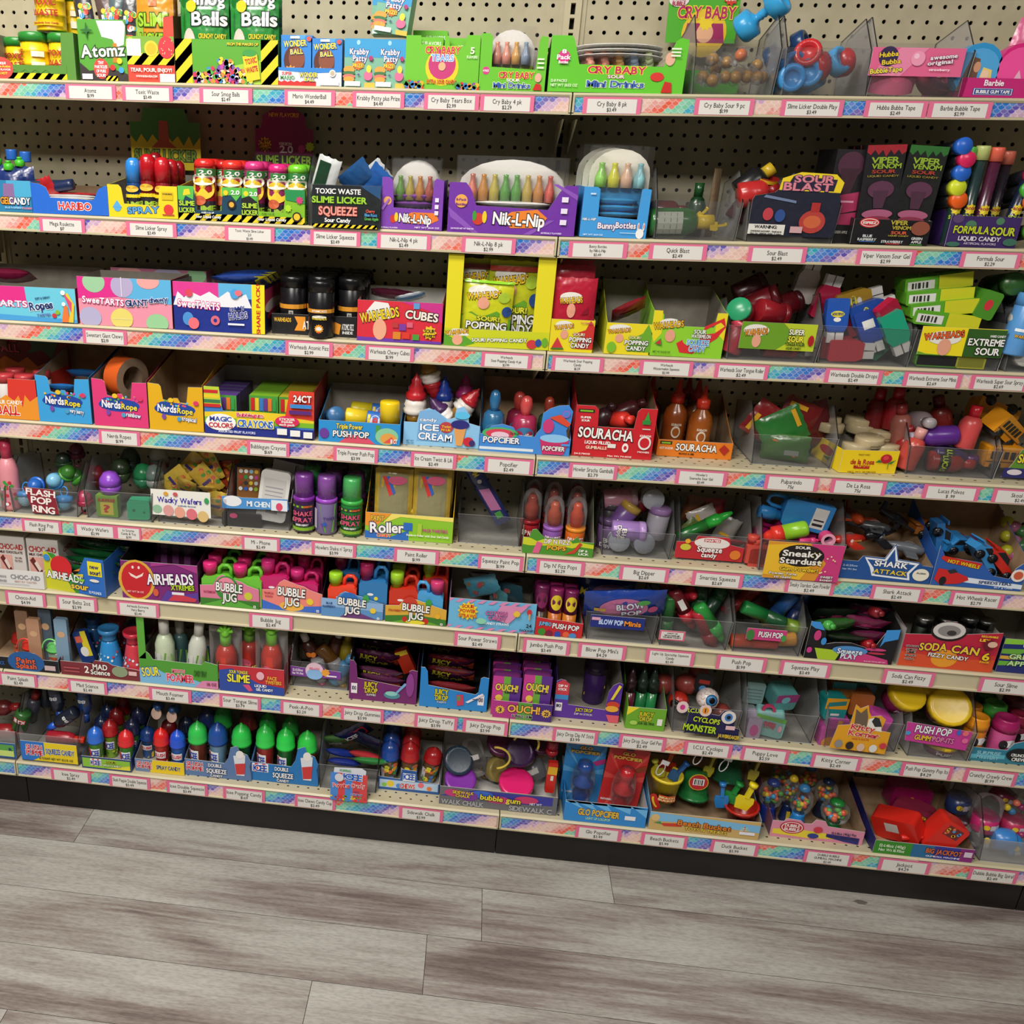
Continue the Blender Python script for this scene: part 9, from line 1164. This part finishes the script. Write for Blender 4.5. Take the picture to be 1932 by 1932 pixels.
for x, y, w_, c, rw, lb in ((372, 1360, 37, 'P7a3a2a P34c050', 0, 'green and red lidded, left in front'), (410, 1362, 37, 'P7aa8cc P1f4a98', 0, 'blue-lidded pale one in the middle front'), (455, 1364, 38, 'P1f5a2c P2ec04c', 0, 'green-lidded with a barcode, right in front'), (392, 1334, 35, 'P2a2a4a P1c2a5a', 1.4, 'navy-lidded in the rear'), (420, 1330, 35, 'P1f5a2c P28903c', 1.4, 'green-lidded in the rear middle'), (468, 1334, 35, 'P4a1a1c P5a1a1c', 1.4, 'maroon-lidded in the rear right')):
    stand('icee', 'double_squeeze_cup', 'ice cup', 'tall squeeze cup, %s of the slate tray' % lb, x, y, w_, c, ds if x != 455 else 'r|c8c8c4|.4|.15|.2|.7', rw)
dsq('bright blue double-squeeze tray with a cup cut-out', (474, 600, 1478, 1444), '2274b8', 'r|f0f0f2|.02|.5|.24|.46;r|d8343a|.06|.5|.05|.46;r|d8343a|.17|.5|.05|.46;t|ICEE|1f4ab0|.14|.72|.2|.34|f0f0f2;')
for x, y, w_, c, rw, lb in ((500, 1366, 36, 'Pa8302c P36c850', 0, 'red and green lidded, left in front'), (539, 1372, 36, 'P1f6a30 P2ed050', 0, 'green-lidded, middle front'), (580, 1378, 38, 'Pb8382c P34cc4c', 0, 'red and green lidded, right in front'), (505, 1344, 33, 'P1f5a2c P28a03c', 1.4, 'green-lidded in the rear left'), (548, 1350, 33, 'P5a1a1c P2a8a38', 1.4, 'red and green lidded in the rear')):
    stand('icee', 'double_squeeze_cup', 'ice cup', 'tall squeeze cup, %s of the bright blue tray' % lb, x, y, w_, c, ds, rw)
bin_('clear bin of dark blue popping-candy bags with a striped label card', 8, (600, 712, 1492, 1448), (623, 692, 1511, 1449, 'd8dce8', ''.join('r|%s|%.2f|0|.2|.84;' % (c, i * .2) for i, c in enumerate(('4a8ad8', 'd8484a', '4a8ad8', 'd8484a', 'd8484a'))) + 'd|e8c83a d83a3a 4a8ad0 5ab04a|.02|0|.96|.16|26|.03;t|POPPING|3aa04a|.4|.93|.3|.06;t|ICEE|2a62c8|.6|.76|.5|.18|f0f0f4|-3;t|Popping Candy|d8403a|.5|.5|.86|.12|f0f0f4|4;t|WITH|2a4a9a|.7|.32|.16|.04;t|LOLLIPOP|2a4a9a|.72|.24|.3|.06|f0f0f4;e|d8d8e0|.24|.72|.12|.12', [(.02, .04), (.98, 0), (1, .6), (.94, .66), (.96, .95), (.84, 1.02), (.1, .98), (.06, .66), (0, .6)]), pk=2.2, tint='888b90')
for i, (x, y, q, rot, c, lb) in enumerate(((668, 1382, .07, (30, -35, 0), 'F141c44', 'upside-down lettering, on top'), (645, 1420, .05, (50, 5, 0), 'F1a3490', 'bright blue edge, left'), (690, 1425, .04, (60, 8, 0), 'Fb8323a', 'red and white edge'), (640, 1395, .08, (40, -10, 0), 'F4a7a3a', 'green-tinged, left'), (700, 1435, .03, (60, 0, 0), 'F2a7a3a', 'green edge at the right'), (700, 1400, .07, (30, 20, 0), 'F1a2444', 'dark, at the right'), (650, 1438, .04, (60, 3, 0), 'F1f2f80', 'blue, at the bottom'))):
    pile('pouch', 'popping_candy_bag', 'candy bag', 'foil popping-candy bag, %s of the striped-label bin' % lb, x, y, q, .085, .06 if i in (0, 3, 5) else .03, c, 'p|c8303a|.5 .2 .9 .3 .9 .8 .6 .8;t|ICEE|e8e8f0|.4|.5|.4|.26' if i in (0, 3) else '', rot, None, .02)
tray('white and blue chew-cup tray with a small logo tab', 8, (713, 828, 1494, 1470), '2a5aa0', 'r|b8d0e8|.02|.2|.96|.6;o|e8c83a|.2|.5|.24;o|8ac84a|.1|.4|.16;o|e8707a|.7|.6|.2;o|4a8ad8|.34|.4|.18;o|e87a3a|.84|.4|.16;t|CHEWS|d0343a|.48|.45|.24|.36|f0e8e8;r|f0f0f2|.4|.85|.2|.6;t|ICEE|2a5ac0|.5|1.2|.18|.46|f0f0f2', [(0, 1), (.36, .92), (.38, 1.7), (.62, 1.65), (.64, .9), (1, .8)], d=.17, hb=1.2, hs=1.0, inner='@whitecard', sc='c8c8cc')
gp = 'd|e8b02a e0703a 4aa04a 4a8ac8 e8d83a|.05|.05|.9|.85|26|.09;r|d8d8dc|.05|.1|.25|.6'
for x, y, c, rw, n, lb in ((737, 1396, 'T7a6a4a T1f4aa0', 0, 3, 'blue-lidded, left file'), (775, 1398, 'T8a6a4a Tb82024', 0, 3, 'red-lidded, middle file')):
    rows('icee', 'chew_cup', 'ice cup', 'clear cup of round chews, %s' % lb, x, y, 36, c, gp, n, dy=.042)
pile('icee', 'chew_cup', 'ice cup', 'red-lidded clear cup of chews leaning right in the white tray', 814, 1440, .04, .046, .098, 'T8a6a4a Tb82024', gp, (0, 9, 0))
tray('long grey sidewalk-chalk candy tray with graffiti lettering', 8, (827, 1050, 1528, 1494), '6a6a70', 'p|3a3a9a|0 .5 .3 .95 .96 .95 .96 .5 .6 .4 .3 .5;e|c83a7a|.12|.7|.08|.2;e|c8407a|.5|.55|.12|.2;e|3a6ac8|.36|.75|.1|.2;e|7a3a9a|.25|.6|.08|.25;e|c83a6a|.74|.7|.1|.2;t|WALK CHALK|a8a8ac|.2|.2|.36|.26;t|SIDEWALK C|a8a8ac|.78|.2|.36|.26;t|SIDEWALK|e8c83a|.2|.78|.18|.16|2a1a4a;t|CHALK|e8c83a|.2|.6|.12|.16|2a1a4a;t|bubble gum|e8d83a|.52|.64|.34|.28|1a1a3a|-2;t|NET WT|d8d8dc|.82|.55|.1|.12', d=.18, hb=1.9, hs=1, inner='@whitecard')
bu = 'e|5a1a4a|.5|.6|.4|.34;t|bubble|e8b02a|.5|.66|.6|.24|1a1a3a;t|gum|e8b02a|.5|.38|.4|.24|1a1a3a'
for x, y, q, s_, h_, c, rot, lb in ((868, 1478, .035, .075, .04, 'Xb0a080 P7a2c9a', (28, 0, 0), 'purple-lidded tub at the left front'), (972, 1492, .025, .082, .045, 'Pc8a84a Pd8206a', (22, 0, 0), 'hot pink-lidded tub at the right front'), (895, 1428, .09, .06, .08, 'X9a9aa0 X8a8a90', (0, 165, 0), 'clear tub of chalk sticks tipped over'), (925, 1462, .1, .06, .06, 'P7a7a80 P9a8a50', (40, 60, 0), 'tub with bright lettering lying sideways'), (985, 1420, .09, .07, .06, 'P5a2a4a P3a1a4a', (50, -30, 0), 'tub with a yellow bail at the rear right'), (1000, 1452, .12, .065, .08, 'P6a6a70 P1f4a8a', (-20, -30, 0), 'blue-lidded tub with a barcode'), (862, 1435, .07, .07, .05, 'P2a4a5a P24384a', (50, 20, 0), 'dark teal tub at the left'), (945, 1405, .12, .07, .06, 'P4a1a3a P5a1c48', (40, 0, 0), 'plum-lidded tub at the rear'), (1020, 1405, .12, .06, .06, 'P3a1430 P4a1838', (40, 0, 0), 'dark lidded tub at the far right rear')):
    pile('tub', 'chalk_candy_tub', 'candy tub', lb + ' of the chalk tray', x, y, q, s_, h_, c, bu if 'letter' in lb or 'rear' in lb or 'front' in lb else 'r|d8d8d4|.3|.3|.4|.3', rot)
for x, y, rot, lb in ((935, 1430, (0, 80, 0), 'left'), (992, 1405, (0, 20, 0), 'right')):
    p_ = at(x, y, .05); g = G(); g.tube([(.03 * math.cos(q), 0, .034 * math.sin(q)) for q in [i * PI / 12 for i in range(13)]], .0028, 'Pd8c04a'); o = tag(g.obj('bucket_bail', None, p_, [math.radians(q) for q in rot]), 'yellow plastic bail on the chalk tubs, %s one' % lb, 'candy toy')
pile('tin', 'lighter_toy', 'candy toy', 'tall red and yellow lighter-shaped toy at the right of the chalk tray', 1040, 1465, .03, .022, .085, 'Pc4281e', 'r|d8a82a|0|.62|1|.26;r|d8d8c8|.4|.42|.3|.16', (0, 2, 0), None, .014)
pile('pen', 'red_stopper', 'candy toy', 'red stopper shape above the lighter toy', 1042, 1412, .04, .026, .05, 'P8a1420 Pa01820', '', (0, 180, 0))
tray('blue burst tray holding two light-up pacifier blister cards', 8, (1061, 1217, 1558, 1520), '2f88d0', 'p|6ab4e8|0 1 .3 .5 .1 1 .4 .6 .3 1 .6 .5 .5 1 .8 .6 .8 1 1 .5 1 .9 0 .9;t|GLO POPCIFIER|e8c04a|.42|.5|.5|.3|6a3a1a|-1;t|LIGHT UP LOLLIPOP|a8d8b8|.42|.22|.3|.12;r|e8e8ec|.74|.32|.13|.2', d=.16, hb=1.2, hs=1, inner='@whitecard')
gb = 'p|%s|.5 .5 0 1 0 .9 .5 .5 0 .6 0 .5;p|%s|.5 .5 1 1 1 .9 .5 .5 1 .6 1 .5;p|%s|.5 .5 .1 0 .2 0 .5 .5 .6 0 .7 0;r|1a1a24|.4|.97|.2|.03;t|GLO|e8c04a|.5|.92|.3|.05|6a2a1a;t|POPCIFIER|e8c04a|.5|.85|.7|.05|6a2a1a;p|%s|.7 .7 1 .78 1 .7 .8 .64;t|BLUE RASPBERRY|e8f0f4|.2|.16|.3|.03'
for x, y, w_, c, cc2, p2, rw, ry, lb in ((1106, 1402, 78, 'K2f86cc', 'T1f4a98', ('5aa8e0', '5aa8e0', '5aa8e0', 'b82a7a'), .3, 1, 'blue blister card with a navy pacifier pop, left'), (1180, 1412, 78, 'Kc42a2c', 'Tb02028', ('d84a44', 'd84a44', 'd84a44', '8a3a1a'), .1, 4, 'red blister card with a red pacifier pop, right')):
    stand('bignose', 'pacifier_blister_card', 'candy card', lb, x, y, w_, c + ' ' + cc2, gb % p2, rw, ry=ry)
tray('wide beach-bucket tray with a sandy printed front, brown card inside', 8, (1219, 1430, 1583, 1550), 'c8a868', 'p|7ab8e0|0 1 .5 .9 1 .8 1 .4 .8 .45 .4 .6 .1 .5 0 .7;p|c83a2a|.1 .4 .3 .5 .3 .3 .14 .25;p|3a8a4a|.04 .4 .1 .5 .12 .35;e|d8b87a|.05|.7|.04|.2;t|Beach Bucket|e0802a|.5|.52|.48|.28|3a2a14|-2;t|TOYS N TREATS|e8c83a|.52|.24|.38|.18|5a3a14|-2;r|e8e8f0|.82|.24|.14|.16', d=.17, hb=1.9, hs=1.1, inner='@kraft', sc='7aa8c8')
bw = 'r|c85a2a|.3|.3|.4|.5;t|BEACH|e8d8a0|.5|.66|.36|.14;t|BUCKET|e8d8a0|.5|.46|.4|.14'
for x, y, q, s_, h_, c, rot, lb in ((1255, 1482, .05, .072, .07, 'Pd8c02a', (0, 0, 0), 'yellow castle bucket at the left'), (1310, 1478, .08, .07, .065, 'P1f6a34', (172, 0, 0), 'green bucket upside down in the middle'), (1398, 1538, .03, .075, .06, 'Pb8261c', (0, -6, 0), 'red bucket at the right front'), (1375, 1450, .12, .07, .06, 'P1f5a3a', (160, 0, 0), 'dark green bucket at the rear right')):
    pile('bucket', 'beach_bucket', 'toy bucket', lb + ' of the beach tray', x, y, q, s_, h_, c, bw if 'green' not in lb else '', rot)
for x, y, q, c, W_, H_, rot, lb in ((1410, 1502, .02, 'Pe0cc1e', .05, .075, (0, 15, 0), 'yellow shovel in the red bucket'), (1362, 1500, .04, 'P2a7ac0', .04, .07, (0, -5, 0), 'blue shovel left of it'), (1385, 1495, .05, 'P2a9a4a', .05, .06, (0, 20, 0), 'green sand shovel behind the yellow one'), (1282, 1455, .06, 'P1f5aa0', .04, .06, (0, 30, 0), 'blue rake in the yellow bucket'), (1262, 1435, .08, 'P9a2a1c', .05, .06, (0, 10, 0), 'red mould in the yellow bucket'), (1240, 1450, .07, 'Pa8a83a', .04, .05, (0, -20, 0), 'speckled mould in the yellow bucket'), (1340, 1445, .09, 'Pb0a82a', .03, .06, (0, 10, 0), 'yellow rake behind the green bucket'), (1425, 1452, .1, 'Pa8a02a', .03, .06, (0, 10, 0), 'yellow rake at the rear right')):
    pile('shovel', 'sand_toy', 'sand toy', lb, x, y, q, W_, H_, c, '', rot)
pile('tin', 'round_barcode_tag', 'paper tag', 'round red and yellow barcode tag on the green bucket', 1318, 1476, .04, .045, .045, 'Kd8b82a', 'o|b8242a|.5|.5|.46;r|e8e4e0|.22|.32|.56|.4;r|222|.28|.36|.06|.32;r|222|.38|.36|.03|.32;r|222|.46|.36|.05|.32;r|222|.56|.36|.03|.32;r|222|.64|.36|.06|.32', (0, 0, 0), None, .001)
pile('tin', 'oval_hang_tag', 'paper tag', 'red and yellow oval hang tag in front of the yellow bucket', 1236, 1512, .02, .016, .045, 'Kb82420', 'e|e0c02a|.4|.5|.3|.36;e|b82420|.6|.5|.24|.3', (0, -22, 0), None, .001)
for x, y, lb in ((1248, 1452, 'left'), (1367, 1445, 'right'), (1318, 1432, 'middle')):
    p_ = at(x, y, .035); g = G(); g.tube([(.008 * math.cos(q) - .002, 0, .017 * math.sin(q)) for q in [i * PI / 8 for i in range(17)]], .0013, 'Pd8d8dc', 6); g.box(-.009, .009, -.001, .001, .015, .026, 'Pd8d8dc'); tag(g.obj('hang_loop', None, p_, (0, .3, 0)), 'white plastic hang loop over the beach buckets, %s one' % lb, 'hang loop')
tray('pink gumball-machine tray with an oval red logo', 8, (1449, 1628, 1586, 1556), 'd88aa4', 'p|e0cc3a|.02 .5 .3 .6 .6 .5 .96 .3 .96 .1 .7 .2 .4 .1 .02 .2;p|2a2a7a|.6 .5 .96 .4 .96 0 .8 .1 .6 .3;e|b82434|.22|.68|.13|.4;e|f0e4e4|.22|.68|.115|.34;e|b82434|.22|.68|.105|.3;t|DUBBLE|f0e4e4|.22|.8|.16|.18;t|BUBBLE|f0e4e4|.22|.58|.16|.18;e|c83a4a|.5|.7|.05|.2;e|2a3a8a|.46|.3|.06|.16;t|12-1.41oz (40g) Pcs|1c2450|.78|.62|.26|.14;t|Net Wt. 16.93oz (480g)|1c2450|.78|.38|.32|.14', [(0, 1), (.12, 1), (.15, 1.2), (.3, 1.15), (.34, .98), (.42, 1.0), (.46, 1.3), (.56, 1.25), (.6, .95), (1, .82)], d=.17, hb=1.9, hs=1, inner='@kraft', sc='7a4a5a')
for x, y, w_, c, rw, lb in ((1582, 1508, 56, 'P1f6a34 P1f7a34', 0, 'green one at the right front'), (1520, 1480, 44, 'P2a86d0 P3a80b8', .2, 'bright blue one in the middle'), (1462, 1470, 48, 'P1f2f8a P2a3a7a', .5, 'navy one with a pink label at the left'), (1500, 1462, 34, 'P1c2a5a Pd8b82a', 1, 'yellow-topped one'), (1566, 1468, 44, 'P1a2a4a P1a2a50', 1.3, 'blue-topped one at the rear right'), (1532, 1440, 44, 'P6a1a2a P2a5a8a', 2, 'rear one with blue gumballs'), (1480, 1438, 40, 'P4a1a2a P9a2a3a', 2.2, 'rear one at the left')):
    stand('gum', 'gumball_machine', 'gumball machine', 'small gumball machine, %s of the pink tray' % lb, x, y, w_, c, '', rw)
tray('ribbed green-to-purple jackpot tray of red slot toys', 8, (1640, 1832, 1628, 1604), '3a3a9a', 'p|3a8a2a|0 0 .4 0 .4 1 0 1;p|2a6a9a|.38 0 .6 0 .6 1 .38 1;p|8a2a7a|.86 0 1 0 1 1 .86 1;t|12-1.41oz (40g)|d8e8c8|.18|.66|.26|.22;t|Net Wt 16.93oz|d8e8c8|.18|.34|.26|.22;t|BIG JACKPOT|e0703a|.7|.6|.36|.36|1c1430|-2;t|GUMBALL MACHINE|e8e0f0|.7|.22|.34|.12;r|d8c8d8|.9|.4|.08|.4', d=.18, hb=2.2, hs=1.0, inner='@kraft', sc='2a2a6a')
g = G(); p_ = at(1714, 1626, .0045); g.box(-.021, .021, 0, .0008, -.011, .011, 'Nd8708a'); art(g, 'r|e8e4e0|.06|.1|.88|.8;t|DUBBLE BUBBLE|2a2a2a|.5|.74|.6|.14;t|SLOT MACHINE|2a2a2a|.5|.5|.6|.14;t|$3.49|2a2a2a|.5|.26|.4|.2', flat(-.021, -.011, .042, .022), 'N')
tag(g.obj('price_tag', None, (p_.x, p_.y - .003, p_.z), (0, -.1, 0)), 'small pink price tag reading $3.49 stuck on the ribbed jackpot tray', 'price tag')
for x, y, q, c, rot, H_, lb in ((1690, 1568, .05, 'Pcc261c', (40, 65, 0), .095, 'red slot toy tipped left with a pale label'), (1772, 1585, .03, 'Pd42c22', (0, 28, 0), .09, 'red slot toy with a window, leaning right'), (1720, 1535, .1, 'P8a2a44', (30, 100, 0), .085, 'clear-topped toy with gumballs behind'), (1712, 1498, .14, 'P8a1450', (0, 92, 0), .09, 'magenta slot toy at the rear')):
    pile('tin', 'slot_toy', 'candy toy', lb + ' of the jackpot tray', x, y, q, .062, H_, c, 'r|c8c0b8|.2|.3|.4|.3' if 'pale' in lb else ('p|6a2a2a|.2 .6 .8 .6 .8 .9 .2 .9;d|e8b02a 4a9ad0 e0703a|.24|.64|.5|.22|10|.04' if 'window' in lb or 'clear' in lb else 'o|e0a03a|.5|.5|.08'), rot, None, .045)
pile('pen', 'slot_lever', 'candy toy', 'red lever arm pointing right from the tipped slot toy', 1722, 1580, .02, .014, .05, 'Pd0281e Pd42c22', '', (0, 80, 0))
for i in range(7): pile('ball', 'gumball', 'gumball', 'loose-looking gumball inside the clear slot toys of the jackpot tray', 1700 + i * 9, 1556 + (i % 3) * 6, .045, .015, .015, ('P4a9ad0', 'Pe0904a', 'Pd8c83a')[i % 3], '', (0, 0, 0), 'gumballs in the jackpot slot toys')
bin_('clear bin of clear spiral gumball toys at the right edge of the bottom shelf', 8, (1840, 2000, 1632, 1590), pk=2.2, tint='7c7f84')
for x, y, q, c, rot, s_, h_, lb in ((1870, 1580, .03, 'X9a9aa0 P3a80c8', (0, 92, 0), .05, .09, 'clear tube with a blue band lying along the front'), (1862, 1535, .05, 'Pb82a6a X8a8088', (0, 0, 0), .055, .08, 'pink-based clear tube standing'), (1915, 1540, .06, 'Pb8305a X8a8088', (0, 0, 0), .055, .07, 'pink-based clear tube at the right'), (1925, 1590, .03, 'P2a80c8 X8a8088', (0, 70, 0), .05, .07, 'blue-based tube at the lower right'), (1812, 1500, .1, 'P2a3a6a X6a6068', (0, 0, 0), .05, .08, 'navy-based tube at the left rear'), (1822, 1540, .08, 'P4a1a30 X6a6068', (0, 10, 0), .05, .07, 'maroon-based tube at the left'), (1900, 1490, .1, 'P7a1c44 X6a6068', (0, 20, 0), .05, .06, 'plum tube at the rear')):
    pile('tube', 'spiral_gumball_toy', 'gumball toy', lb + ' of the spiral toy bin', x, y, q, s_, h_, c, 'o|e0c02a|.4|.5|.2;r|c8c8d0|.5|.3|.3|.4', rot)
for i in range(8): pile('ball', 'gumball', 'gumball', 'gumball showing through the clear spiral toys', 1900 + (i % 4) * 9, 1575 - (i // 4) * 60 + (i % 3) * 8, .03 + .02 * (i // 4), .016, .016, ('Pd8c02a', 'P3a90c8', 'Pd8705a', 'P8a2a5a')[i % 4], '', (0, 0, 0), 'gumballs in the spiral toys')
for xl, xr, t, p, wh in ((96, 171, ['Icee Spray'], '$2.49', 'bottom rail below the slush label bin'), (206, 283, ['Slush Puppie Double Squeeze'], '$3.49', 'bottom rail below the lime ice-cup tray'), (314, 392, ['Icee Double Squeeze'], '$3.49', 'bottom rail below the slush spray tray'), (421, 500, ['Icee Popping Candy'], '$1.69', 'bottom rail below the slate double-squeeze tray'), (556, 633, ['Icee Chews Candy Cup'], '$2.49', 'bottom rail left of the striped label card'), (753, 836, ['Sidewalk Chalk'], '$3.99', 'bottom rail below the chew-cup tray'), (1086, 1172, ['Glo Popcifier'], '$3.49', 'bottom rail below the two blister cards'), (1210, 1297, ['Beach Buckets'], '$5.99', 'bottom rail below the beach tray, left'), (1341, 1431, ['Duck Bucket'], '$5.99', 'bottom rail below the beach tray, right'), (1517, 1608, ['DUBBLE BUBBLE', 'GUMBALL MACHINE'], '$2.49', 'bottom rail below the gumball-machine tray'), (1658, 1755, ['Jackpot'], '$4.29', 'bottom rail below the ribbed jackpot tray'), (1828, 1920, ['Dubble Bubble Big Spiral'], '$2.49', 'bottom rail below the spiral toy bin')):
    pricetag(8, xl, xr, t, p, wh)
# far right strip of shelving seen at the edge
for L in range(1, 9): shelf(L, BW, BW + .5, 'far right', False)
pegboard(BW + 1.5 * P, 19, ZR + 6 * P + .006, 76, 0, 'beige perforated pegboard of the bay beyond the right upright')
CNT = {}
for o in bpy.data.objects:
    if o.get('group'): CNT.setdefault(o['group'], []).append(o)
for k_, v_ in CNT.items():
    if len(v_) < 2: del v_[0]['group']
